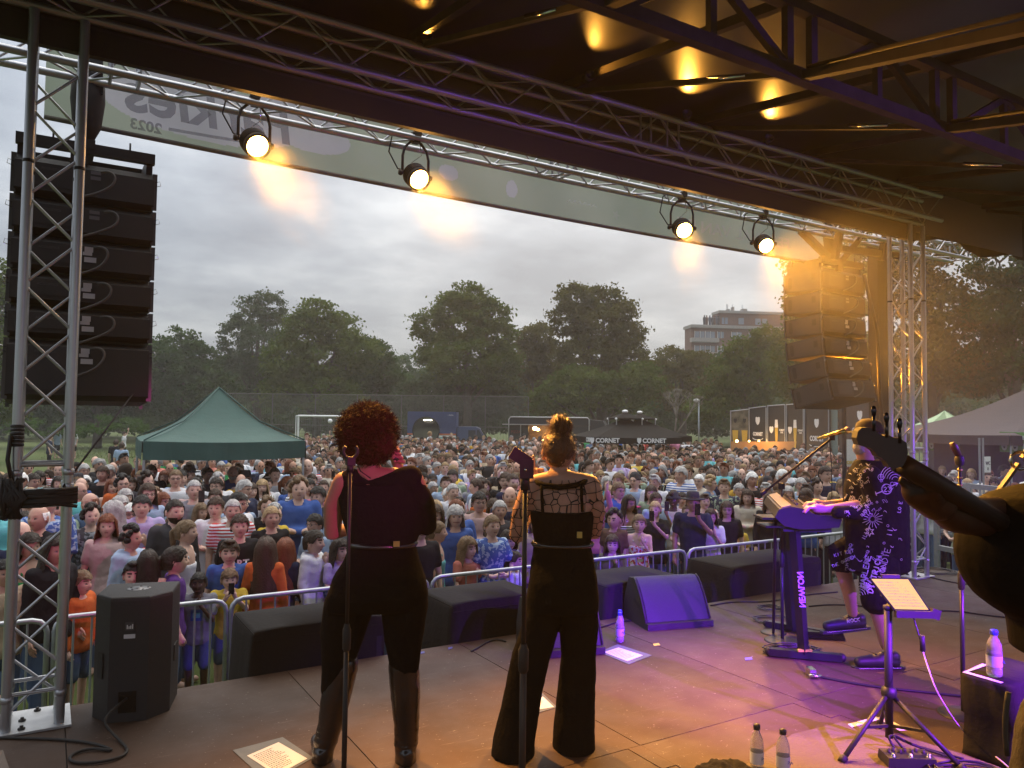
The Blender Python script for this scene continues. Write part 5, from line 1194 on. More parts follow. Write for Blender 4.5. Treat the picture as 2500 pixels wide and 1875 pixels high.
def person(pos,h,yaw,fem,pose,skin,hair,hairc,top,topc,leg,legc,face='neutral',glasses=False,hat=None,hatc='black',child=False,label=None,group='people in the crowd',extra=None):
 s=h/1.735
 o=bpy.data.objects.new('person',get_body(fem,pose,child,face));COL.objects.link(o);o.location=(pos[0],pos[1],pos[2]if len(pos)>2 else 0);o.rotation_euler=(0,0,yaw);o.scale=(s,s,s);WL[o.name]=Vector(o.location)
 setm(o,0,SKIN[skin]);setm(o,4,HAIR.get(hairc,BROW))
 def ch(name,me,m,loc=(0,0,0),sc=1.):
  c=bpy.data.objects.new(name,me);COL.objects.link(c);c.parent=o;c.location=loc;c.scale=(sc,)*3
  if m:setm(c,0,m)
  return c
 hs=1.27 if child else 1.07;hc=(0,-.012,1.582)
 if hair:ch('hair',HM[hair],HAIR[hairc],hc,hs)
 if hat:ch(hat.replace(' ','_')if hat!='cap' else 'cap',HM[hat],cloth(hatc),hc,hs)
 if glasses:ch('glasses',HM['glasses'],None,hc,hs)
 nm={'tee':'shirt','long':'sweater','tank':'tank_top','jacket':'jacket','dress':'dress','hoodie':'hoodie'}[top]
 ch(nm,get_top(fem,pose,top),cloth(topc))
 if leg:ch(leg,TRM[(fem,leg)],cloth(legc))
 if 'phone' in pose:
  p=Vector((.0,-.40,1.54))if pose==('phone','phone')else Vector((.035,-.40,1.54));q=bpy.data.objects.new('phone',PHONE);COL.objects.link(q)
  M=Matrix.Translation(o.location)@Matrix.Rotation(yaw,4,'Z')@Matrix.Scale(s,4)@Matrix.Translation(p);q.matrix_world=M;q.location=M.translation
  PEOPLE.append(('phone',q,topc,hairc,hair))
 ex=extra or{}
 if ex.get('beard'):
  if 'beard' not in HM:
   mb=MB();vs,fs,ms=head_geo();mb.add([(x*1.06,y*1.05,z*1.03)for x,y,z in vs],[f for f in fs if all(-.125<vs[i][2]<-.035 and vs[i][1]<.0 for i in f)and not all(abs(vs[i][0])<.028 and vs[i][2]>-.070 for i in f)],0,True);HM['beard']=mb.mesh('beard',HAIR['brown'])
  ch('beard',HM['beard'],HAIR[ex['beard']],hc,hs)
 if ex.get('pr')or ex.get('word_'):
  sm=get_top(fem,pose,top);bt_=BVHTree.FromPolygons([v_.co.copy()for v_ in sm.vertices],[tuple(q.vertices)for q in sm.polygons])
  def on(x,z,e_):
   h_=bt_.ray_cast(Vector((x,-1,z)),Vector((0,1,0)));return Vector((x,(h_[0].y if h_[0]else-.12)-e_,z))
  for i,(w_,z0,z1,cc_)in enumerate(ex.get('pr',[])):
   g_=[on(-w_+2*w_*a/6,z0+(z1-z0)*b_/5,.005+.004*i)for b_ in range(6)for a in range(7)]
   c=MB().add(g_,[(b_*7+a,b_*7+a+1,b_*7+a+8,b_*7+a+7)for b_ in range(5)for a in range(6)]).build('shirt_print',cloth(cc_),parent=o,local=True,fix=False)
  if ex.get('word_'):
   wm=text(ex['word_'],.105,mat('print_black',(.015,.015,.015),.8)if topc=='white' else PW,(0,0,0),(1,0,0),(0,0,1),'lettering',None,.0,.004);COL.objects.unlink(wm)
   for v_ in wm.data.vertices:v_.co=on(v_.co.x,v_.co.z+1.20,.006)
   COL.objects.link(wm);wm.parent=o;wm.location=(0,0,0)
 tag(o,label,'person',group);return o
# ------------------------------------------------------------------ the crowd
# (px, py of the head centre, standing height, turn, female, pose, skin, hair, hair colour, top, top colour, face, extra)
DN,CR,CLP,PH_,RL,CHN,RSD,PH1=POSES
H=[]
def P(px,py,h,turn,sex,pose,skin,hair,hc,top,tc,face='neutral',**k):H.append((px,py,h,turn,sex=='f',pose,skin,hair,hc,top,tc,face,k))
# left block, front
P(70,1335,1.62,-.5,'f',DN,2,'bob','dark brown','tank','green',lab='woman in a bright green tank top behind the left lattice tower')
P(195,1425,1.30,-1.0,'m',DN,1,'short','fair','hoodie','orange',child=1,lab='boy in an orange hooded top left of the standing black speaker cabinet')
P(222,1260,1.68,-.2,'f',DN,1,'curly','dark brown','tee','black and white patterned',lab='person with short curly dark hair in a black and white patterned shirt, left block')
P(262,1285,1.66,.1,'f',DN,1,'long','auburn','tee','pale pink',lab='woman with long auburn hair in a pale pink top')
P(290,1235,1.64,-.7,'f',DN,1,'bob','grey','tee','pale blue',lab='woman with a grey bob in pale blue turned right behind the long-haired auburn woman')
P(318,1315,1.62,-1.0,'f',DN,2,'curly','black','hoodie','pale blue',lab='woman with bushy black curls in a pale blue hooded sweater')
P(327,1405,1.38,.1,'m',CHN,1,'quiff','black','tee','white',child=1,lab='boy with thick black hair, hand at his chin, behind the speaker cabinet')
P(387,1310,1.50,.3,'f',DN,1,'ponytail','fair','tee','striped',child=1,lab='fair girl with tied-back hair in a striped shirt behind the black-haired boy')
P(425,1250,1.80,-.5,'m',DN,1,'crop','dark brown','jacket','charcoal',beard='dark brown',lab='stocky man with cropped hair and short beard looking right, left block')
P(452,1300,1.66,-1.3,'f',DN,1,'ponytail','fair','tank','white',lab='woman in profile with a loose fair ponytail and white tank top')
P(360,1375,1.50,2.9,'f',DN,1,'very long','dark brown','tank','black',lab='girl seen from behind with very long dark hair above the speaker cabinet')
P(425,1370,1.50,-1.8,'f',DN,1,'ponytail','dark brown','tee','purple',child=1,lab='girl with a tied bunch and purple T-shirt turned to the right')
P(485,1425,1.22,.2,'m',CHN,4,'crop','black','tee','grey',child=1,pr=[(.075,1.12,1.27,'blue'),(.045,1.16,1.23,'turquoise')],lab='dark-skinned boy in a grey T-shirt with a blue print, hand at his chin')
P(560,1350,1.45,.1,'m',DN,1,'quiff','brown','tee','blue',child=1,lab='boy with swept-back hair and a blue polo shirt facing the stage')
P(560,1415,1.22,.0,'m',PH_,1,'short','fair','tee','yellow',child=1,lab='small boy in a yellow T-shirt holding up a phone at the barrier')
P(585,1285,1.68,0.,'f',CR,1,'short','brown','tee','black',lab='woman with short brown hair in a black T-shirt with pale lettering',word_='ART')
P(648,1345,1.48,2.8,'f',DN,1,'very long','brown','jacket','orange',child=1,lab='girl seen from behind with very long brown hair and an orange jacket')
P(695,1345,1.42,2.6,'f',DN,1,'very long','auburn','jacket','navy',child=1,lab='girl with long reddish hair and a navy jacket beside the orange jacket')
P(765,1325,1.50,-1.1,'f',CHN,1,'bun','dark brown','hoodie','white',child=1,lab='girl with dark pinned-up hair in a white hooded top left of the first singer')
P(762,1400,1.15,-.3,'m',RL,1,'short','fair','tee','blue patterned',child=1,lab='small fair child in blue patterned cloth leaning at the barrier left of the first singer')
P(828,1345,1.40,-.6,'f',CLP,1,'long','dark brown','tee','lilac',child=1,lab='girl in a lilac top half hidden by the first singer')
P(525,1215,1.66,.0,'f',DN,1,'short','brown','jacket','white','smile',lab='smiling woman with short brown hair in an open white shirt')
P(478,1195,1.78,3.0,'m',DN,1,'curly','black','tee','pale pink',lab='man seen from behind with black curls and a pale pink T-shirt')
P(612,1200,1.70,-.4,'f',PH1,1,'long','brown','tee','white','smile',pr=[(.06,1.16,1.25,'orange'),(.045,1.18,1.23,'blue')],lab='smiling woman with long brown hair in an orange-printed white T-shirt raising a phone')
P(640,1190,1.68,.1,'f',CR,1,'bob','blond','jacket','many-coloured striped',lab='woman with a blond bob in a many-coloured striped cardigan')
P(600,1170,1.74,0.,'m',CR,2,None,'grey','tee','pale pink',hat='brimmed hat',hatc='charcoal',glasses=True,lab='man in a dark brimmed hat and glasses')
P(728,1240,1.62,-.5,'m',DN,1,'short','brown','tee','royal blue',lab='teenage boy in a royal blue T-shirt looking right, left of the first singer')
P(725,1215,1.66,-.3,'f',CR,1,'bob','blond','jacket','pale blue',lab='woman with a blond bob behind the teenager in royal blue')
P(745,1125,1.84,.0,'m',DN,1,'short','dark brown','tee','white','smile',glasses=True,beard='dark brown',pr=[(.085,1.10,1.29,'coral'),(.075,1.13,1.20,'yellow')],lab='smiling bearded man with glasses, white T-shirt with a coral and yellow print')
P(790,1190,1.66,.1,'f',DN,1,'ponytail','brown','tee','pale blue','smile',lab='smiling woman with dark hair tied back in a pale blue shirt beside the first singer')
P(782,1128,1.68,.1,'f',CR,2,'very long','black','tank','black',lab='woman with very long black hair and black top left of the first singer')
P(272,1190,1.68,-.3,'f',CR,1,'very long','auburn','tank','yellow',lab='woman with very long copper hair in a yellow top, left block')
P(318,1185,1.68,-.3,'f',CR,1,'very long','brown','long','red',lab='woman with very long brown hair in a red sweater, left block')
P(368,1155,1.84,-.2,'m',CR,1,'short','brown','tee','charcoal',glasses=True,beard='brown',lab='big bearded man with glasses in a dark T-shirt, left block')
P(205,1150,1.78,-.3,'m',DN,2,'short','grey','jacket','black',glasses=True,lab='grey man with glasses and a black jacket just right of the left lattice tower')
P(275,1145,1.78,0.,'m',DN,2,'bald','grey','tee','navy',glasses=True,lab='bald man with glasses and navy T-shirt behind the copper-haired woman')
P(192,1200,1.76,-1.0,'m',CHN,2,'bald','grey','tee','green',glasses=True,lab='bald man with glasses and green shirt, hand at his mouth, by the left tower')
P(60,1225,1.64,-.4,'f',DN,1,'ponytail','dark brown','tee','pink',lab='young woman with tied-back dark hair in a pink top, seen through the left tower')
P(5,1225,1.78,-.3,'m',DN,2,'short','grey','tee','navy',glasses=True,lab='man with glasses and navy shirt cut by the left edge')
P(130,1345,1.66,-.6,'f',DN,2,'long','dark brown','jacket','black',lab='woman in a black jacket seen through the lattice of the left tower')
P(10,1400,1.50,-.3,'m',DN,2,'short','black','tee','beige',lab='boy in a beige shirt cut by the left edge of the view')
P(400,1165,1.62,0.,'f',CR,1,'bob','auburn','tee','olive','smile',lab='smiling auburn woman behind the stocky cropped-haired man')
P(395,1225,1.64,-.8,'f',DN,1,'bob','auburn','jacket','beige',glasses=True,lab='woman with auburn hair and glasses left of the stocky man')
P(305,1215,1.64,-.5,'f',DN,1,'bob','grey','jacket','navy',lab='woman with fluffy grey hair in navy beside the red sweater')
P(540,1140,1.66,0.,'f',CR,2,'short','grey','tee','coral',glasses=True,lab='woman with short grey hair, glasses and coral blouse')
P(568,1155,1.78,0.,'m',DN,2,'bald','grey','jacket','blue',beard='grey',lab='bald grey-bearded man in a blue jacket')
P(700,1180,1.66,-1.4,'f',DN,1,'ponytail','auburn','jacket','charcoal',lab='woman turned right with long tied auburn hair behind the striped cardigan')
P(670,1160,1.80,-.3,'m',DN,1,'crop','brown','tee','white',lab='man in white T-shirt behind the striped cardigan')
# centre, between the singers
P(955,1095,1.84,.1,'m',DN,2,'short','dark brown','tee','white',glasses=True,lab='tall man with dark glasses and white T-shirt right of the first singer')
P(1030,1120,1.80,.0,'m',DN,2,'short','grey','tee','black',lab='grey-haired man in black T-shirt between the singers')
P(1105,1165,1.80,.2,'m',DN,2,'short','dark brown','long','sage green',lab='man looking down in a sage green shirt between the singers')
P(1185,1190,1.66,.1,'f',RSD,1,'bob','brown','long','black','open',lab='woman singing with open mouth in a black sweater, one arm up')
P(1060,1245,1.64,-.6,'f',DN,1,'bob','blond','jacket','charcoal',lab='woman with a straight blond bob looking right, between the singers')
P(1120,1240,1.62,-.2,'f',CLP,2,'curly','dark brown','jacket','lilac',lab='woman with short dark curls looking down, lilac jacket')
P(1150,1270,1.40,-.2,'m',DN,1,'short','brown','tee','mustard',child=1,lab='boy in a mustard shirt in front of the dark-curled woman')
P(1025,1290,1.72,-.1,'f',DN,1,'short','brown','tee','black',lab='woman in a scooped black T-shirt partly behind the first singer\'s elbow')
P(1065,1300,1.60,-1.5,'f',DN,1,'ponytail','fair','tank','turquoise',lab='woman turned away with a fair ponytail and pale turquoise strap top')
P(1140,1340,1.42,-.7,'f',RL,1,'long','fair','tee','coral',child=1,lab='fair girl in a coral T-shirt leaning on the barrier')
P(1200,1285,1.66,-.3,'f',RL,1,'ponytail','fair','tee','blue patterned',lab='woman in a blue patterned blouse with folded hands at the barrier')
P(1240,1320,1.38,-.5,'f',DN,1,'fringe bob','dark brown','tee','grey',child=1,lab='girl with a dark fringe bob left of the second singer')
P(1255,1370,1.30,-1.2,'f',DN,1,'ponytail','dark brown','tee','white',child=1,lab='small girl with dark ponytail in white at the barrier beside the second singer')
P(1205,1240,1.50,0.,'f',DN,1,'fringe bob','brown','tee','red',child=1,lab='girl with a brown fringe in a red shirt, mouth open')
P(1180,1215,1.64,.0,'f',DN,1,'bob','brown','long','orange',glasses=True,lab='woman with glasses and orange sweater in front of the singing woman')
P(1160,1185,1.66,0.,'m',PH1,1,'short','brown','jacket','grey','smile',lab='man filming with a phone beside the singing woman')
P(1245,1125,1.66,.0,'f',DN,1,'long','brown','tank','charcoal',hat='sun hat',hatc='white',lab='woman in a white bucket hat left of the second singer')
P(1325,1135,1.86,.0,'m',DN,1,'crop','brown','tee','grey',lab='man with short brown hair close left of the topknot singer')
# right of the second singer
P(1450,1225,1.64,.4,'f',RSD,1,'bob','dark brown','long','pink',lab='woman in a pink sweater raising her arm right of the second singer')
P(1495,1330,1.34,.2,'f',CHN,1,'long','brown','long','olive',child=1,lab='girl in olive with long brown hair, hand at her chin, at the barrier')
P(1500,1270,1.50,.7,'f',DN,2,'curly','black','tee','brown',child=1,lab='girl with black curls behind the olive-clad girl at the barrier')
P(1560,1280,1.46,.2,'f',CHN,1,'ponytail','fair','tank','floral',child=1,lab='fair girl in a floral blouse resting her chin on her hand at the barrier')
P(1540,1245,1.40,.1,'f',DN,1,None,'brown','tee','grey',child=1,hat='brimmed hat',hatc='magenta',lab='child in a bright pink brimmed hat')
P(1600,1245,1.60,.5,'f',PH1,1,'ponytail','blond','tee','black',lab='young woman with tied blond hair in black holding a phone')
P(1680,1250,1.52,.3,'m',RL,1,'quiff','fair','tee','white',pr=[(.10,1.14,1.22,'turquoise'),(.10,1.08,1.14,'brown')],lab='teenage boy in a white T-shirt with a blue and brown picture on it')
P(1665,1220,1.56,.2,'m',DN,2,'short','dark brown','tee','white',word_='BAS',lab='boy in a white T-shirt lettered in black')
P(1735,1262,1.50,.2,'f',CHN,1,'long','brown','tee','white',lab='girl with long brown hair in white, fingers at her mouth')
P(1795,1285,1.28,.2,'m',CLP,1,'crop','dark brown','tee','yellow',child=1,lab='small boy in a yellow T-shirt clapping at the barrier')
P(1775,1245,1.58,.3,'f',DN,1,'bob','brown','tee','black','smile',glasses=True,lab='smiling girl with glasses in black behind the small clapping boy')
P(1825,1215,1.66,.3,'f',CR,1,'long','brown','jacket','cream',lab='woman with long brown hair in a cream jacket, arms crossed')
P(1880,1225,1.64,.1,'f',PH1,1,'very long','brown','long','black',glasses=True,lab='woman in black looking at her phone left of the keyboard')
P(1768,1190,1.78,.3,'m',DN,1,'quiff','fair','tee','leaf patterned',lab='young man in a dark leaf-patterned shirt')
P(1490,1205,1.62,.1,'f',DN,1,'long','blond','tee','pink','smile',lab='smiling woman with long blond hair in a pink blouse')
P(1550,1190,1.64,.1,'f',DN,1,'very long','brown','long','lilac',hat='brimmed hat',hatc='brown',lab='woman in a broad brown hat and lilac top')
P(1635,1190,1.64,.1,'f',CLP,2,'long','dark brown','tee','turquoise','smile',hat='brimmed hat',hatc='beige',lab='smiling woman in a straw hat and pale turquoise top')
P(1590,1205,1.68,.3,'f',DN,1,'bob','brown','tee','sage green',lab='woman with a brown bob between the two hats')
P(1735,1165,1.80,.2,'m',DN,1,'crop','brown','tee','navy',lab='man in navy behind the leaf-patterned shirt')
P(1905,1140,1.76,.2,'m',CR,2,None,'black','long','black',hat='beanie',hatc='black',lab='person with a black knitted hat beyond the keyboard microphone')
P(1955,1185,1.74,.2,'m',DN,2,'short','grey','tee','pale blue',lab='grey-haired man in a pale blue polo shirt above the keyboard')
P(2015,1170,1.70,.2,'f',DN,1,'ponytail','brown','tee','white',lab='woman with tied brown hair in white above the keyboard player\'s hands')
P(1925,1205,1.62,.3,'f',DN,1,'bob','grey','tee','denim','smile',lab='smiling grey-haired woman left of the pale blue polo')
P(2075,1190,1.66,.3,'f',DN,1,'bob','grey','long','charcoal',glasses=True,lab='woman with glasses and straight grey-brown hair close to the keyboard player')
P(2090,1110,1.82,.4,'m',DN,2,'short','grey','jacket','black',lab='grey-haired man close left of the keyboard player\'s chest')
# at the right, beyond the tower
P(2330,1168,1.74,.4,'m',DN,2,'curly','grey','tee','charcoal',lab='man with curly grey-fair hair beyond the tall barrier rail')
P(2300,1150,1.64,.3,'f',DN,1,'bob','blond','jacket','blue',lab='blond woman just right of the right lattice tower')
P(2372,1158,1.66,.6,'f',DN,1,'bob','blond','tee','pale blue',lab='woman with a blond bob in pale blue by the white notice')
P(2450,1150,1.80,-.9,'m',CR,2,'short','dark brown','tee','pale blue',lab='man in a pale blue polo shirt looking right beyond the guitar strap')
P(2418,1215,1.50,.2,'m',DN,1,'bob','dark brown','tee','navy',lab='youth with a dark mop of hair below the man in the pale blue polo')
P(2350,1235,1.62,.7,'f',RL,1,'long','fair','tee','sage green',lab='girl in a pale green patterned shirt leaning on the barrier right of the tower')
P(2490,1140,1.66,.2,'f',DN,2,'bob','grey','tee','lilac',lab='person in lilac light at the right edge behind the strap')
occ=[]
for(px,py,h,turn,fem,pose,skin,hair,hc,top,tc,face,k)in H:
 hh=h*.912;p=atz(px,py,hh)
 if p.y<7.25 and px<2100:  # nobody stands in front of the barrier: step back along the sight line
  p=aty(px,py,7.27);h=p.z/.912;hh=p.z
 base=math.atan2(-(0-p.y),-(0-p.x));yaw=math.atan2(p.x*.8,p.y*1.0)*-1*.8
 person((p.x,p.y),h,yaw+turn*-1*.9 if abs(turn)<2 else yaw+turn,fem,pose,skin,hair,hc,top,tc,'shorts' if k.get('child')and not fem else 'trousers','denim',face,
  k.get('glasses',False),k.get('hat'),k.get('hatc','black'),bool(k.get('child')),k['lab'][:200],extra=k)
 occ.append((p.x,p.y))
# the rest, spread at crowd spacing inside the view
rc=random.Random(41)
cand=[]
fem_h=['bob','bob','long','long','fringe bob','ponytail','very long','bun','curly','short'];mal_h=['short','short','short','crop','crop','bald','quiff','short','curly']
def in_view(x,y,z=1.6):
 v=Vector((x,y,z))-CP;d=v.dot(cF)
 if d<1:return None
 return 1250+1860*v.dot(cR)/d,937.5-1860*v.dot(cU)/d,d
y=7.75
def allowed(px,py,d,x,y):
 if px<-25 or px>2525:return False
 if px<120 and d>15:return False
 if px<360 and d>15+px*.012:return False  # the lawn stays open
 if 360<=px<760 and d>17+(px-360)*.055:return False
 if d>41:return False
 if px>1760 and d>30:return False
 if px>2130 and d>16:return False
 if px>2270 and d<10.6:return False
 if abs(x-2.68)<1.2 and abs(y-14.8)<1.2 and rc.random()<.35:return False
 if 1380<px<1680 and 28.5<d<37 and rc.random()<.7:return False
 return True
while y<44:
 sp=.49+.010*(y-7)
 x=-3+rc.uniform(0,sp)
 while x<34:
  xx,yy=x+rc.uniform(-.16,.16),y+rc.uniform(-.18,.18)
  q=in_view(xx,yy)
  if q and allowed(q[0],q[1],q[2],xx,yy)and rc.random()<(.95 if y<25 else.86):
   if all((xx-a)**2+(yy-b)**2>.16 for a,b in occ):cand.append((q[2],xx,yy,q[0]))
  x+=sp
 y+=sp*.95
cand.sort()
NIND=292-len(H)
ADJ={'short':'short','crop':'cropped','quiff':'brushed-up','bald':'receding','bob':'chin-length','fringe bob':'fringed','long':'long','very long':'very long','ponytail':'tied-back','bun':'pinned-up','curly':'curly'}
cols=['white']*9+['black']*5+['charcoal']*3+['navy']*4+['pale blue']*4+['blue']*3+['denim']*3+['grey']*4+['beige']*2+['cream']*3+['red','orange','coral','pink','pale pink','lilac','green','sage green','olive','yellow','mustard','brown','turquoise','striped','blue striped','floral','leaf patterned','checked','blue patterned','checked']
topn={'tee':'T-shirt','long':'sweater','tank':'strap top','jacket':'jacket','dress':'dress','hoodie':'hooded top'}
def zone(px,d):
 if px<200:a='by the left lattice tower'
 elif px<400:a='below the left hanging speakers'
 elif px<560:a='under the canopy\'s left half' if d>11 else 'left of the first singer'
 elif px<760:a='under the canopy\'s right half' if d>11 else 'near left of the first singer'
 elif px<900:a='just left of the first singer'
 elif px<1080:a='just right of the first singer'
 elif px<1240:a='midway between the singers'
 elif px<1330:a='just left of the second singer'
 elif px<1520:a='just right of the second singer'
 elif px<1700:a='below the black parasols'
 elif px<1850:a='below the brick block'
 elif px<2000:a='above the keyboard'
 elif px<2150:a='behind the keyboard player'
 else:a='right of the right tower'
 return a
seen={}
for n_,(d,x,y,px)in enumerate(cand[:NIND]):
 for _ in range(60):
  fem=rc.random()<.52;hair=rc.choice(fem_h if fem else mal_h);hc=rc.choice(['black','dark brown','dark brown','brown','brown','brown','fair','fair','blond','auburn','grey','grey','white'])
  top=rc.choice(['tee','tee','tee','long','jacket','tank','hoodie']if fem else['tee','tee','tee','long','jacket','tee']);tc=rc.choice(cols);hat=None
  if rc.random()<.06:hat=rc.choice(['cap','brimmed hat','sun hat','beanie'])
  gls=rc.random()<.3
  who='woman' if fem else 'man'
  lb='%s, %s %s hair%s, %s %s, %s'%(who,ADJ[hair],hc,', glasses' if gls else '',tc,topn[top],zone(px,d))if not hat else '%s in a %s hat and %s %s, %s'%(who,'dark '+hat.replace(' hat','').replace('cap','peaked'),tc,topn[top],zone(px,d))
  if lb not in seen:break
 seen[lb]=1
 pose=rc.choice([DN,DN,DN,CR,CR,CLP,CHN,DN])
 if rc.random()<.035:pose=PH1
 h=rc.gauss(1.65,.07)if fem else rc.gauss(1.78,.07)
 yaw=-math.atan2(x,y)*.8+rc.gauss(0,.38)
 if rc.random()<.09:yaw+=rc.choice([-1.4,1.4])
 person((x,y),h,yaw,fem,pose,rc.choice([0,0,1,1,1,2,2,3])if rc.random()<.96 else 4,None if hat in('beanie','cap')and not fem else hair,hc,top,tc,'trousers',rc.choice(['denim','navy','black','charcoal']),rc.choice(['neutral','neutral','smile']),gls,hat,rc.choice(['black','cream','brown','navy'])if False else 'charcoal',False,lb)
for i,(_,q,tc,hc,hr)in enumerate(PEOPLE):
 v=in_view(q.location.x,q.location.y,q.location.z)
 tag(q,'dark phone held up by someone %s-haired in %s, %s'%(hc,tc,zone(v[0],v[2])),'phone','phones held up in the crowd')
# those further back: one mass, still figure by figure
def far_person(fem,hairk,seed):
 """low figure: list of (verts, faces, slot) slots 0 skin 1 hair 2 top 3 legs 4 dark"""
 mb=MB();r=random.Random(seed)
 vs,fs,ms=head_geo(14,12,fem);M=Matrix.Identity(3);b=len(mb.v)
 mb.v+=[tuple(Vector(p)+Vector((0,-.012,1.582)))for p in vs];mb.f+=fs;mb.m+=[{0:0,1:5,2:4,3:4,4:4}[m]for m in ms];mb.s+=[True]*len(fs)
 for X_ in(-.03,.03):mb.box((X_,-.099,1.594),(.024,.01,.011),mi=4)
 mb.box((0,-.099,1.524),(.036,.01,.009),mi=5)
 h=hair_geo(hairk,seed,12);h.v=[(x,y-.012,z+1.582)for x,y,z in h.v];
 mb.add(h.v,h.f,1,True)
 T=torso_rings(fem,.014,.80,1.44);loft(mb,[ring((0,0,z),(a,0,0),(0,b_,0),10)for z,a,b_ in T[::2]+[T[-1]]],2)
 mb.tube((0,0,1.42),(0,-.005,1.55),.052,8,0)
 pose=r.choice([('down','down'),('crossed','crossed'),('clap','clap'),('down','chin')])
 for s_,ps in((-1,pose[0]),(1,pose[1])):
  A=arm_pts(ps,s_,fem);mb.path([A[0]+Vector((-s_*.05,0,.01)),A[0],A[0].lerp(A[1],.6)],[.05,.062,.056],7,2);mb.path([A[0].lerp(A[1],.58),A[1],A[2],A[3]],[.040,.040,.028,.036],6,0)
 for s_ in(-1,1):mb.path([(s_*.085,0,.84),(s_*.1,0,.04)],[.10,.07],6,3)
 return mb
FP=[far_person(f,hk,i)for i,(f,hk)in enumerate([(True,'bob'),(True,'long'),(True,'ponytail'),(True,'curly'),(True,'fringe bob'),(False,'short'),(False,'crop'),(False,'bald'),(False,'short'),(False,'crop'),(True,'bun'),(False,'quiff')])]
FPn=[]
for mb in FP:
 v=np.array(mb.v,dtype=np.float32);tri=[];ts=[]
 for f,m in zip(mb.f,mb.m):
  for k in range(1,len(f)-1):tri.append((f[0],f[k],f[k+1]));ts.append(m)
 FPn.append((v,np.array(tri,dtype=np.int32),np.array(ts)))
VV,TT,CC=[],[],[];off=0
skc=[(.58,.35,.26),(.64,.41,.31),(.50,.29,.21),(.40,.22,.15)];hcl=list(HAIRC.values())
for(d,x,y,px)in cand[NIND:]:
 k=rc.randrange(len(FPn));v,t_,m_=FPn[k];h=(rc.gauss(1.66,.06)if k in(0,1,2,3,4,10)else rc.gauss(1.78,.07))/1.735
 a=-math.atan2(x,y)*.8+rc.gauss(0,.4)
 if rc.random()<.08:a+=rc.uniform(1.2,4.5)
 R3=np.array([[math.cos(a),-math.sin(a),0],[math.sin(a),math.cos(a),0],[0,0,1]])*h
 VV.append(v@R3.T+np.array([x,y,0]));TT.append(t_+off);off+=len(v)
 sk=rc.choice(skc);hc=rc.choice(hcl[:7]+[hcl[6],hcl[2]]);tc=CLC[rc.choice([c for c in cols if c in CLC])];lc=CLC[rc.choice(['denim','navy','charcoal','beige'])]
 pal=np.array([(*sk,1),(*hc,1),(*tc,1),(*lc,1),(.03,.02,.02,1),(.30,.12,.10,1)]);CC.append(np.repeat(pal[m_],3,axis=0))
VV=np.concatenate(VV);TT=np.concatenate(TT);CC=np.concatenate(CC)
me=bpy.data.meshes.new('crowd');nT=len(TT)
me.vertices.add(len(VV));me.vertices.foreach_set('co',VV.astype(np.float32).ravel());me.loops.add(nT*3);me.loops.foreach_set('vertex_index',TT.ravel().astype(np.int32))
me.polygons.add(nT);me.polygons.foreach_set('loop_start',np.arange(0,nT*3,3,dtype=np.int32));me.polygons.foreach_set('loop_total',np.full(nT,3,dtype=np.int32));me.polygons.foreach_set('use_smooth',[True]*nT)
ca=me.color_attributes.new('Col','FLOAT_COLOR','CORNER');ca.data.foreach_set('color',CC.astype(np.float32).ravel());me.update(calc_edges=True)
m=bpy.data.materials.new('crowd_colours');m.use_nodes=True;b=m.node_tree.nodes['Principled BSDF'];b.inputs['Roughness'].default_value=.75;b.inputs['Specular IOR Level'].default_value=.25
at_=m.node_tree.nodes.new('ShaderNodeVertexColor');at_.layer_name='Col';m.node_tree.links.new(at_.outputs[0],b.inputs['Base Color']);me.materials.append(m)
o=bpy.data.objects.new('crowd',me);COL.objects.link(o);tag(o,'densely packed rear of the festival crowd, heads and shoulders in mixed colours',None,kind='stuff')
for o in COL.objects:
 if o.get('label')and len(o['label'].replace('-',' ').split())>16:print('LONG',o.name,len(o['label'].split()),o['label'])
print('CROWD individuals',len(H)+NIND,'mass',len(cand)-NIND,'tris',nT)
# people playing on the lawn at the left
for i,(px,py,D_,tc,lb,fem,turn)in enumerate(((303,1060,44,'white','person in white running on the lawn left of the green canopy',True,1.3),(182,1050,46,'white','person in white on the lawn just right of the left tower tube',True,-.8),(140,1052,46,'pale blue','person in pale blue on the lawn behind the left tower lattice',False,.5),(122,1060,36,'navy','man in navy standing at the lawn edge, holding a phone to his ear',False,1.5),(823,1062,43,'white','person in white standing before the goal net beside the first singer',False,0.),(792,1062,43,'black','person in black before the goal net, arms up',False,.4),(283,1088,30,'black','person in black on the lawn below the running player',False,2.8),(297,1092,27,'pale blue','person in a pale blue shirt at the near lawn edge',False,2.6))):
 p=atd(px,py,D_);person((p.x,p.y),1.72,turn,fem,RSD if i in(0,5)else DN,1,'short','brown','tee',tc,'shorts','black',label=lb,group='people on the lawn')
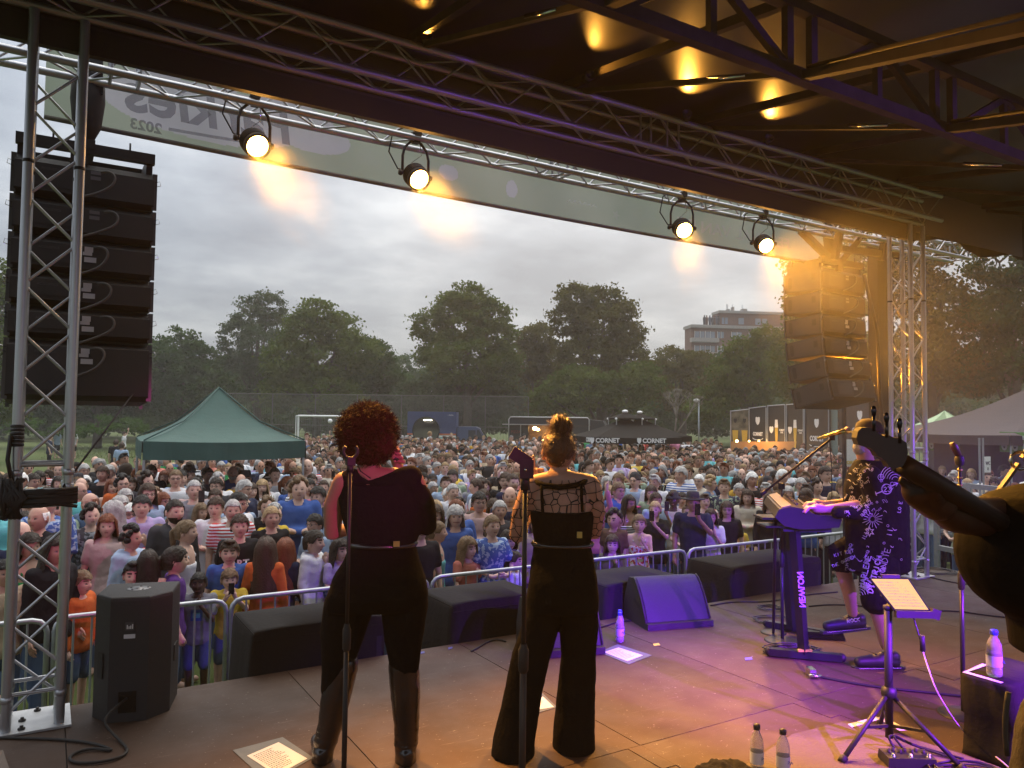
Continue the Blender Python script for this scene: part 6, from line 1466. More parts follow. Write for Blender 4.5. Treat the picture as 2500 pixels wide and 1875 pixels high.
# ------------------------------------------------------------------ crowd barrier along the stage
def barrier(x0,x1,y,label,z=1.18,grp='crowd barriers in front of the stage'):
 root=empty('crowd_barrier',((x0+x1)/2,y,0),label,'crowd barrier',grp);r_=.10
 pts=[(x0,y,.12),(x0,y,z-r_)]+[(x0+r_*(1-math.cos(a)),y,z-r_+r_*math.sin(a))for a in(.5,1.0,1.57)]+[(x1-r_*(1-math.cos(a)),y,z-r_+r_*math.sin(a))for a in(1.57,1.0,.5)]+[(x1,y,z-r_),(x1,y,.12)]
 MB().path(pts,.021,10).build('frame_tube',GALV,parent=root)
 rod('lower_rail',(x0,y,.22),(x1,y,.22),.018,GALV,root)
 n=int((x1-x0)/.125)
 for k in range(1,n):x=x0+(x1-x0)*k/n;rod('bar',(x,y,.22),(x,y,z-.005),.0085,GALV,root,8)
 for x in(x0+.25,x1-.25):MB().bar((x,y-.3,.02),(x,y+.3,.02),.05,.02).tube((x,y,.02),(x,y,.22),.016).build('foot',GALV,parent=root)
 MB().box(((x0+x1)/2,y-.02,.42),(.42,.008,.12)).build('name_plate',mat('plate_grey',(.25,.25,.24),.6),parent=root)
 text('BELIX',.09,DARK,((x0+x1)/2,y-.026,.42),(1,0,0),(0,0,1),'lettering',root,.001)
 return root
bx=[(-1.9,.05,'crowd barrier outside and behind the left lattice tower'),(.10,1.38,'crowd barrier behind the standing black speaker cabinet'),(1.42,3.3,'crowd barrier left of and behind the first singer'),(3.34,4.9,'crowd barrier between the two singers, girl in coral on it'),(4.94,6.8,'crowd barrier right of the second singer, behind the purple-lit monitor'),(6.84,8.75,'crowd barrier behind the keyboard stand'),(8.8,10.9,'crowd barrier right of the right lattice tower')]
for a,b_,lb in bx:barrier(a,b_,7.0,lb,1.10)
# ------------------------------------------------------------------ draped subwoofers in front of the deck
def sub(x0,x1,zt,label):
 root=empty('draped_subwoofer',((x0+x1)/2,5.52,0),label,'draped speaker','black draped subwoofers along the stage front')
 y0,y1=5.215,5.84;fl=.05;mb=MB();N_=10;r=random.Random(int(x0*10))
 def outline(s_,z):
  P_=[];c=[(x0-s_,y0),(x1+s_,y0),(x1+s_,y1+s_),(x0-s_,y1+s_)]
  for k in range(4):
   a,b_=c[k],c[(k+1)%4]
   for j in range(N_):t_=(j+.0)/N_;P_.append(Vector((a[0]+(b_[0]-a[0])*t_,a[1]+(b_[1]-a[1])*t_,z)))
  return P_
 R_s=[]
 for z,s_ in((.02,fl),(.4,fl*.7),(.9,fl*.25),(zt-.10,.004),(zt-.035,.0),(zt-.008,-.012),(zt,-.035)):
  ring_=outline(s_,z)
  if z<zt-.1:
   c=Vector(((x0+x1)/2,(y0+y1)/2,z))
   for i,p in enumerate(ring_):
    if i>=N_:d=(p-c);d.z=0;p+=d.normalized()*r.uniform(-.012,.014)
  R_s.append(ring_)
 mid=outline(-.2,zt+.010);R_s.append(mid);loft(mb,R_s)
 o=mb.build('drape',CLOTH_B,parent=root)
 MB().path([(x0+.02,y0+.006,zt-.02),(x0+.01,y0+.002,zt-.06),(x1-.01,y0+.002,zt-.06)],.006,5).build('seam',CLOTH_B,parent=root)
 MB().bar((x0+.012,y0,zt-.02),(x0+.012,y1,zt-.02),.012,.012).build('seam',CLOTH_B,parent=root)
 MB().add([(x1-.02,y0-.004,zt-.30),(x1-.02,y0-.004,zt-.14),(x1-.06,y0-.004,zt-.14),(x1-.06,y0-.004,zt-.30)],[(0,1,2,3)]).build('handle_slot',RUB,parent=root)
 return root
sub(1.20,2.12,1.275,'black draped subwoofer at the stage edge left of and behind the first singer')
sub(2.66,3.50,1.285,'black draped subwoofer at the stage edge between the two singers')
sub(4.15,5.05,1.275,'black draped subwoofer right behind the purple-lit floor monitor')
sub(5.70,7.0,1.285,'black draped subwoofer behind the keyboard microphone stand')
# ------------------------------------------------------------------ standing speaker cabinet at the left
cab=empty('speaker_cabinet',(.50,4.98,ST),'black angular speaker cabinet standing on the stage beside the left lattice tower','speaker cabinet')
cc=Vector((.50,5.02,ST));ang=R_(-16);M=Matrix.Rotation(ang,3,'Z')
plan=[(-.10,-.26),(.10,-.26),(.20,-.14),(.20,.14),(-.20,.14),(-.20,-.14)]
mb=MB();rings_=[]
for z,s_ in((0,1.),(.008,1.0),(.66,1.),(.675,.985),(.68,.96)):rings_.append([cc+M@Vector((x*s_*1.0,y*s_,z))for x,y in plan])
loft(mb,rings_);mb.s=[False]*len(mb.s);mb.build('cabinet_body',CAB,parent=cab)
tp=cc+M@Vector((0,-.03,.682))
MB().lathe([(0,.004),(.018,.004),(.02,.001),(.060,.001),(.064,.0)],20,tp).build('pole_socket',mat('socket_steel',(.18,.18,.18),.4,.7),parent=cab)
for k in range(5):a=k*1.256;MB().lathe([(0,.003),(.006,.003),(.006,0)],8,tp+Vector((.048*math.cos(a),.048*math.sin(a),.001))).build('screw',BLK,parent=cab)
def CFp(x,z,y=-.262):return cc+M@Vector((x,y,z))
MB().prism([CFp(-.022,.50),CFp(.022,.50),CFp(.022,.545),CFp(-.022,.545)],(0,0,0),M@Vector((0,-.002,0))).build('logo_plate',mat('label_dark',(.05,.05,.05),.4),parent=cab)
for k,h in enumerate((.018,.010,.014,.022)):MB().prism([CFp(-.014+.009*k,.508,-.2645),CFp(-.009+.009*k,.508,-.2645),CFp(-.009+.009*k,.512+h,-.2645),CFp(-.014+.009*k,.512+h,-.2645)],(0,0,0),M@Vector((0,-.001,0))).build('logo_bar',PW,parent=cab)
MB().prism([CFp(-.028,.455),CFp(.03,.455),CFp(.03,.478),CFp(-.028,.478)],(0,0,0),M@Vector((0,-.002,0))).build('sticker',mat('sticker_white',(.55,.55,.56),.5),parent=cab)
MB().prism([CFp(-.045,.05),CFp(.045,.05),CFp(.045,.165),CFp(-.045,.165)],(0,0,0),M@Vector((0,-.002,0))).build('connector_plate',mat('plate_black',(.006,.006,.006),.25),parent=cab)
for sx in(-1,1):MB().box(cc+M@Vector((sx*.203,.0,.30)),(.006,.10,.09),ang).build('side_handle',RUB,parent=cab)
MB().box(cc+M@Vector((-.155,-.205,.30)),(.05,.004,.14),ang+R_(-50)).build('handle_slot',RUB,parent=cab)
pts=[atz(260,1745,ST+.10),atz(255,1770,ST+.06),atz(285,1800,ST+.008),atz(320,1835,ST+.008),atz(270,1858,ST+.012),atz(180,1865,ST+.008),atz(165,1845,ST+.008),atz(220,1825,ST+.012),atz(285,1835,ST+.008),atz(235,1815,ST+.01),atz(150,1805,ST+.008),atz(60,1802,ST+.008),atz(-60,1800,ST+.008)]
tag(MB().path(smooth_pts([cc+M@Vector((0,-.268,.13))]+pts),.0075,8).build('speaker_cable',RUB),'black speaker cable looping on the floor in front of the standing cabinet','cable')
tag(MB().path(smooth_pts([atz(x,y,ST+.008)for x,y in((1150,1590),(1165,1582),(1190,1566),(1215,1560),(1235,1566))]),.006,6).build('monitor_cable',RUB),'short black cable curling left of the floor monitor behind the second singer','cable')
w_=MB().box((-.32,4.42,ST+.012),(.42,.34,.022),R_(8)).build('wooden_board',mat('plain_board',(.16,.12,.09),.7,noise=(6,(.12,.09,.07),.3,(1,12,1))));tag(w_,'small plain wooden board on the floor at the lower left corner','board')
# ------------------------------------------------------------------ floor monitors
def wedge(p,q,back,hgt,label,face_toward):
 """p, q: front bottom corners on the floor (left, right) as seen; back: depth away from the viewer"""
 p,q=Vector(p),Vector(q);d=(q-p);d.z=0;wd=d.length;d.normalize();n=Vector((-d.y,d.x,0));root=empty('floor_monitor',(p+q)/2+n*back/2,label,'floor monitor','floor monitors')
 prof=[(0.0,.0),(.0,.05)]+[(.05+(back*.62-.05)*t_,.05+(hgt-.05)*(1-(1-t_)**1.6))for t_ in(.0,.15,.32,.5,.68,.85,1.)]+[(back*.80,hgt-.01),(back,hgt*.42),(back,0)]
 vs=[p+n*a+Vector((0,0,z))for a,z in prof]+[q+n*a+Vector((0,0,z))for a,z in prof];m=len(prof)
 MB().add(vs,[tuple(range(m))[::-1],tuple(range(m,2*m))]+[(i,(i+1)%m,m+(i+1)%m,m+i)for i in range(m)]).build('cabinet_body',CAB,parent=root)
 GR=mat('speaker_grille',(.065,.055,.085),.6,.0,bump=(900,.5),noise=(420,(.03,.03,.04),.12))
 gp_=prof[2:9];e_=.022;v2=[]
 for i,(a,z)in enumerate(gp_):
  for s_ in(e_,wd-e_):v2.append(p+d*s_+n*(a-.006)+Vector((0,0,z+.005)))
 MB().add(v2,[(2*i,2*i+1,2*i+3,2*i+2)for i in range(len(gp_)-1)],0,True).build('grille',GR,parent=root,fix=False)
 for s_ in(.004,wd-.004):MB().path([p+d*s_+n*(a-.004)+Vector((0,0,z+.004))for a,z in gp_],.008,6).build('edge_strip',CAB,parent=root)
 for s_,o_ in((-.003,-1),(wd+.003,1)):
  c=p+d*s_+n*back*.45+Vector((0,0,hgt*.42));MB().add([c+n*x+Vector((0,0,z))for x,z in((-.06,-.02),(.05,.03),(.05,.06),(-.06,.015))],[(0,1,2,3)]).build('handle_slot',RUB,parent=root)
 return root
wedge(atz(1582,1541,ST),atz(1742,1529,ST),.46,.37,'floor monitor with its grille lit deep violet, at the stage edge',0)
wedge(atz(1300,1610,ST),atz(1478,1597,ST),.44,.37,'floor monitor half hidden behind the legs of the second singer',0)
# ------------------------------------------------------------------ papers, tape, bottles
PAPER=mat('paper',(.72,.70,.67),.7);TAPE=mat('grey_tape',(.085,.10,.11),.6,noise=(14,(.12,.14,.15),.3));INK=mat('ink',(.05,.05,.06),.8)
def sheet_(quad_,tq,label,lines=13,seed=0):
 Q=[atz(x,y,ST+.0045)for x,y in quad_];T_=[atz(x,y,ST+.002)for x,y in tq]
 root=empty('set_list',sum(Q,Vector())/4-Vector((0,0,.0025)),label,'sheet of paper','papers on the stage floor')
 MB().prism(T_,(0,0,0),(0,0,.0012)).build('tape_frame',TAPE,parent=root);MB().prism(Q,(0,0,0),(0,0,.0006)).build('sheet',PAPER,parent=root)
 r=random.Random(seed);U=Q[1]-Q[0];V=Q[3]-Q[0];mb=MB();z=Vector((0,0,.0012));nq=0
 for k in range(lines):
  v=.10+.8*k/lines;u=.10
  while u<r.uniform(.55,.92):
   l_=r.uniform(.02,.07);a=Q[0]+U*u+V*v+z;nq+=1
   mb.add([a,a+U*l_,a+U*l_+V*.022,a+V*.022],[(0,1,2,3)]);u+=l_+.018
 mb.build('handwriting',INK,parent=root)
sheet_([(603,1845),(680,1812),(750,1852),(675,1892)],[(568,1832),(690,1800),(765,1850),(655,1912)],'handwritten set list in a frame of grey tape, lower left by the first singer',13,1)
sheet_([(1475,1592),(1510,1581),(1570,1600),(1532,1614)],[(1462,1592),(1508,1573),(1592,1600),(1535,1622)],'small violet-lit paper framed in grey tape beside the water bottles',9,2)
sheet_([(1300,1728),(1325,1700),(1352,1726),(1310,1733)],[(1285,1738),(1322,1690),(1360,1727),(1315,1740)],'paper in a tape frame showing between the legs of the second singer',7,3)
sheet_([(1935,1880),(1985,1838),(2080,1880),(2030,1925)],[(1932,1884),(1984,1834),(2086,1880),(2030,1930)],'printed sheet on the mat at the bottom, right of the two bottles',12,4)
for pts_,lb in(([(1594,1572),(1608,1570),(1612,1575),(1597,1577)],'small square of bright yellow tape right of the violet-lit paper'),):
 tag(MB().prism([atz(x,y,ST+.002)for x,y in pts_],(0,0,0),(0,0,.001)).build('floor_mark',mat('neon_tape',(.62,.72,.05),.5)),lb,'tape mark','tape marks on the stage')
for pts_,lb in(([(1026,1592),(1036,1590),(1037,1594),(1027,1596)],'small blue tape mark at the stage edge between the singers, left one'),([(1094,1581),(1104,1579),(1105,1583),(1095,1585)],'small blue tape mark at the stage edge between the singers, right one'),([(1818,1606),(1835,1604),(1837,1610),(1820,1612)],'small grey tape mark left of the keyboard stand')):
 tag(MB().prism([atz(x,y,ST+.002)for x,y in pts_],(0,0,0),(0,0,.001)).build('floor_mark',mat('blue_tape',(.10,.10,.30),.6)),lb,'tape mark','tape marks on the stage')
MATM=mat('riser_mat',(.12,.085,.06),.75,noise=(3,(.09,.065,.045),.3),bump=(60,.3))
mq=[atz(1935,1805,ST),atz(2065,1772,ST),atz(2300,1838,ST),atz(2520,1915,ST),atz(2350,2050,ST),atz(1700,1960,ST)]
o=MB().prism(mq,(0,0,.001),(0,0,.028)).build('plywood_board',MATM);tag(o,'flat brown board on the floor under the music stand','board')
tpm=mat('lilac_tape',(.62,.60,.62),.6)
for q4,lb in(([(2070,1768),(2140,1750),(2148,1756),(2080,1776)],'left strip of white tape on the far corner of the brown board'),([(2140,1752),(2158,1750),(2218,1782),(2196,1784)],'right strip of white tape on the far corner of the brown board')):
 tag(MB().prism([atz(x,y,ST+.030)for x,y in q4],(0,0,0),(0,0,.001)).build('tape_strip',tpm),lb,'tape','tape strips')
WATER=bpy.data.materials.new('water_plastic');WATER.use_nodes=True;b=WATER.node_tree.nodes['Principled BSDF']
b.inputs['Base Color'].default_value=(.82,.86,.88,1);b.inputs['Roughness'].default_value=.12;b.inputs['Transmission Weight'].default_value=.75;b.inputs['IOR'].default_value=1.25
def bottle(p,label,lid=(.02,.02,.025),h=.225,lab_=None,s=1.):
 p=Vector(p);root=empty('water_bottle',p,label,'bottle','water bottles on the stage')
 prof=[(0,.002),(.026,0),(.031,.006),(.032,.03),(.030,.036),(.032,.042),(.032,.075),(.030,.080),(.032,.086),(.032,.125),(.030,.130),(.031,.136),(.029,.155),(.020,.178),(.0135,.190),(.0135,.205)]
 k=h/.225;MB().lathe([(r_*s,z*k)for r_,z in prof],20,p).build('bottle_body',WATER,parent=root)
 MB().lathe([(.0155*s,.200*k),(.0165*s,.202*k),(.0165*s,.220*k),(.014*s,.224*k),(0,.225*k)],16,p).build('cap',mat('lid_%d'%int(lid[2]*100),lid,.4),parent=root)
 MB().lathe([(.0326*s,.05*k),(.0328*s,.052*k),(.0328*s,.10*k),(.0326*s,.102*k)],20,p).build('label_wrap',mat('bottle_label',(.45,.50,.58),.5),parent=root)
 text(lab_ or 'SPA',.024,mat('label_ink',(.05,.08,.30),.5),p+Vector((-.0,-.0345,.075*k)),r0,(0,0,1),'lettering',root,.0006)
 return root
b1=atz(1513,1567,ST);bottle(b1,'water bottle standing behind another, left of the purple-lit monitor',(.03,.05,.45));bottle(b1+Vector((.05,.06,0)),'water bottle close by the purple-lit monitor, right one of two',(.03,.05,.45))
bottle(atz(1848,1888,ST+.0),'water bottle at the bottom, taller of the two by the printed sheet',lab_='P',h=.235)
bottle(atz(1912,1896,ST+.0),'water bottle at the bottom, nearer the printed sheet',lab_='SPA',h=.225)
mb=MB();loft(mb,[ring(atz(1765,1905,ST)+Vector((0,0,z)),(a,0,0),(0,a*.7,0),16)for z,a in((0,.17),(.02,.175),(.045,.15),(.06,.08))])
q=blob(mb,'cloth_bundle',CLOTH_B,.008,3,atz(1765,1905,ST),disp=(.06,.05));o=bpy.data.objects.new('dark_cloth',q);COL.objects.link(o);o.location=atz(1765,1905,ST);tag(o,'crumpled black cloth at the bottom edge left of the bottles','cloth')
# ------------------------------------------------------------------ microphone stands
def base_disc(p,r_,m=BLK):return MB().lathe([(0,.022),(.03,.022),(r_*.9,.010),(r_,.004),(r_,0)],32,p)
def mic_stand(foot,top,label,clip=True,holder=False,col=BLK,lean=None,rp=.011,grp='microphone stands'):
 foot,top=Vector(foot),Vector(top);root=empty('microphone_stand',foot,label,'microphone stand',grp)
 base_disc(foot,.135).build('round_base',BLK,parent=root);mid=foot.lerp(top,.56)
 MB().tube(foot+Vector((0,0,.02)),mid,rp,14).build('lower_tube',col,parent=root)
 MB().tube(mid,top,rp*.72,12).build('upper_tube',col,parent=root)
 MB().lathe([(rp*1.05,-.10),(rp*1.5,-.09),(rp*1.6,-.01),(rp*1.2,.0),(rp,.015)],14,mid).build('clutch',RUB,parent=root)
 return root
# stand in front of the first singer's back: base below the frame
f1=Vector(atd(852,1290,3.20));f1.z=ST;t1_=atd(861,1150,3.25);t1_.x,t1_.y=f1.x,f1.y
s1=mic_stand(f1,t1_,'black straight microphone stand between the camera and the first singer')
MB().tube(t1_,t1_+Vector((0,0,.03)),.015,10).box(t1_+Vector((0,0,.045)),(.035,.03,.035)).build('swivel',RUB,parent=s1)
cl_=t1_+Vector((0,0,.075));MB().path([cl_+r0*(.030*math.sin(a))+Vector((0,0,-.030*math.cos(a)+.01))for a in[-2.35+i*.47 for i in range(11)]],.0075,8).build('open_clip',RUB,parent=s1)
f2=Vector(atd(1281,1290,3.05));f2.z=ST;t2_=atd(1288,1195,3.08);t2_.x,t2_.y=f2.x,f2.y
s2=mic_stand(f2,t2_,'black microphone stand with an empty quick-release holder, by the second singer',rp=.0135)
MB().tube(t2_,t2_+Vector((0,0,.06)),.018,12).build('swivel',RUB,parent=s2)
hd=t2_+Vector((0,0,.085));mb=MB();mb.box(hd+r0*.005,(.055,.06,.075),-YAW);mb.build('holder_body',RUB,parent=s2)
MB().box(hd+Vector((0,0,.045))-r0*.02,(.085,.05,.05),rot=Matrix.Rotation(-YAW,3,'Z')@Matrix.Rotation(R_(32),3,'Y')).build('holder_jaw',RUB,parent=s2)
MB().lathe([(0,.012),(.006,.010),(.006,0)],8,hd+r0*.0-cF*.033,Matrix.Rotation(R_(90),3,'X')).build('rivet',CHROME,parent=s2)
f3=atz(2352,1745,ST);t3_=Vector((f3.x,f3.y,atd(2352,1130,(f3-CP).dot(cF)).z))
s3=mic_stand(f3,t3_,'tall straight microphone stand lit blue in front of the guitarist',col=mat('stand_dark',(.03,.03,.035),.35,.3),rp=.0125)
MB().lathe([(.02,0),(.026,.02),(.026,.045),(.018,.06),(0,.062)],12,t3_-Vector((0,0,.02))).build('swivel',RUB,parent=s3)
MB().path([t3_+Vector((0,0,.03)),t3_+Vector((0,0,.03))-r0*.03+Vector((0,0,.06)),t3_-r0*.045+Vector((0,0,.115))],[.017,.022,.014],10).build('mic_clip',mat('brown_mic',(.06,.03,.02),.4),parent=s3)
for k in range(4):MB().lathe([(.0135,0),(.0155,.002),(.0155,.007),(.0135,.009)],12,t3_-Vector((0,0,.05+.045*k))).build('brass_ring',mat('brass',(.6,.42,.15),.3,1.),parent=s3)
# boom stand of the keyboard player
f4=atz(1910,1565,ST);D4=(f4-CP).dot(cF);t4_=Vector((f4.x,f4.y,atd(1903,1190,D4).z))
s4=mic_stand(f4,t4_,'boom microphone stand with round base beside the keyboard',rp=.0125,col=mat('stand_dark',(.03,.03,.035),.35,.3))
pa,pb=atd(1858,1208,D4),atd(2025,1075,D4-.1)
MB().tube(pa,pb,.0095,10).build('boom_arm',BLK,parent=s4);MB().tube(pa,pa+(pb-pa)*.07,.015,10).build('counterweight',RUB,parent=s4)
MB().box(t4_+Vector((0,0,.005)),(.035,.035,.05)).build('swivel',RUB,parent=s4)
ma,mc=atd(1995,1071,D4-.1),atd(2062,1052,D4-.1)
mt=mat('gold_mic',(.62,.52,.16),.25,.9)
mic=empty('microphone',ma,'handheld microphone clipped on the boom, shaft shining yellow','microphone')
MB().path([ma,ma.lerp(mc,.8),mc],[.011,.016,.020],14).build('shaft',mt,parent=mic);MB().sphere(mc+(mc-ma).normalized()*.022,.027,14,10).build('grille_head',mat('mic_mesh',(.30,.22,.22),.35,.8,bump=(700,.5)),parent=mic)
MB().box(ma.lerp(mc,.55)-Vector((0,0,.028)),(.035,.022,.035)).tube(ma.lerp(mc,.55)-Vector((0,0,.03)),pb,.008).build('mic_clip',RUB,parent=s4)
tag(MB().path(smooth_pts([pb,pb+Vector((.03,0,-.25)),atd(2030,1250,D4-.1)]),.0035,5).build('thin_cable',RUB),'thin microphone cable hanging from the boom tip','cable')
# ------------------------------------------------------------------ keyboard and its stand
KX=(r0*-1)  # player faces this way (left in the picture)
kb=empty('keyboard',atd(1960,1290,5.35),'stage keyboard on its stand, top lit gold and underside violet','keyboard')
KD=5.30
def K(px,py,dd=0.):return atd(px,py,KD+dd)
# cross-section as seen at the near end: from the rear panel (left) to the keys (right)
away=Vector((cF.x,cF.y,0)).normalized()
sec=[(1905,1268),(1908,1240),(1925,1228),(1945,1236),(1990,1256),(2005,1262),(2050,1262),(2052,1272),(2045,1286),(2000,1290),(1960,1290),(1925,1283)]
S0=[K(x,y)for x,y in[(1893,1262),(1903,1243),(1930,1237),(1968,1243),(1990,1256),(2050,1258),(2052,1268),(2046,1286),(2010,1290),(1955,1291),(1915,1283)]]
Ln=.92;sft=away*Ln+r0*.22
S1=[p+sft for p in S0]
mb=MB();loft(mb,[S0,[p+sft*.03 for p in S0],S1]);mb.s=[False]*len(mb.s);mb.build('case',mat('keyboard_case',(.030,.028,.030),.28),parent=kb)
c0=sum(S0,Vector())/len(S0)
MB().prism([c0+(p-c0)*1.02 for p in S0],-sft*.0,-sft*.03).build('end_cheek',mat('keyboard_end',(.025,.023,.026),.25),parent=kb)
KT=[K(1905,1240),K(1933,1234),K(1985,1252)]
MB().prism([K(1908,1240),K(1932,1234.5),K(1932,1234.5)+sft,K(1908,1240)+sft],(0,0,0),(0,0,.004)).build('rear_panel_top',mat('panel_satin',(.22,.18,.13),.3,.3),parent=kb)
ka,kb_=K(1990,1254,0)+Vector((0,0,.004)),K(2050,1257,0)+Vector((0,0,.004));kd=kb_-ka
for k in range(36):
 a=sft*(.03+.94*k/36);b2=sft*(.03+.94*(k+.88)/36)
 MB().prism([ka+a,kb_+a,kb_+b2,ka+b2],(0,0,0),(0,0,.014)).build('white_key',mat('key_white',(.70,.68,.66),.25),parent=kb)
 if k%7 not in(2,6):
  a=sft*(.03+.94*(k+.70)/36);b2=sft*(.03+.94*(k+1.12)/36);MB().prism([ka+a,ka+kd*.62+a,ka+kd*.62+b2,ka+b2],(0,0,.014),(0,0,.024)).build('black_key',BLKG,parent=kb)
for k in range(10):MB().lathe([(0,.014),(.009,.014),(.011,0)],10,K(1950,1238)+sft*(.12+.08*k)+Vector((0,0,.004))).build('knob',RUB,parent=kb)
# stand
ks=empty('keyboard_stand',atz(1960,1600,ST),'black two-column keyboard stand with floor bars and violet-lit upright','keyboard stand')
KS=mat('stand_paint',(.014,.014,.018),.4,.2)
MB().bar(atz(1878,1590,ST+.035),atz(2055,1606,ST+.035),.055,.05).build('floor_bar',KS,parent=ks)
MB().bar(atz(1872,1522,ST+.035),atz(2038,1550,ST+.035),.055,.05).build('floor_bar',KS,parent=ks)
for q_ in((1878,1590),(2055,1606),(1872,1522)):MB().sphere(atz(*q_,ST+.034),.032,10,8).build('rubber_foot',RUB,parent=ks)
pA=atz(1962,1592,ST+.05);pB=K(1942,1292,-.0)+sft*.06;MB().bar(pA,pB,.060,.05).build('column',KS,parent=ks)
pA2=atz(1933,1535,ST+.05);pB2=K(1940,1292)+sft*.75;MB().bar(pA2,pB2,.060,.05).build('column',KS,parent=ks)
for t_ in(.06,.75):MB().bar(K(1912,1294)+sft*t_,K(2030,1296)+sft*t_,.05,.03).build('support_arm',KS,parent=ks)
text('NEWLON',.060,mat('stand_print',(.40,.40,.50),.5),pA.lerp(pB,.52)-away*.042,(pB-pA)*1.,r0,'lettering',ks,.001,.002)
MB().box(atz(1965,1588,ST+.07),(.10,.02,.016),-YAW).build('neon_strip',mat('neon_tape',(.62,.72,.05),.5),parent=ks)
lp=empty('laptop_shelf',K(1885,1285),'small black shelf with two flat boxes left of the keyboard, edges lit gold','shelf')
for z_,sx in((1262,0),(1282,8)):MB().box(K(1888+sx,z_,.1),(.22,.20,.014),-YAW).build('flat_unit',BLKG,parent=lp)
rod('shelf_post',K(1893,1270,.1),atz(1888,1545,ST+.02),.012,KS,lp);base_disc(atz(1888,1545,ST),.10).build('round_base',BLK,parent=lp)
# pedals and cables under the keyboard
pd=MB().box(atz(2005,1548,ST+.03),(.34,.10,.05),-YAW+R_(-8),taper=.9).build('volume_pedal',BLKG);tag(pd,'black expression pedal with a silver rod on the floor by the player\'s raised foot','pedal')
r=random.Random(6)
def coil(cx_,cy_,rr_,n,seed,label,flat=.45,zc=ST+.008,rad=.005):
 r=random.Random(seed);pts=[];c=atz(cx_,cy_,zc)
 for k in range(n*14):a=k*2*math.pi/14;q=rr_*(1+.12*math.sin(a*.37+seed));pts.append(c+r0*q*math.cos(a)*(1+.05*math.sin(k))+away*q*flat*math.sin(a)+Vector((0,0,rad*1.2*(k/14)+.004*math.sin(k*1.3))))
 tag(MB().path(pts,rad,6).build('cable_coil',mat('cable_black',(.02,.02,.024),.45)),label,'cable coil')
coil(1935,1592,.19,6,1,'coil of black cables lying at the foot of the violet-lit keyboard stand',.55)
coil(1890,1515,.16,3,2,'loose loop of black cables behind the keyboard stand',.8,rad=.004)
coil(1880,1485,.10,3,4,'small tangle of thin cables left of the keyboard stand',.9,rad=.004)
coil(2280,1395,.22,3,5,'cables lying at the stage edge by the right lattice tower foot',.9)
def cable(pts,label,rad=.006,z=ST+.007):tag(MB().path(smooth_pts([atz(x,y,z)for x,y in pts]),rad,7).build('floor_cable',RUB),label,'cable','cables on the stage floor')
cable([(1735,1478),(1790,1468),(1880,1470),(1960,1452),(2045,1445)],'cable along the stage edge behind the keyboard')
cable([(1975,1480),(2030,1475),(2120,1480),(2230,1492),(2330,1490),(2420,1504),(2520,1512)],'cable crossing the grey floor behind the music stand')
cable([(2000,1652),(2080,1668),(2160,1680),(2260,1690),(2350,1700)],'thick cable from the metal plug towards the black box',.009)
cable([(2110,1360),(2300,1420),(2420,1432),(2510,1440)],'cable by the foot of the right tower')
cable([(1320,1570),(1480,1528),(1500,1520),(1560,1512)],'blue-lit cable running to the floor monitors')
pg=MB().box(atz(1980,1640,ST+.03),(.04,.08,.05),-YAW).tube(atz(1975,1650,ST+.02),atz(2005,1651,ST+.02),.012).build('metal_clamp',CHROME);tag(pg,'small shiny metal clamp on the floor in front of the keyboard stand','clamp')
# ------------------------------------------------------------------ music stand with a tablet
MD=3.55
ms=empty('music_stand',atz(2168,1810,ST+.03),'black tripod stand holding a tablet with a glowing sheet of music','music stand')
def Mp(x,y,dd=0.):return atd(x,y,MD+dd)
hub=atz(2168,1700,ST+.36);hub=atd(2170,1690,(atz(2168,1812,ST+.03)-CP).dot(cF));foot_c=atz(2168,1812,ST+.03)
top_=Vector((hub.x,hub.y,atd(2170,1490,(hub-CP).dot(cF)).z))
MB().tube((hub.x,hub.y,ST+.06),top_,.020,14).build('lower_tube',BLK,parent=ms)
MB().lathe([(.022,-.03),(.036,-.02),(.040,.0),(.036,.02),(.022,.03)],14,hub).build('hub',BLK,parent=ms)
for q_ in((2062,1848),(2342,1868),(2150,1765)):
 e_=atz(*q_,ST+.045);st_=hub+(e_-hub).normalized()*.03
 MB().tube(st_,e_,.0125,10).build('leg',BLK,parent=ms);MB().tube(e_,e_+(e_-st_).normalized()*.035,.019,10).build('rubber_foot',RUB,parent=ms)
 mid=st_.lerp(e_,.52);MB().bar(mid,(hub.x,hub.y,ST+.12),.014,.014).build('leg_brace',BLK,parent=ms)
dt=(top_-CP).dot(cF)
MB().tube(top_,top_+Vector((0,0,.02)),.024,14).build('upper_tube',RUB,parent=ms)
TQ=[atd(2184,1490,dt-.06),atd(2272,1492,dt-.06),atd(2218,1412,dt+.12),atd(2122,1411,dt+.12)]
nrm_=(TQ[1]-TQ[0]).cross(TQ[3]-TQ[0]).normalized()
if nrm_.z<0:nrm_=-nrm_
MB().prism(TQ,(0,0,0),-nrm_*.010).build('tablet',BLKG,parent=ms)
cQ=sum(TQ,Vector())/4;SQ=[cQ+(p-cQ)*.93+nrm_*.001 for p in TQ]
MB().add(SQ,[(0,1,2,3)]).build('screen',emis('sheet_screen',(1.0,.55,.26),.62),parent=ms)
U=SQ[1]-SQ[0];V=SQ[3]-SQ[0];mb=MB();r=random.Random(3);ik=mat('score_ink',(.10,.05,.03),.8)
for k in range(9):
 for j in range(3):a=SQ[0]+U*.07+V*(.09+.098*k+.014*j)+nrm_*.001;mb.add([a,a+U*.86,a+U*.86+V*.003,a+V*.003],[(0,1,2,3)])
 for j in range(16):a=SQ[0]+U*r.uniform(.08,.9)+V*(.09+.098*k+r.uniform(-.01,.03))+nrm_*.0015;mb.add([a,a+U*.016,a+U*.016+V*.012,a+V*.012],[(0,1,2,3)])
mb.build('music_notes',ik,parent=ms)
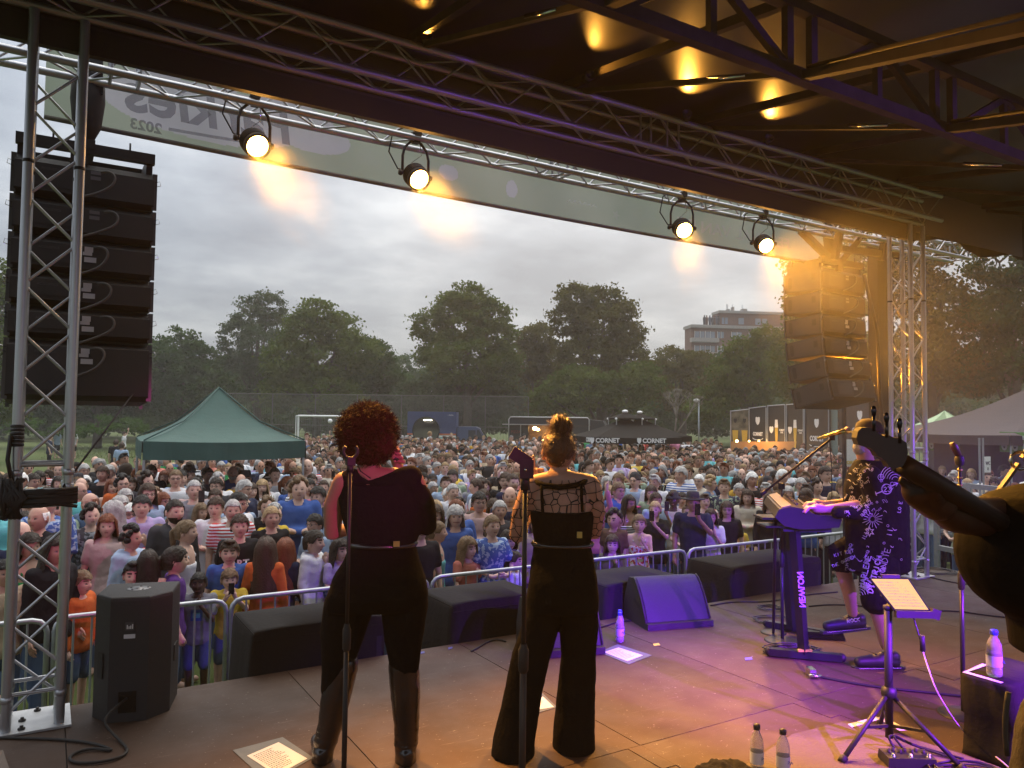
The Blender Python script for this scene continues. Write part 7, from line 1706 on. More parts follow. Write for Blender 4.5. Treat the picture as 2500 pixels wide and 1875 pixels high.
MB().bar(TQ[0]-nrm_*.012-(TQ[3]-TQ[0]).normalized()*.012,TQ[1]-nrm_*.012-(TQ[3]-TQ[0]).normalized()*.012,.03,.035).build('tablet_ledge',BLK,parent=ms)
MB().bar(TQ[1]-nrm_*.01,TQ[1]+(TQ[1]-TQ[0]).normalized()*.05-nrm_*.03,.03,.05).build('side_clamp',BLK,parent=ms)
MB().bar(TQ[3].lerp(TQ[2],.35)+(TQ[3]-TQ[0]).normalized()*.012,TQ[3].lerp(TQ[2],.80)+(TQ[3]-TQ[0]).normalized()*.012,.018,.02).build('top_clip',BLK,parent=ms)
MB().bar(cQ-nrm_*.02,top_+Vector((0,0,.0)),.03,.03).bar(TQ[0].lerp(TQ[3],.5)-nrm_*.012,TQ[1].lerp(TQ[2],.5)-nrm_*.012,.02,.01).build('tablet_bracket',BLK,parent=ms)
a=TQ[0].lerp(TQ[1],.45);MB().path(smooth_pts([a,a+Vector((.03,0,-.05)),atd(2246,1560,dt-.1)]),.004,6).build('charging_lead',BLK,parent=ms)
pj=atd(2251,1568,dt-.1);MB().tube(pj+Vector((0,0,.035)),pj-Vector((-.006,0,.045)),.013,10).build('plug',RUB,parent=ms)
tag(MB().path(smooth_pts([pj-Vector((-.006,0,.045)),atd(2262,1620,dt-.15),atd(2290,1700,dt-.3),atz(2360,1800,ST+.04),atz(2430,1845,ST+.04),atz(2475,1885,ST+.04)]),.0038,6).build('white_lead',mat('white_lead',(.55,.50,.48),.5)),'thin white lead hanging from the tablet to the floor at the right','cable')
# effects pedals -------------------------------------------------------------
pbd=empty('effects_pedal',atz(2215,1868,ST+.03),'black effects pedal with three silver foot switches and small knobs','effects pedal')
c=atz(2215,1862,ST+.03);M=Matrix.Rotation(-YAW-R_(2),3,'Z')
MB().box(c+Vector((0,0,.022)),(.235,.12,.042),rot=M,taper=.96).build('pedal_case',BLK,parent=pbd)
for k in range(3):MB().lathe([(.012,0),(.012,.005),(.008,.007),(.008,.016),(.006,.018),(0,.018)],12,c+M@Vector((-.085+.085*k,-.038,.043))).build('foot_switch',CHROME,parent=pbd)
for k in range(7):MB().lathe([(.009,0),(.008,.015),(0,.015)],10,c+M@Vector((-.085+.028*k,.012+.018*(k%2),.043))).build('knob',RUB,parent=pbd)
for k in range(2):MB().path(smooth_pts([c+M@Vector((-.03+.05*k,.06,.03)),c+M@Vector((-.05+.02*k,.12,.10)),c+M@Vector((.10,.16,.02)),c+M@Vector((.25+.05*k,.05,.005))]),.006,6).build('patch_cable',RUB,parent=pbd)
coil(2360,1885,.16,4,8,'cables curling on the board at the lower right',.5,ST+.036,.0045)
# draped box with a bottle at the right --------------------------------------
Bq=[atd(2345,1642,3.3),atd(2480,1682,2.75)]
bz=atz(2370,1835,ST);
near=(bz-CP).dot(cF);tl_=atd(2345,1643,near+.0);zt=tl_.z
A=Vector((tl_.x,tl_.y,zt));Bc=atz(2475,1680,zt);Fc=atz(2440,1600,zt);Cc=Bc+(Fc-A)
bxo=empty('draped_box',((A+Bc+Cc+Fc)/4).xy.to_3d()+Vector((0,0,ST)),'black cloth-draped box with white tape on its corner at the right edge','draped box')
mb=MB();cen=(A+Bc+Cc+Fc)/4;rngs=[]
for z,s_ in((zt,.97),(zt-.012,1.0),(zt-.10,1.0),(zt-.2,.95),((zt+ST)/2,.93),(ST+.03,.97),(ST+.002,1.0)):
 base=[]
 for a,b2 in((A,Bc),(Bc,Cc),(Cc,Fc),(Fc,A)):
  for j in range(6):p=a.lerp(b2,j/6);p=cen+(p-cen)*s_;base.append(Vector((p.x,p.y,z)))
 rngs.append(base)
loft(mb,rngs[::-1]);mb.build('drape',CLOTH_B,parent=bxo)
up_=Vector((0,0,.003))
for a,b2 in((A,Bc),(A,Fc)):
 d=(b2-a);n2=(cen-a).normalized();o_=Vector((d.y,-d.x,0)).normalized();o_=o_ if o_.dot(n2)>0 else-o_
 MB().prism([a+up_+n2*.012,a+d*(.75 if b2 is Bc else.5)+up_+o_*.008,a+d*(.75 if b2 is Bc else.5)+up_+o_*.034,a+up_+n2*.045],(0,0,0),(0,0,.001)).build('tape_edge',tpm,parent=bxo)
bottle(atz(2428,1650,zt+.002),'water bottle with a blue lid standing on the black draped box',(.03,.05,.45),h=.235,lab_='SPA',s=1.15)
# ------------------------------------------------------------------ the performers
def J(x,y,d):return atd(x,y,d)
def strands(c,n,r0_,r1_,rad,seed,squash=(1,1,1),ymax=None,length=.05):
 """short curled tufts standing out of a rounded head of hair, built as thin ribbons"""
 g=np.random.default_rng(seed);V=[]
 for k in range(n):
  d=g.normal(size=3);d/=np.linalg.norm(d)
  if d[2]<-.75:continue
  p=np.array(d)*np.array(squash)*r0_*g.uniform(.92,1.03);u=g.normal(size=3);u-=u.dot(d)*d;u/=np.linalg.norm(u)+1e-9;w_=np.cross(d,u)
  L_=length*g.uniform(.5,1.3);pts=[]
  for i in range(4):t_=i/3;pts.append(p+d*L_*t_+u*.014*math.sin(t_*5+k)+w_*.010*math.cos(t_*6+k))
  for a,b_ in zip(pts,pts[1:]):V+=[a-w_*rad,a+w_*rad,b_+w_*rad*.7,b_-w_*rad*.7]
 V=np.array(V)+np.array(c);return V,len(V)//4
def add_quads(name,V,n,m,parent):
 off=np.array(WL[parent.name]);me=quads_mesh(name,V-off,n,m);o=bpy.data.objects.new(name,me);COL.objects.link(o);o.parent=parent;WL[o.name]=WL[parent.name];return o
BLKTOP=mat('black_top',(.009,.008,.010),.95,bump=(60,.25),spec=.05)
BLKLEG=mat('black_trousers',(.007,.0065,.007),.95,bump=(45,.3),spec=.04)
LEATH=mat('black_leather',(.012,.011,.011),.26,bump=(14,.25),spec=.8)
SKH=mat('skin_warm',(.30,.165,.11),.5,noise=(12,(.26,.14,.095),.3),spec=.3)
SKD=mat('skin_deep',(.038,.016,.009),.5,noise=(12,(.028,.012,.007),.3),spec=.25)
SKM=mat('skin_fair',(.50,.29,.22),.5,noise=(12,(.44,.25,.18),.3),spec=.35)
HR=mat('hair_red_brown',(.050,.013,.009),.75,noise=(60,(.022,.007,.005),.3),spec=.15)
HB=mat('hair_light_brown',(.15,.060,.020),.45,noise=(40,(.05,.022,.010),.28,(1,1,.25)),bump=(120,.4),spec=.5)
def seg(mb,P_,R__,n=16):limb(mb,P_,R__,n)
# ---- first singer
D=3.77
s1r=empty('person',atz(905,1885,ST).xy.to_3d()+Vector((0,0,ST)),'singer seen from behind with a round afro, black bodysuit and knee-high black boots','person')
up=Vector((0,0,1));rt=Vector((math.cos(R_(21)),-math.sin(R_(21)),0));fw=Vector((math.sin(R_(21)),math.cos(R_(21)),0))
def body_rings(mb,spec,D_,n=20):
 """spec rows: px left, px right, py, half depth"""
 rs=[]
 for xl,xr,y,hd,dd in spec:c=J((xl+xr)/2,y,D_+dd);rs.append(ring(c,rt*((xr-xl)/2/1860*D_),fw*hd,n))
 loft(mb,rs)
mb=MB()  # skin: neck, shoulders, arms, hands
seg(mb,[J(908,1175,D+.02),J(903,1130,D+.03),J(898,1090,D+.03)],[.058,.052,.058])
seg(mb,[J(838,1172,D),J(905,1164,D+.01),J(1005,1164,D)],[.044,.050,.044])
seg(mb,[J(840,1178,D),J(815,1235,D+.02),J(812,1300,D+.04),J(850,1292,D+.22),J(900,1200,D+.33)],[.056,.052,.045,.038,.026])
seg(mb,[J(1008,1172,D),J(1035,1235,D+.03),J(1045,1288,D+.06),J(1010,1230,D+.22),J(968,1128,D+.28)],[.055,.050,.043,.036,.027])
seg(mb,[J(968,1128,D+.28),J(962,1100,D+.27)],[.030,.034])
body_rings(mb,[(850,990,1180,.085,0),(848,998,1220,.10,0),(860,985,1260,.10,0)],D)
blobo(mb,'body',SKH,s1r,.010,5)
mb=MB();mb.sphere(J(897,1080,D+.05),(.078,.095,.115),20,14);mb.build('head',SKH,parent=s1r)
for k in range(4):
 a=J(972+k*4,1100+k*9,D+.25-k*.004);seg_=MB();limb(seg_,[a,a-rt*.028+up*.006,a-rt*.045-fw*.008],[.0105,.0095,.008],8);seg_.build('finger',SKH,parent=s1r)
limb_=MB();limb(limb_,[J(966,1120,D+.24),J(952,1102,D+.23),J(946,1092,D+.24)],[.013,.011,.009],8);limb_.build('thumb',SKH,parent=s1r)
mb=MB()  # bodysuit
seg(mb,[J(862,1174,D),J(905,1197,D+.01),J(1000,1168,D)],[.064,.074,.068])
seg(mb,[J(845,1172,D+.0),J(862,1200,D)],[.047,.05])
seg(mb,[J(1000,1175,D),J(1033,1232,D+.03),J(1042,1283,D+.06),J(1018,1250,D+.16)],[.066,.062,.056,.050])
body_rings(mb,[(842,1012,1180,.105,.0),(828,1032,1215,.125,0),(836,1030,1260,.130,.0),(846,1025,1300,.120,0),(856,1016,1335,.112,0)],D)
blobo(mb,'black_top',BLKTOP,s1r,.010,4,disp=(.10,.010))
mb=MB()  # trousers
body_rings(mb,[(856,1014,1325,.112,0),(838,1026,1370,.140,-.01),(815,1038,1410,.165,-.03),(800,1044,1450,.172,-.035),(796,1040,1485,.150,-.02)],D)
seg(mb,[J(852,1475,D),J(836,1550,D),J(822,1640,D),J(812,1680,D)],[.125,.108,.074,.060])
seg(mb,[J(988,1475,D),J(986,1550,D),J(988,1640,D),J(988,1680,D)],[.118,.100,.070,.058])
blobo(mb,'trousers',BLKLEG,s1r,.011,4,disp=(.12,.010))
MB().path([J((856+1014)/2,1327,D)+rt*.158*math.cos(a)+fw*.118*math.sin(a)for a in[i*math.pi/12 for i in range(25)]],.016,6).build('belt',LEATH,parent=s1r)
MB().box(J(968,1328,D-.125),(.030,.010,.026),-R_(21)).build('buckle',mat('brass',(.6,.42,.15),.3,1.),parent=s1r)
for(xs_,nm)in(((838,1622,820,1700,806,1770,790,1830,785,1868),'boot'),((985,1622,990,1700,993,1770,990,1835,990,1872),'boot')):
 mb=MB();P_=[J(xs_[i],xs_[i+1],D-.0)for i in range(0,10,2)]
 limb(mb,P_,[.076,.074,.062,.052,.054],18)
 for q in(.45,.52,.60,.66):c=P_[2].lerp(P_[3],(q-.4)*2.6);mb.lathe([(.050,-.016),(.064,0),(.050,.016)],16,c)
 ft=P_[4];limb(mb,[Vector((ft.x,ft.y,ST+.045))-fw*.03,Vector((ft.x,ft.y,ST+.045))+fw*.13+rt*(.03 if xs_[0]>900 else-.03)],[.045,.036],12)
 mb.box(Vector((ft.x,ft.y,ST+.035))-fw*.05,(.05,.05,.07));blobo(mb,nm,LEATH,s1r,.009,3,disp=(.05,.006))
hc=J(897,1060,D+.03)
mb=MB();mb.sphere(hc,(.128,.130,.134),28,20);mb.sphere(J(895,1100,D+.02),(.102,.105,.076),20,14);mb.sphere(J(868,1080,D),.085);mb.sphere(J(926,1078,D),.088)
blobo(mb,'afro_hair',HR,s1r,.009,2,disp=(.03,.030))
V,n=strands(hc,8000,.126,.16,.0013,4,(.98,.98,1.02),length=.040);o=add_quads('curls',V,n,HR,s1r);o['kind']='stuff'
V,n=strands(J(895,1098,D+.02),3000,.100,.12,.0013,5,(1.0,1.0,.80),length=.030);o=add_quads('curls',V,n,HR,s1r);o['kind']='stuff'
m1=empty('microphone',J(940,1108,D+.27),'microphone in the first singer\'s raised hand, lit violet','microphone')
a,b_=J(958,1112,D+.24),J(932,1085,D+.26);MB().path([a+(a-b_)*.5,a,b_],[.011,.013,.016],12).build('handle',BLK,parent=m1);MB().sphere(b_,.025,14,10).build('grille_head',mat('mic_mesh'),parent=m1)
MB().path([J(870,1125,D-.02),J(880,1150,D-.06),J(905,1168,D-.07)],.003,5).build('earpiece_cable',RUB,parent=s1r)
# ---- second singer
D=3.92;a2=34
rt=Vector((math.cos(R_(a2)),-math.sin(R_(a2)),0));fw=Vector((math.sin(R_(a2)),math.cos(R_(a2)),0))
s2r=empty('person',atz(1340,1850,ST).xy.to_3d()+Vector((0,0,ST)),'singer seen from behind with a topknot, fishnet top and flared black trousers','person')
mb=MB()
seg(mb,[J(1365,1190,D+.02),J(1364,1150,D+.03),J(1364,1120,D+.04)],[.050,.044,.052])
seg(mb,[J(1302,1182,D),J(1366,1172,D+.01),J(1440,1180,D)],[.047,.060,.047])
seg(mb,[J(1298,1190,D),J(1272,1250,D+.02),J(1262,1308,D+.05),J(1285,1262,D+.25),J(1302,1175,D+.32)],[.054,.047,.042,.034,.024])
seg(mb,[J(1443,1190,D),J(1456,1250,D+.02),J(1450,1300,D+.06),J(1430,1250,D+.24),J(1420,1200,D+.32)],[.054,.047,.041,.034,.025])
body_rings(mb,[(1308,1436,1192,.080,0),(1300,1445,1225,.10,0),(1306,1438,1270,.10,0),(1316,1430,1310,.09,0)],D)
body2=blobo(mb,'body',SKM,s2r,.009,5)
h_=MB();hd_c=J(1364,1100,D+.05);M_=Matrix((rt,fw,up)).transposed()
h_.sphere(hd_c,(.078,.095,.108),24,18,rot=M_)
for s_ in(-1,1):h_.sphere(hd_c+rt*.078*s_-up*.018,(.012,.020,.033),10,8,rot=M_)
h_.build('head',SKM,parent=s2r)
p0_=J(1302,1165,D+.31)  # raised hand: index finger up
hh_=MB();limb(hh_,[p0_-up*.03,p0_+up*.02],[.030,.034],10);limb(hh_,[p0_+up*.03,p0_+up*.075,p0_+up*.115],[.0115,.0105,.009],8)
for k in range(3):limb(hh_,[p0_+up*.02+rt*(.018*(k+1)),p0_+up*.045+rt*(.017*(k+1))+fw*.012,p0_+up*.028+rt*(.016*(k+1))+fw*.035],[.0105,.010,.009],8)
limb(hh_,[p0_-up*.01-rt*.02,p0_+up*.018-rt*.038+fw*.012,p0_+up*.040-rt*.030+fw*.02],[.012,.0105,.009],8)
blobo(hh_,'hand',SKM,s2r,.005,2)
# fishnet: a thin offset skin, threads where a cell pattern has its edges, open between
fm=bpy.data.materials.new('fishnet');fm.use_nodes=True;t=fm.node_tree;b=t.nodes['Principled BSDF'];b.inputs['Base Color'].default_value=(.012,.011,.012,1);b.inputs['Roughness'].default_value=.7
c=t.nodes.new('ShaderNodeTexCoord');v=t.nodes.new('ShaderNodeTexVoronoi');v.feature='DISTANCE_TO_EDGE';v.inputs['Scale'].default_value=21;v.inputs['Randomness'].default_value=.62;t.links.new(c.outputs['Object'],v.inputs['Vector'])
ma_=t.nodes.new('ShaderNodeMath');ma_.operation='LESS_THAN';ma_.inputs[1].default_value=.040;t.links.new(v.outputs['Distance'],ma_.inputs[0]);t.links.new(ma_.outputs[0],b.inputs['Alpha'])
me=body2.data.copy();me.materials.clear();me.materials.append(fm);bm=bmesh.new();bm.from_mesh(me);bm.normal_update()
zc_=J(1366,1176,D).z-WL[s2r.name].z
for vv in bm.verts:vv.co+=vv.normal*.005
bmesh.ops.delete(bm,geom=[f for f in bm.faces if f.calc_center_median().z>zc_+.012+.0],context='FACES');bm.to_mesh(me);bm.free()
o=bpy.data.objects.new('fishnet_top',me);COL.objects.link(o);o.parent=s2r;WL[o.name]=WL[s2r.name]
mb=MB()
body_rings(mb,[(1296,1448,1246,.108,0),(1294,1450,1262,.118,0),(1300,1446,1300,.112,0),(1306,1440,1335,.106,0)],D)
blobo(mb,'black_bodice',BLKTOP,s2r,.008,2)
mb=MB()
for x in(1325,1422):mb.path([J(x,1250,D-.108),J(x-2,1215,D-.108),J(x-3,1188,D-.085),J(x-2,1172,D-.02),J(x,1180,D+.05)],.008,6)
mb.path([J(1308,1176,D-.03),J(1325,1184,D-.075),J(1366,1190,D-.085),J(1408,1184,D-.075),J(1432,1174,D-.03)],.014,8)
mb.build('straps',BLKTOP,parent=s2r)
mb=MB()
body_rings(mb,[(1304,1442,1325,.105,0),(1296,1452,1370,.125,-.01),(1290,1458,1420,.15,-.03),(1286,1462,1460,.152,-.03),(1286,1460,1490,.135,-.02)],D)
def flare(spec,hd):
 rs=[]
 for xl,xr,y,hd_,dd in spec:cc_=J((xl+xr)/2,y,D+dd);rs.append(ring(cc_,rt*((xr-xl)/2/1860*(D+dd)),fw*hd_,24))
 loft(mb,rs)
flare([(1288,1378,1470,.12,0),(1272,1364,1530,.105,0),(1250,1345,1600,.085,0),(1236,1330,1660,.085,-.01),(1222,1318,1730,.10,-.02),(1204,1308,1800,.125,-.03),(1198,1306,1838,.145,-.04)],0)
flare([(1362,1460,1470,.12,0),(1366,1460,1530,.10,.02),(1370,1456,1600,.085,.04),(1364,1454,1660,.085,.05),(1356,1452,1730,.10,.05),(1349,1452,1790,.125,.05),(1348,1454,1826,.14,.05)],0)
blobo(mb,'flared_trousers',BLKLEG,s2r,.010,3,disp=(.11,.012))
MB().path([J(1373,1327,D)+rt*.150*math.cos(a)+fw*.112*math.sin(a)for a in[i*math.pi/12 for i in range(25)]],.014,6).build('belt',LEATH,parent=s2r)
MB().box(J(1415,1306,D-.118),(.026,.010,.030),-R_(a2)).build('buckle',mat('brass',(.6,.42,.15),.3,1.),parent=s2r)
for x,y,k in((1248,1845,0),(1400,1832,1)):
 p=atz(x,y,ST);mb=MB();limb(mb,[p+up*.04,p+up*.035+fw*.16-rt*.02],[.042,.034],12);mb.box(p+up*.03-fw*.03,(.05,.05,.06));blobo(mb,'shoe',LEATH,s2r,.008,2)
# hair: combed up into a knot
mb=MB();mb.sphere(hd_c+up*.018-fw*.010,(.084,.100,.100),28,20,rot=M_);mb.sphere(hd_c+up*.085-fw*.02,(.058,.062,.055),18,12);mb.sphere(J(1367,1040,D+.03),(.056,.056,.056),20,14);mb.sphere(hd_c-up*.040-fw*.035,(.062,.05,.050),16,12)
hm=blob(mb,'hair',HB,.006,3,WL[s2r.name],disp=(.016,.010));o=bpy.data.objects.new('hair',hm);COL.objects.link(o);o.parent=s2r;WL[o.name]=WL[s2r.name]
mb=MB();r=random.Random(3);kc=J(1367,1042,D+.03)
for k in range(16):
 a0_=r.uniform(0,6.28);tl_2=r.uniform(-.7,.7);A_=Vector((math.cos(a0_),math.sin(a0_),tl_2)).normalized();x_,y_,_=frame(A_);r_=r.uniform(.050,.060)
 mb.path([kc+x_*r_*math.cos(q)+y_*r_*math.sin(q)for q in[a0_+i*.32 for i in range(r.randint(8,15))]],[.004+.004*math.sin(i*.3)for i in range(15)][:0]or r.uniform(.005,.009),6)
mb.build('knot_strands',HB,parent=s2r)
V,n=strands(hd_c+up*.01,900,.098,.11,.0007,9,(.84,.98,1.14),length=.020);o=add_quads('loose_hairs',V,n,HB,s2r);o['kind']='stuff'
V,n=strands(kc,420,.055,.06,.0008,10,(1,1,1),length=.022);o=add_quads('loose_hairs',V,n,HB,s2r);o['kind']='stuff'
# ---- keyboard player, seen from his right-hand side, facing left
D=5.45
face=-r0;side=away
s3r=empty('person',atz(2120,1595,ST),'keyboard player in a flat cap and black shirt and shorts scrawled with white drawings','person')
def prj(mb,spec,D_,dax=.11,n=20):
 rs=[]
 for xl,xr,y,hd,dd in spec:cc_=J((xl+xr)/2,y,D_+dd);rs.append(ring(cc_,r0*((xr-xl)/2/1860*D_),away*hd,n))
 loft(mb,rs)
mb=MB()
limb(mb,[J(2118,1150,D),J(2112,1115,D),J(2106,1090,D)],[.062,.056,.060])
# forearms and hands
for dd,(ex,ey),(wx,wy)in((-.16,(2050,1240),(2012,1243)),(.18,(2046,1230),(2010,1232))):
 limb(mb,[J(ex+40,ey-4,D+dd),J(ex,ey,D+dd),J(wx,wy,D+dd)],[.045,.036,.028])
# bare lower legs
limb(mb,[J(2052,1372,D+.20),J(2072,1440,D+.18),J(2082,1500,D+.16)],[.060,.052,.036]);limb(mb,[J(2130,1445,D-.15),J(2150,1510,D-.15),J(2163,1575,D-.15)],[.066,.058,.040])
prj(mb,[(2080,2180,1180,.15,0),(2084,2190,1260,.14,0),(2090,2200,1380,.13,0)],D)
limb(mb,[J(2130,1370,D+.1),J(2078,1335,D+.20),J(2052,1372,D+.20)],[.09,.085,.07]);limb(mb,[J(2150,1380,D-.08),J(2132,1450,D-.15)],[.09,.07])
blobo(mb,'body',SKM,s3r,.010,4)
for dd,(wx,wy)in((-.16,(2012,1243)),(.18,(2010,1232))):
 mb=MB();w0=J(wx,wy,D+dd);limb(mb,[w0,w0+face*.055+up*.006],[.030,.034],10)
 for k in range(4):
  o_=side*(-.030+.020*k);q=[.075,.088,.084,.068][k];limb(mb,[w0+face*.075+o_+up*.012,w0+face*(.075+q*.55)+o_+up*.010,w0+face*(.075+q*.9)+o_*1.1-up*.020],[.0115,.0105,.009],8)
 limb(mb,[w0+face*.02+side*.03*(1 if dd<0 else-1),w0+face*.06+side*.055*(1 if dd<0 else-1)-up*.006,w0+face*.095+side*.058*(1 if dd<0 else-1)-up*.018],[.014,.012,.010],8)
 blobo(mb,'hand',SKM,s3r,.005,2)
# head in profile with a face, turned towards the keyboard
mb=MB();hk=J(2120,1068,D);yaw_=math.atan2(face.y,face.x)+math.pi/2
put_head(mb,hk,yaw_,0.,0.,1.02);hd3=mb.build('head',[SKM,LIP,EYE,SCL,BROW],parent=s3r,fix=False)
mh=HM['crop'];o=bpy.data.objects.new('hair',mh);COL.objects.link(o);o.parent=s3r;o.location=hk-WL[s3r.name];o.rotation_euler=(0,0,yaw_);o.scale=(1.0,)*3;setm(o,0,HAIR['dark brown'])
o=bpy.data.objects.new('cap',hat_geo('cap').mesh('flat_cap',mat('cap_brown',(.040,.028,.017),.85,noise=(30,(.028,.02,.012),.3))));COL.objects.link(o);o.parent=s3r;o.location=hk-WL[s3r.name]+Vector((0,0,-.005));o.rotation_euler=(0,0,yaw_);o.scale=(1.16,1.12,1.05)
mb=MB();mb.sphere(hk-up*.075+face*.055,(.058,.055,.060),14,10);blobo(mb,'beard',HAIR['grey'],s3r,.008,2,disp=(.02,.012))
# shirt
SHM=mat('shirt_black',(.007,.0065,.0075),.85,bump=(30,.3),spec=.12)
mb=MB()
prj(mb,[(2092,2158,1122,.12,0),(2078,2192,1150,.20,0),(2066,2208,1185,.215,0),(2062,2214,1230,.20,0),(2066,2216,1285,.185,0),(2068,2218,1335,.185,0),(2066,2218,1390,.19,0)],D)
for dd,pts_ in((-.19,[(2125,1165),(2135,1215),(2105,1252),(2045,1250)]),(.19,[(2115,1165),(2105,1205),(2075,1232),(2044,1236)])):
 limb(mb,[J(x,y,D+dd)for x,y in pts_],[.082,.074,.060,.046])
shirt=blobo(mb,'shirt',SHM,s3r,.010,3,disp=(.10,.016))
mb=MB()
prj(mb,[(2078,2214,1350,.175,0),(2070,2212,1395,.17,0)],D)
limb(mb,[J(2120,1375,D+.12),J(2078,1330,D+.20),J(2052,1350,D+.20),J(2058,1372,D+.20)],[.13,.12,.105,.095])
limb(mb,[J(2150,1385,D-.10),J(2140,1430,D-.14),J(2142,1462,D-.15)],[.135,.118,.112])
shorts=blobo(mb,'shorts',SHM,s3r,.010,3,disp=(.09,.016))
shoes=[]
for c_,(hx,hy),(tx,ty)in((0,(2098,1520),(2020,1528)),(1,(2180,1588),(2098,1592))):
 dd=.16 if c_==0 else-.15;mb=MB();zz=J(hx,hy,D+dd);tz=J(tx,ty,D+dd)
 if c_:zz.z=ST+.045;tz.z=ST+.038
 limb(mb,[zz,zz.lerp(tz,.5)+up*.002,tz],[.050,.050,.036],14);limb(mb,[zz+up*.03,zz.lerp(tz,.35)+up*.03],[.048,.036],12);blobo(mb,'shoe',mat('shoe_black',(.014,.013,.015),.5),s3r,.007,2)
 mb=MB();mb.prism([zz.lerp(tz,q)+side*w_-up*.044 for q,w_ in((-.30,-.03),(-.30,.03),(.2,.046),(.8,.050),(1.18,.03),(1.24,0),(1.18,-.03),(.8,-.050),(.2,-.046))],(0,0,-.006),(0,0,.014));mb.build('sole',mat('sole_black',(.02,.02,.022),.6),parent=s3r);shoes.append((zz,tz))
for k in range(5):
 zz,tz=shoes[0];
 for zz,tz in shoes:MB().tube(zz.lerp(tz,.18+.08*k)+up*.052+side*-.02,zz.lerp(tz,.24+.08*k)+up*.050+side*.02,.0028,5).build('lace',RUB,parent=s3r)
# the white drawings and words, laid on the cloth
DOOD=mat('doodle_white',(.60,.60,.60),.7)
def surf(objs):
 V_,F_=[],[]
 for ob in objs:
  b0_=len(V_);V_+=[v_.co+WL[ob.name]for v_ in ob.data.vertices];F_+=[tuple(i+b0_ for i in p.vertices)for p in ob.data.polygons]
 return BVHTree.FromPolygons(V_,F_)
bv=surf([shirt,shorts]+[c for c in s3r.children if c.name.startswith('shoe')])
def lay(pts,closed=False,wd=.0028,name='drawing',m=None,par_=None,bvh=None):
 """lay a line drawn in view onto the cloth as a thin raised print"""
 out=[]
 for x,y in pts:
  d=ray(x,y).normalized();h=(bvh or bv).ray_cast(CP,d,9.)
  if h[0]is None:
   if len(out)>1:yield out
   out=[];continue
  out.append(h[0]+h[1]*.0022 if h[1].dot(d)<0 else h[0]-h[1]*.0022)
 if len(out)>1:yield out
def draw(lines,wd=.0028,name='drawing'):
 mb=MB()
 for ln_ in lines:
  dense=[]
  for a,b2 in zip(ln_,ln_[1:]):
   n_=max(1,int(math.hypot(b2[0]-a[0],b2[1]-a[1])/3));dense+=[(a[0]+(b2[0]-a[0])*i/n_,a[1]+(b2[1]-a[1])*i/n_)for i in range(n_)]
  dense.append(ln_[-1])
  for o_ in lay(dense):
   o_=[p for i,p in enumerate(o_)if i==0 or(p-o_[i-1]).length<.05]
   if len(o_)>1:mb.path(o_,wd,4)
 if mb.v:mb.build(name,DOOD,parent=s3r)
STR={  # single-stroke capitals on a 4 x 6 grid
'A':[[(0,6),(2,0),(4,6)],[(1,4),(3,4)]],'B':[[(0,0),(0,6),(3,6),(4,5),(3,3),(0,3)],[(0,0),(3,0),(3.6,1.5),(3,3)]],'C':[[(4,1),(2,0),(0,2),(0,4),(2,6),(4,5)]],'D':[[(0,0),(0,6),(2,6),(4,4),(4,2),(2,0),(0,0)]],'E':[[(4,0),(0,0),(0,6),(4,6)],[(0,3),(3,3)]],
'F':[[(4,0),(0,0),(0,6)],[(0,3),(3,3)]],'G':[[(4,1),(2,0),(0,2),(0,4),(2,6),(4,5),(4,3),(2,3)]],'H':[[(0,0),(0,6)],[(4,0),(4,6)],[(0,3),(4,3)]],'I':[[(2,0),(2,6)]],'K':[[(0,0),(0,6)],[(4,0),(0,3),(4,6)]],'L':[[(0,0),(0,6),(4,6)]],'M':[[(0,6),(0,0),(2,3),(4,0),(4,6)]],'N':[[(0,6),(0,0),(4,6),(4,0)]],
'O':[[(2,0),(0,2),(0,4),(2,6),(4,4),(4,2),(2,0)]],'R':[[(0,6),(0,0),(3,0),(4,1.5),(3,3),(0,3),(4,6)]],'S':[[(4,1),(2,0),(0,1.2),(4,4.6),(2,6),(0,5)]],'T':[[(0,0),(4,0)],[(2,0),(2,6)]],'U':[[(0,0),(0,5),(2,6),(4,5),(4,0)]],'Y':[[(0,0),(2,3),(4,0)],[(2,3),(2,6)]],'2':[[(0,1),(2,0),(4,1.5),(0,6),(4,6)]],'3':[[(0,0),(4,0),(2,2.5),(4,4.5),(2,6),(0,5)]],'1':[[(1,1),(2,0),(2,6)]],' ':[]}
def word(s,x,y,h,ang=0.,sp=5.4,wd=.0030):
 ls=[];c_,s_=math.cos(R_(ang)),math.sin(R_(ang));k=h/6
 for i,ch_ in enumerate(s):
  for st_ in STR.get(ch_,[]):ls.append([(x+((px+i*sp)*c_-py*s_)*k,y+((px+i*sp)*s_+py*c_)*k)for px,py in st_])
 draw(ls,wd,'lettering')
word('MARLENE',2098,1432,13,-78,wd=.0046);word('DIETRICH',2118,1445,13,-76,wd=.0046);word('BLONDIE',2140,1420,14,-76,wd=.0026);word('VILLA',2100,1322,9,-65);word('KIT KAT',2036,1352,8,-14);word('THE GARDEN',2030,1380,7,-24);word('LOVE',2190,1250,8,-80);word('II',2164,1308,12,-80);word('NOW',2130,1400,6,-70,wd=.002)
def circ(cx_,cy_,r_,n=20,a0=0,a1=6.283):return[(cx_+r_*math.cos(a0+(a1-a0)*i/n),cy_+r_*math.sin(a0+(a1-a0)*i/n))for i in range(n+1)]
draw([circ(2164,1194,12)],.004);word('23',2157,1189,11,0,wd=.003);draw([[(2137,1206),(2152,1200)],[(2176,1187),(2190,1180)],[(2183,1178),(2191,1180),(2187,1187)],[(2137,1200),(2140,1210)]],.0036)
for r_ in(8,14,20,26,32,38):draw([circ(2185,1172,r_,20,3.3,5.6)],.0024)
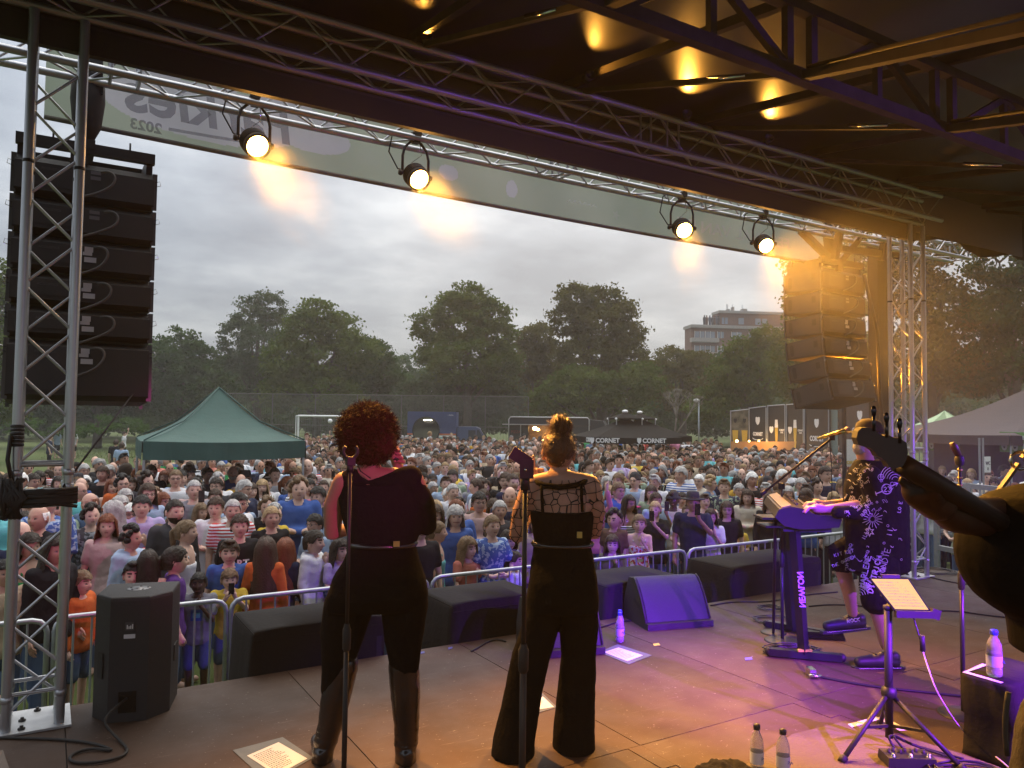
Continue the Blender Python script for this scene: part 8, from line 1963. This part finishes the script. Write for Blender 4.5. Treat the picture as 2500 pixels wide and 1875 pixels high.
draw([circ(2150,1165,7),[(2150,1158),(2150,1172)]],.0024)
for k in range(16):a=k*2*math.pi/16;draw([[(2130+6*math.cos(a),1267+6*math.sin(a)),(2130+(22+4*(k%2))*math.cos(a),1267+(20+4*(k%2))*math.sin(a))]],.0022)
draw([[(2123+(12 if k%2 else 5)*math.cos(k*math.pi/6),1298+(12 if k%2 else 5)*math.sin(k*math.pi/6))for k in range(13)]],.003)
for k in range(6):a=k*math.pi/6;draw([[(2116-10*math.cos(a),1432-10*math.sin(a)),(2116+10*math.cos(a),1432+10*math.sin(a))]],.004)
for r_ in(6,12,18,24):draw([circ(2096,1455,r_,14,3.3,6.1)],.003)
r=random.Random(12)
for k in range(110):  # small scrawls between
 x,y=r.choice([(r.uniform(2070,2215),r.uniform(1130,1390)),(r.uniform(2035,2160),r.uniform(1330,1450)),(r.uniform(2060,2130),r.uniform(1215,1262)),(r.uniform(2072,2120),r.uniform(1120,1240))]);q=r.random();s_=r.uniform(3,7.5)
 if q<.35:draw([[(x+s_*math.cos(i*1.1+k),y+s_*.7*math.sin(i*1.7+k))for i in range(6)]],.0017)
 elif q<.6:draw([circ(x,y,s_*.6,8)],.0017)
 elif q<.8:draw([[(x,y),(x+s_,y-s_),(x+s_*1.5,y+s_*.3)]],.0018)
 else:word(r.choice(['LOVE','YES','HI','MUSIC','FUN']),x,y,s_,r.uniform(-85,-20),wd=.0014)
word('ROCK',2068,1512,9,-8,wd=.0040);word('NO FUN',2128,1570,9,4,wd=.0040)
for zz,tz in shoes:MB().path([zz.lerp(tz,q)-side*.049-up*(.030+.003*(i%2))for i,q in enumerate([j/30*1.25-.15 for j in range(31)])],.0016,4).build('drawing',DOOD,parent=s3r)
# ---- guitarist at the right edge, seen from behind
gr=empty('person',Vector((atd(2560,1870,1.75).x,atd(2560,1870,1.75).y,ST)),'guitarist cut by the right edge, arm stretched to the guitar neck, black shirt','person')
mb=MB()
fa=[(2470,1258,1.74),(2390,1262,1.67),(2326,1256,1.59),(2280,1228,1.54)]
limb(mb,[J(*p)for p in fa],[.042,.044,.038,.027]);
limb(mb,[J(2280,1228,1.54),J(2264,1213,1.52)],[.033,.036])
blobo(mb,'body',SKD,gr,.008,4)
hp=J(2262,1211,1.515);mb=MB();nd_=(J(2400,1290,1.60)-J(2180,1150,1.40)).normalized()
limb(mb,[hp-nd_*.028,hp+nd_*.045],[.034,.038],12)
for k in range(4):
 b_=hp+nd_*(-.035+.024*k)-r0*.008
 limb(mb,[b_,b_-r0*.020+up*.018+cF*.004,b_-r0*.002+up*.040+cF*.006],[.0125,.0115,.010],8)
limb(mb,[hp+nd_*.01-cF*.03,hp-nd_*.02-cF*.042+up*.008,hp-nd_*.03-cF*.046+up*.022],[.0145,.013,.011],8)
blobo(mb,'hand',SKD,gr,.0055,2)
MB().path([hp+nd_*(-.011)+x_ for x_ in[(-r0*.024+up*.008)+(up*.012*math.cos(a)+cF*.012*math.sin(a))for a in[i*.785 for i in range(9)]]],.0028,6).build('finger_ring',mat('brass',(.6,.42,.15),.3,1.),parent=gr)
mb=MB();DG=1.72
rs=[]
for y,xl in((1190,2540),(1203,2480),(1214,2440),(1235,2402),(1270,2372),(1310,2356),(1350,2352),(1390,2358),(1430,2376),(1465,2404),(1495,2445),(1520,2490),(1600,2500)):
 cxp=2620;hw=(cxp-xl)/1860*DG;rs.append(ring(J(cxp,y,DG),r0*hw,away*(.11+hw*.35),32))
loft(mb,rs);blobo(mb,'black_shirt',mat('shirt_satin',(.005,.0045,.005),.75,bump=(30,.12),spec=.04),gr,.008,4)
mb=MB();rs=[]
for y,xl,xr in((1480,2580,2860),(1560,2572,2860),(1650,2562,2860),(1760,2558,2860),(1830,2562,2860)):rs.append(ring(J((xl+xr)/2,y,1.80),r0*((xr-xl)/2/1860*1.80),away*.11,24))
loft(mb,rs)
limb(mb,[J(2610,1800,1.8),Vector((J(2540,1900,1.8).x,J(2540,1900,1.8).y,ST+.5)),Vector((J(2540,1900,1.8).x,J(2540,1900,1.8).y,ST+.1))],[.115,.09,.075]);limb(mb,[J(2700,1800,1.85),Vector((J(2700,1900,1.85).x,J(2700,1900,1.85).y,ST+.5)),Vector((J(2700,1900,1.85).x,J(2700,1900,1.85).y,ST+.1))],[.115,.09,.075])
blobo(mb,'trousers',mat('khaki',(.018,.014,.008),.9,noise=(8,(.013,.010,.006),.3),bump=(40,.3)),gr,.010,3,disp=(.10,.014))
MB().path([J(2462-8*math.sin(i*.4),1690+22*i,1.62)for i in range(8)],.006,6).build('hanging_cord',RUB,parent=gr)
for x in(2540,2700):q=J(x,1900,1.8);mb=MB();q=Vector((q.x,q.y,ST+.045));limb(mb,[q-away*.06,q+away*.16],[.045,.040]);blobo(mb,'shoe',LEATH,gr,.010,2)
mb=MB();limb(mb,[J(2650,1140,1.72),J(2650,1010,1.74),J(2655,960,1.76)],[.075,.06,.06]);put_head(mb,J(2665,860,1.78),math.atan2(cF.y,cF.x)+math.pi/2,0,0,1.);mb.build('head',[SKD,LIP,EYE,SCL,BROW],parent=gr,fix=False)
o=bpy.data.objects.new('hair',HM['short']);COL.objects.link(o);o.parent=gr;o.location=J(2665,860,1.78)-WL[gr.name];o.rotation_euler=(0,0,math.atan2(cF.y,cF.x)+math.pi/2);setm(o,0,HAIR['black'])
mb=MB();limb(mb,[J(2600,1200,1.74),J(2650,1170,1.74),J(2720,1160,1.74),J(2800,1200,1.74)],[.06,.09,.09,.07]);blobo(mb,'shirt_shoulders',mat('shirt_satin'),gr,.012,3)
# guitar: headstock, neck, strap (the body is hidden behind the player)
gt=empty('electric_guitar',J(2420,1320,1.72),'dark electric guitar with violet-lit headstock, neck held by the guitarist','guitar')
WOODD=mat('guitar_dark',(.022,.014,.010),.55,spec=.2);FRT=mat('fretboard',(.050,.026,.014),.45,noise=(30,(.03,.016,.009),.3,(1,8,1)))
n0,n1=J(2206,1134,1.39),J(2440,1275,1.66);dn=(n1-n0).normalized();pn=(r0*.55+up*.83);pn=(pn-dn*pn.dot(dn)).normalized();qn=dn.cross(pn);qn=qn if qn.dot(cF)>0 else-qn
def NP(s_,a,b2):return n0+dn*s_+pn*a+qn*b2
Ln_=(n1-n0).length
rs=[[NP(s_,w2*math.cos(a),.022*math.sin(a)*(1.15 if math.sin(a)<0 else.55))for a in[i*math.pi/8 for i in range(16)]]for s_,w2 in((0,.019),(Ln_*.5,.021),(Ln_,.023))]
mb=MB();loft(mb,rs);mb.build('neck',WOODD,parent=gt)
MB().prism([NP(0,-.019,.0),NP(0,.019,.0),NP(Ln_,.023,.0),NP(Ln_,-.023,.0)],qn*.010,qn*.016).build('fretboard',FRT,parent=gt)
for k in range(12):s_=Ln_*(1-.944**(k+1))*1.9;(MB().tube(NP(s_,-.018,.0165),NP(s_,.018,.0165),.0006,5).build('fret',CHROME,parent=gt)if s_<Ln_ else None)
for k in range(6):MB().tube(NP(-.02,-.017+.0068*k,.020),NP(Ln_,-.021+.0084*k,.024),.0006,4).build('string',CHROME,parent=gt)
hs=[(1900+x/2.115,950+y/2.115)for x,y in((392,250),(400,215),(422,198),(450,197),(482,205),(505,228),(532,240),(560,236),(585,250),(612,250),(650,275),(656,330),(648,365),(628,398),(592,408),(560,402),(545,372),(520,352),(500,345),(486,318),(462,302),(430,292),(402,286))]
HP=[atd(x,y,1.385)for x,y in hs];nh=-cF
MB().prism(HP,nh*-.011,nh*.009).build('headstock',mat('headstock_dark',(.012,.010,.016),.6),parent=gt)
for k,(x,y)in enumerate(((2131,1052),(2162,1068),(2194,1082))):
 c_=atd(x,y,1.38);u_=up
 MB().tube(c_+nh*.004,c_+u_*.028+nh*.004,.003,8).lathe([(0,-.010),(.0035,-.008),(.005,0),(.0035,.008),(0,.010)],10,c_+u_*.036+nh*.004).build('tuning_peg',mat('peg_dark',(.03,.03,.04),.2,.8),parent=gt)
MB().prism([NP(Ln_+.40+x,y_,0)for x,y_ in((0,.03),(.04,.12),(.14,.17),(.26,.15),(.34,.17),(.44,.15),(.48,0),(.44,-.15),(.34,-.17),(.26,-.14),(.14,-.17),(.04,-.14),(0,-.03))],qn*-.02+cF*.10,qn*.025+cF*.10).build('guitar_body',WOODD,parent=gt)
STP=mat('strap_leather',(.13,.095,.055),.6,noise=(20,(.10,.07,.04),.3))
sp0,sp1=J(2405,1245,1.95),J(2570,1015,1.90)
MB().bar(sp0,sp0.lerp(sp1,.50),.050,.006).build('strap',STP,parent=gt);MB().bar(sp0.lerp(sp1,.56),sp1,.050,.006).build('strap',STP,parent=gt)
cS=sp0.lerp(sp1,.53);MB().path([cS+r0*.026*math.cos(a)+up*.022*math.sin(a)for a in[i*.52 for i in range(13)]],.004,6).build('strap_ring',CHROME,parent=gt)
# ------------------------------------------------------------------ air
HZ=(-170,-30,-1.2,190,190,24.)
vm=bpy.data.materials.new('haze_air');vm.use_nodes=True;t=vm.node_tree;t.nodes.clear();oo=t.nodes.new('ShaderNodeOutputMaterial');pv=t.nodes.new('ShaderNodeVolumePrincipled')
pv.inputs['Color'].default_value=(.93,.92,.90,1);pv.inputs['Density'].default_value=.0012;pv.inputs['Anisotropy'].default_value=.25;t.links.new(pv.outputs[0],oo.inputs['Volume'])
vm.cycles.homogeneous_volume=True if hasattr(vm,'cycles')else True
hzb=MB().box(((HZ[0]+HZ[3])/2,(HZ[1]+HZ[4])/2,(HZ[2]+HZ[5])/2),(HZ[3]-HZ[0],HZ[4]-HZ[1],HZ[5]-HZ[2])).build('haze',vm);tag(hzb,'thin evening haze and stage fog over the whole meadow',None,kind='stuff')
# stage fog drifting in the lamp beams: closed puffs whose density thins to nothing at their edge
def fog_mat(name,dens,ns,seed):
 m=bpy.data.materials.new(name);m.use_nodes=True;t=m.node_tree;t.nodes.clear();o=t.nodes.new('ShaderNodeOutputMaterial');v=t.nodes.new('ShaderNodeVolumePrincipled');v.inputs['Color'].default_value=(.95,.93,.9,1);v.inputs['Anisotropy'].default_value=.3
 c=t.nodes.new('ShaderNodeTexCoord');g_=t.nodes.new('ShaderNodeTexGradient');g_.gradient_type='SPHERICAL';t.links.new(c.outputs['Object'],g_.inputs[0])
 n=t.nodes.new('ShaderNodeTexNoise');n.noise_dimensions='4D';n.inputs['W'].default_value=seed;n.inputs['Scale'].default_value=ns;n.inputs['Detail'].default_value=3;t.links.new(c.outputs['Object'],n.inputs['Vector'])
 r=t.nodes.new('ShaderNodeMapRange');r.inputs['From Min'].default_value=.38;r.inputs['From Max'].default_value=.66;t.links.new(n.outputs['Fac'],r.inputs['Value'])
 a=t.nodes.new('ShaderNodeMath');a.operation='MULTIPLY';t.links.new(g_.outputs['Fac'],a.inputs[0]);t.links.new(r.outputs[0],a.inputs[1])
 b2=t.nodes.new('ShaderNodeMath');b2.operation='MULTIPLY';b2.inputs[1].default_value=dens;t.links.new(a.outputs[0],b2.inputs[0]);t.links.new(b2.outputs[0],v.inputs['Density']);t.links.new(v.outputs[0],o.inputs['Volume']);return m
def puff(c,ax,rads,dens,ns,seed,lb):
 x,y,d=frame(ax);me=MB().sphere((0,0,0),1.,24,16).mesh('smoke',fog_mat('fog_%d'%seed,dens,ns,seed));o=bpy.data.objects.new('smoke',me);COL.objects.link(o)
 o.matrix_world=Matrix.Translation(c)@Matrix((x*rads[0],y*rads[1],d*rads[2])).transposed().to_4x4();tag(o,lb,None,kind='stuff')
for k,(x0,y0,x1,y1,L_,ds,lb)in enumerate(((640,385,760,540,.62,.9,'wisps of fog below the lamp nearest the left tower'),(1025,455,1120,560,.55,.9,'wisps of fog below the second lamp'),(1662,590,1690,680,.45,.7,'wisps of fog below the third lamp'),(1870,620,1930,720,.5,.6,'wisps of fog below the lamp nearest the right speakers'))):
 a=aty(x0,y0,5.36);b_=atd(x1,y1,(a-CP).dot(cF)-.45);puff(a.lerp(b_,.55),b_-a,(.22,.25,L_*1.15),ds*.14,2.2,k+1,lb)
puff(atd(2160,870,6.9),Vector((0,0,1)),(1.6,1.0,1.8),.17,1.6,9,'bank of stage fog lit amber round the right-hand hanging speakers and tower')
puff(atd(2430,1190,7.4),Vector((0,0,1)),(1.2,.9,.75),.30,1.4,11,'violet-lit fog drifting past the right end of the stage')
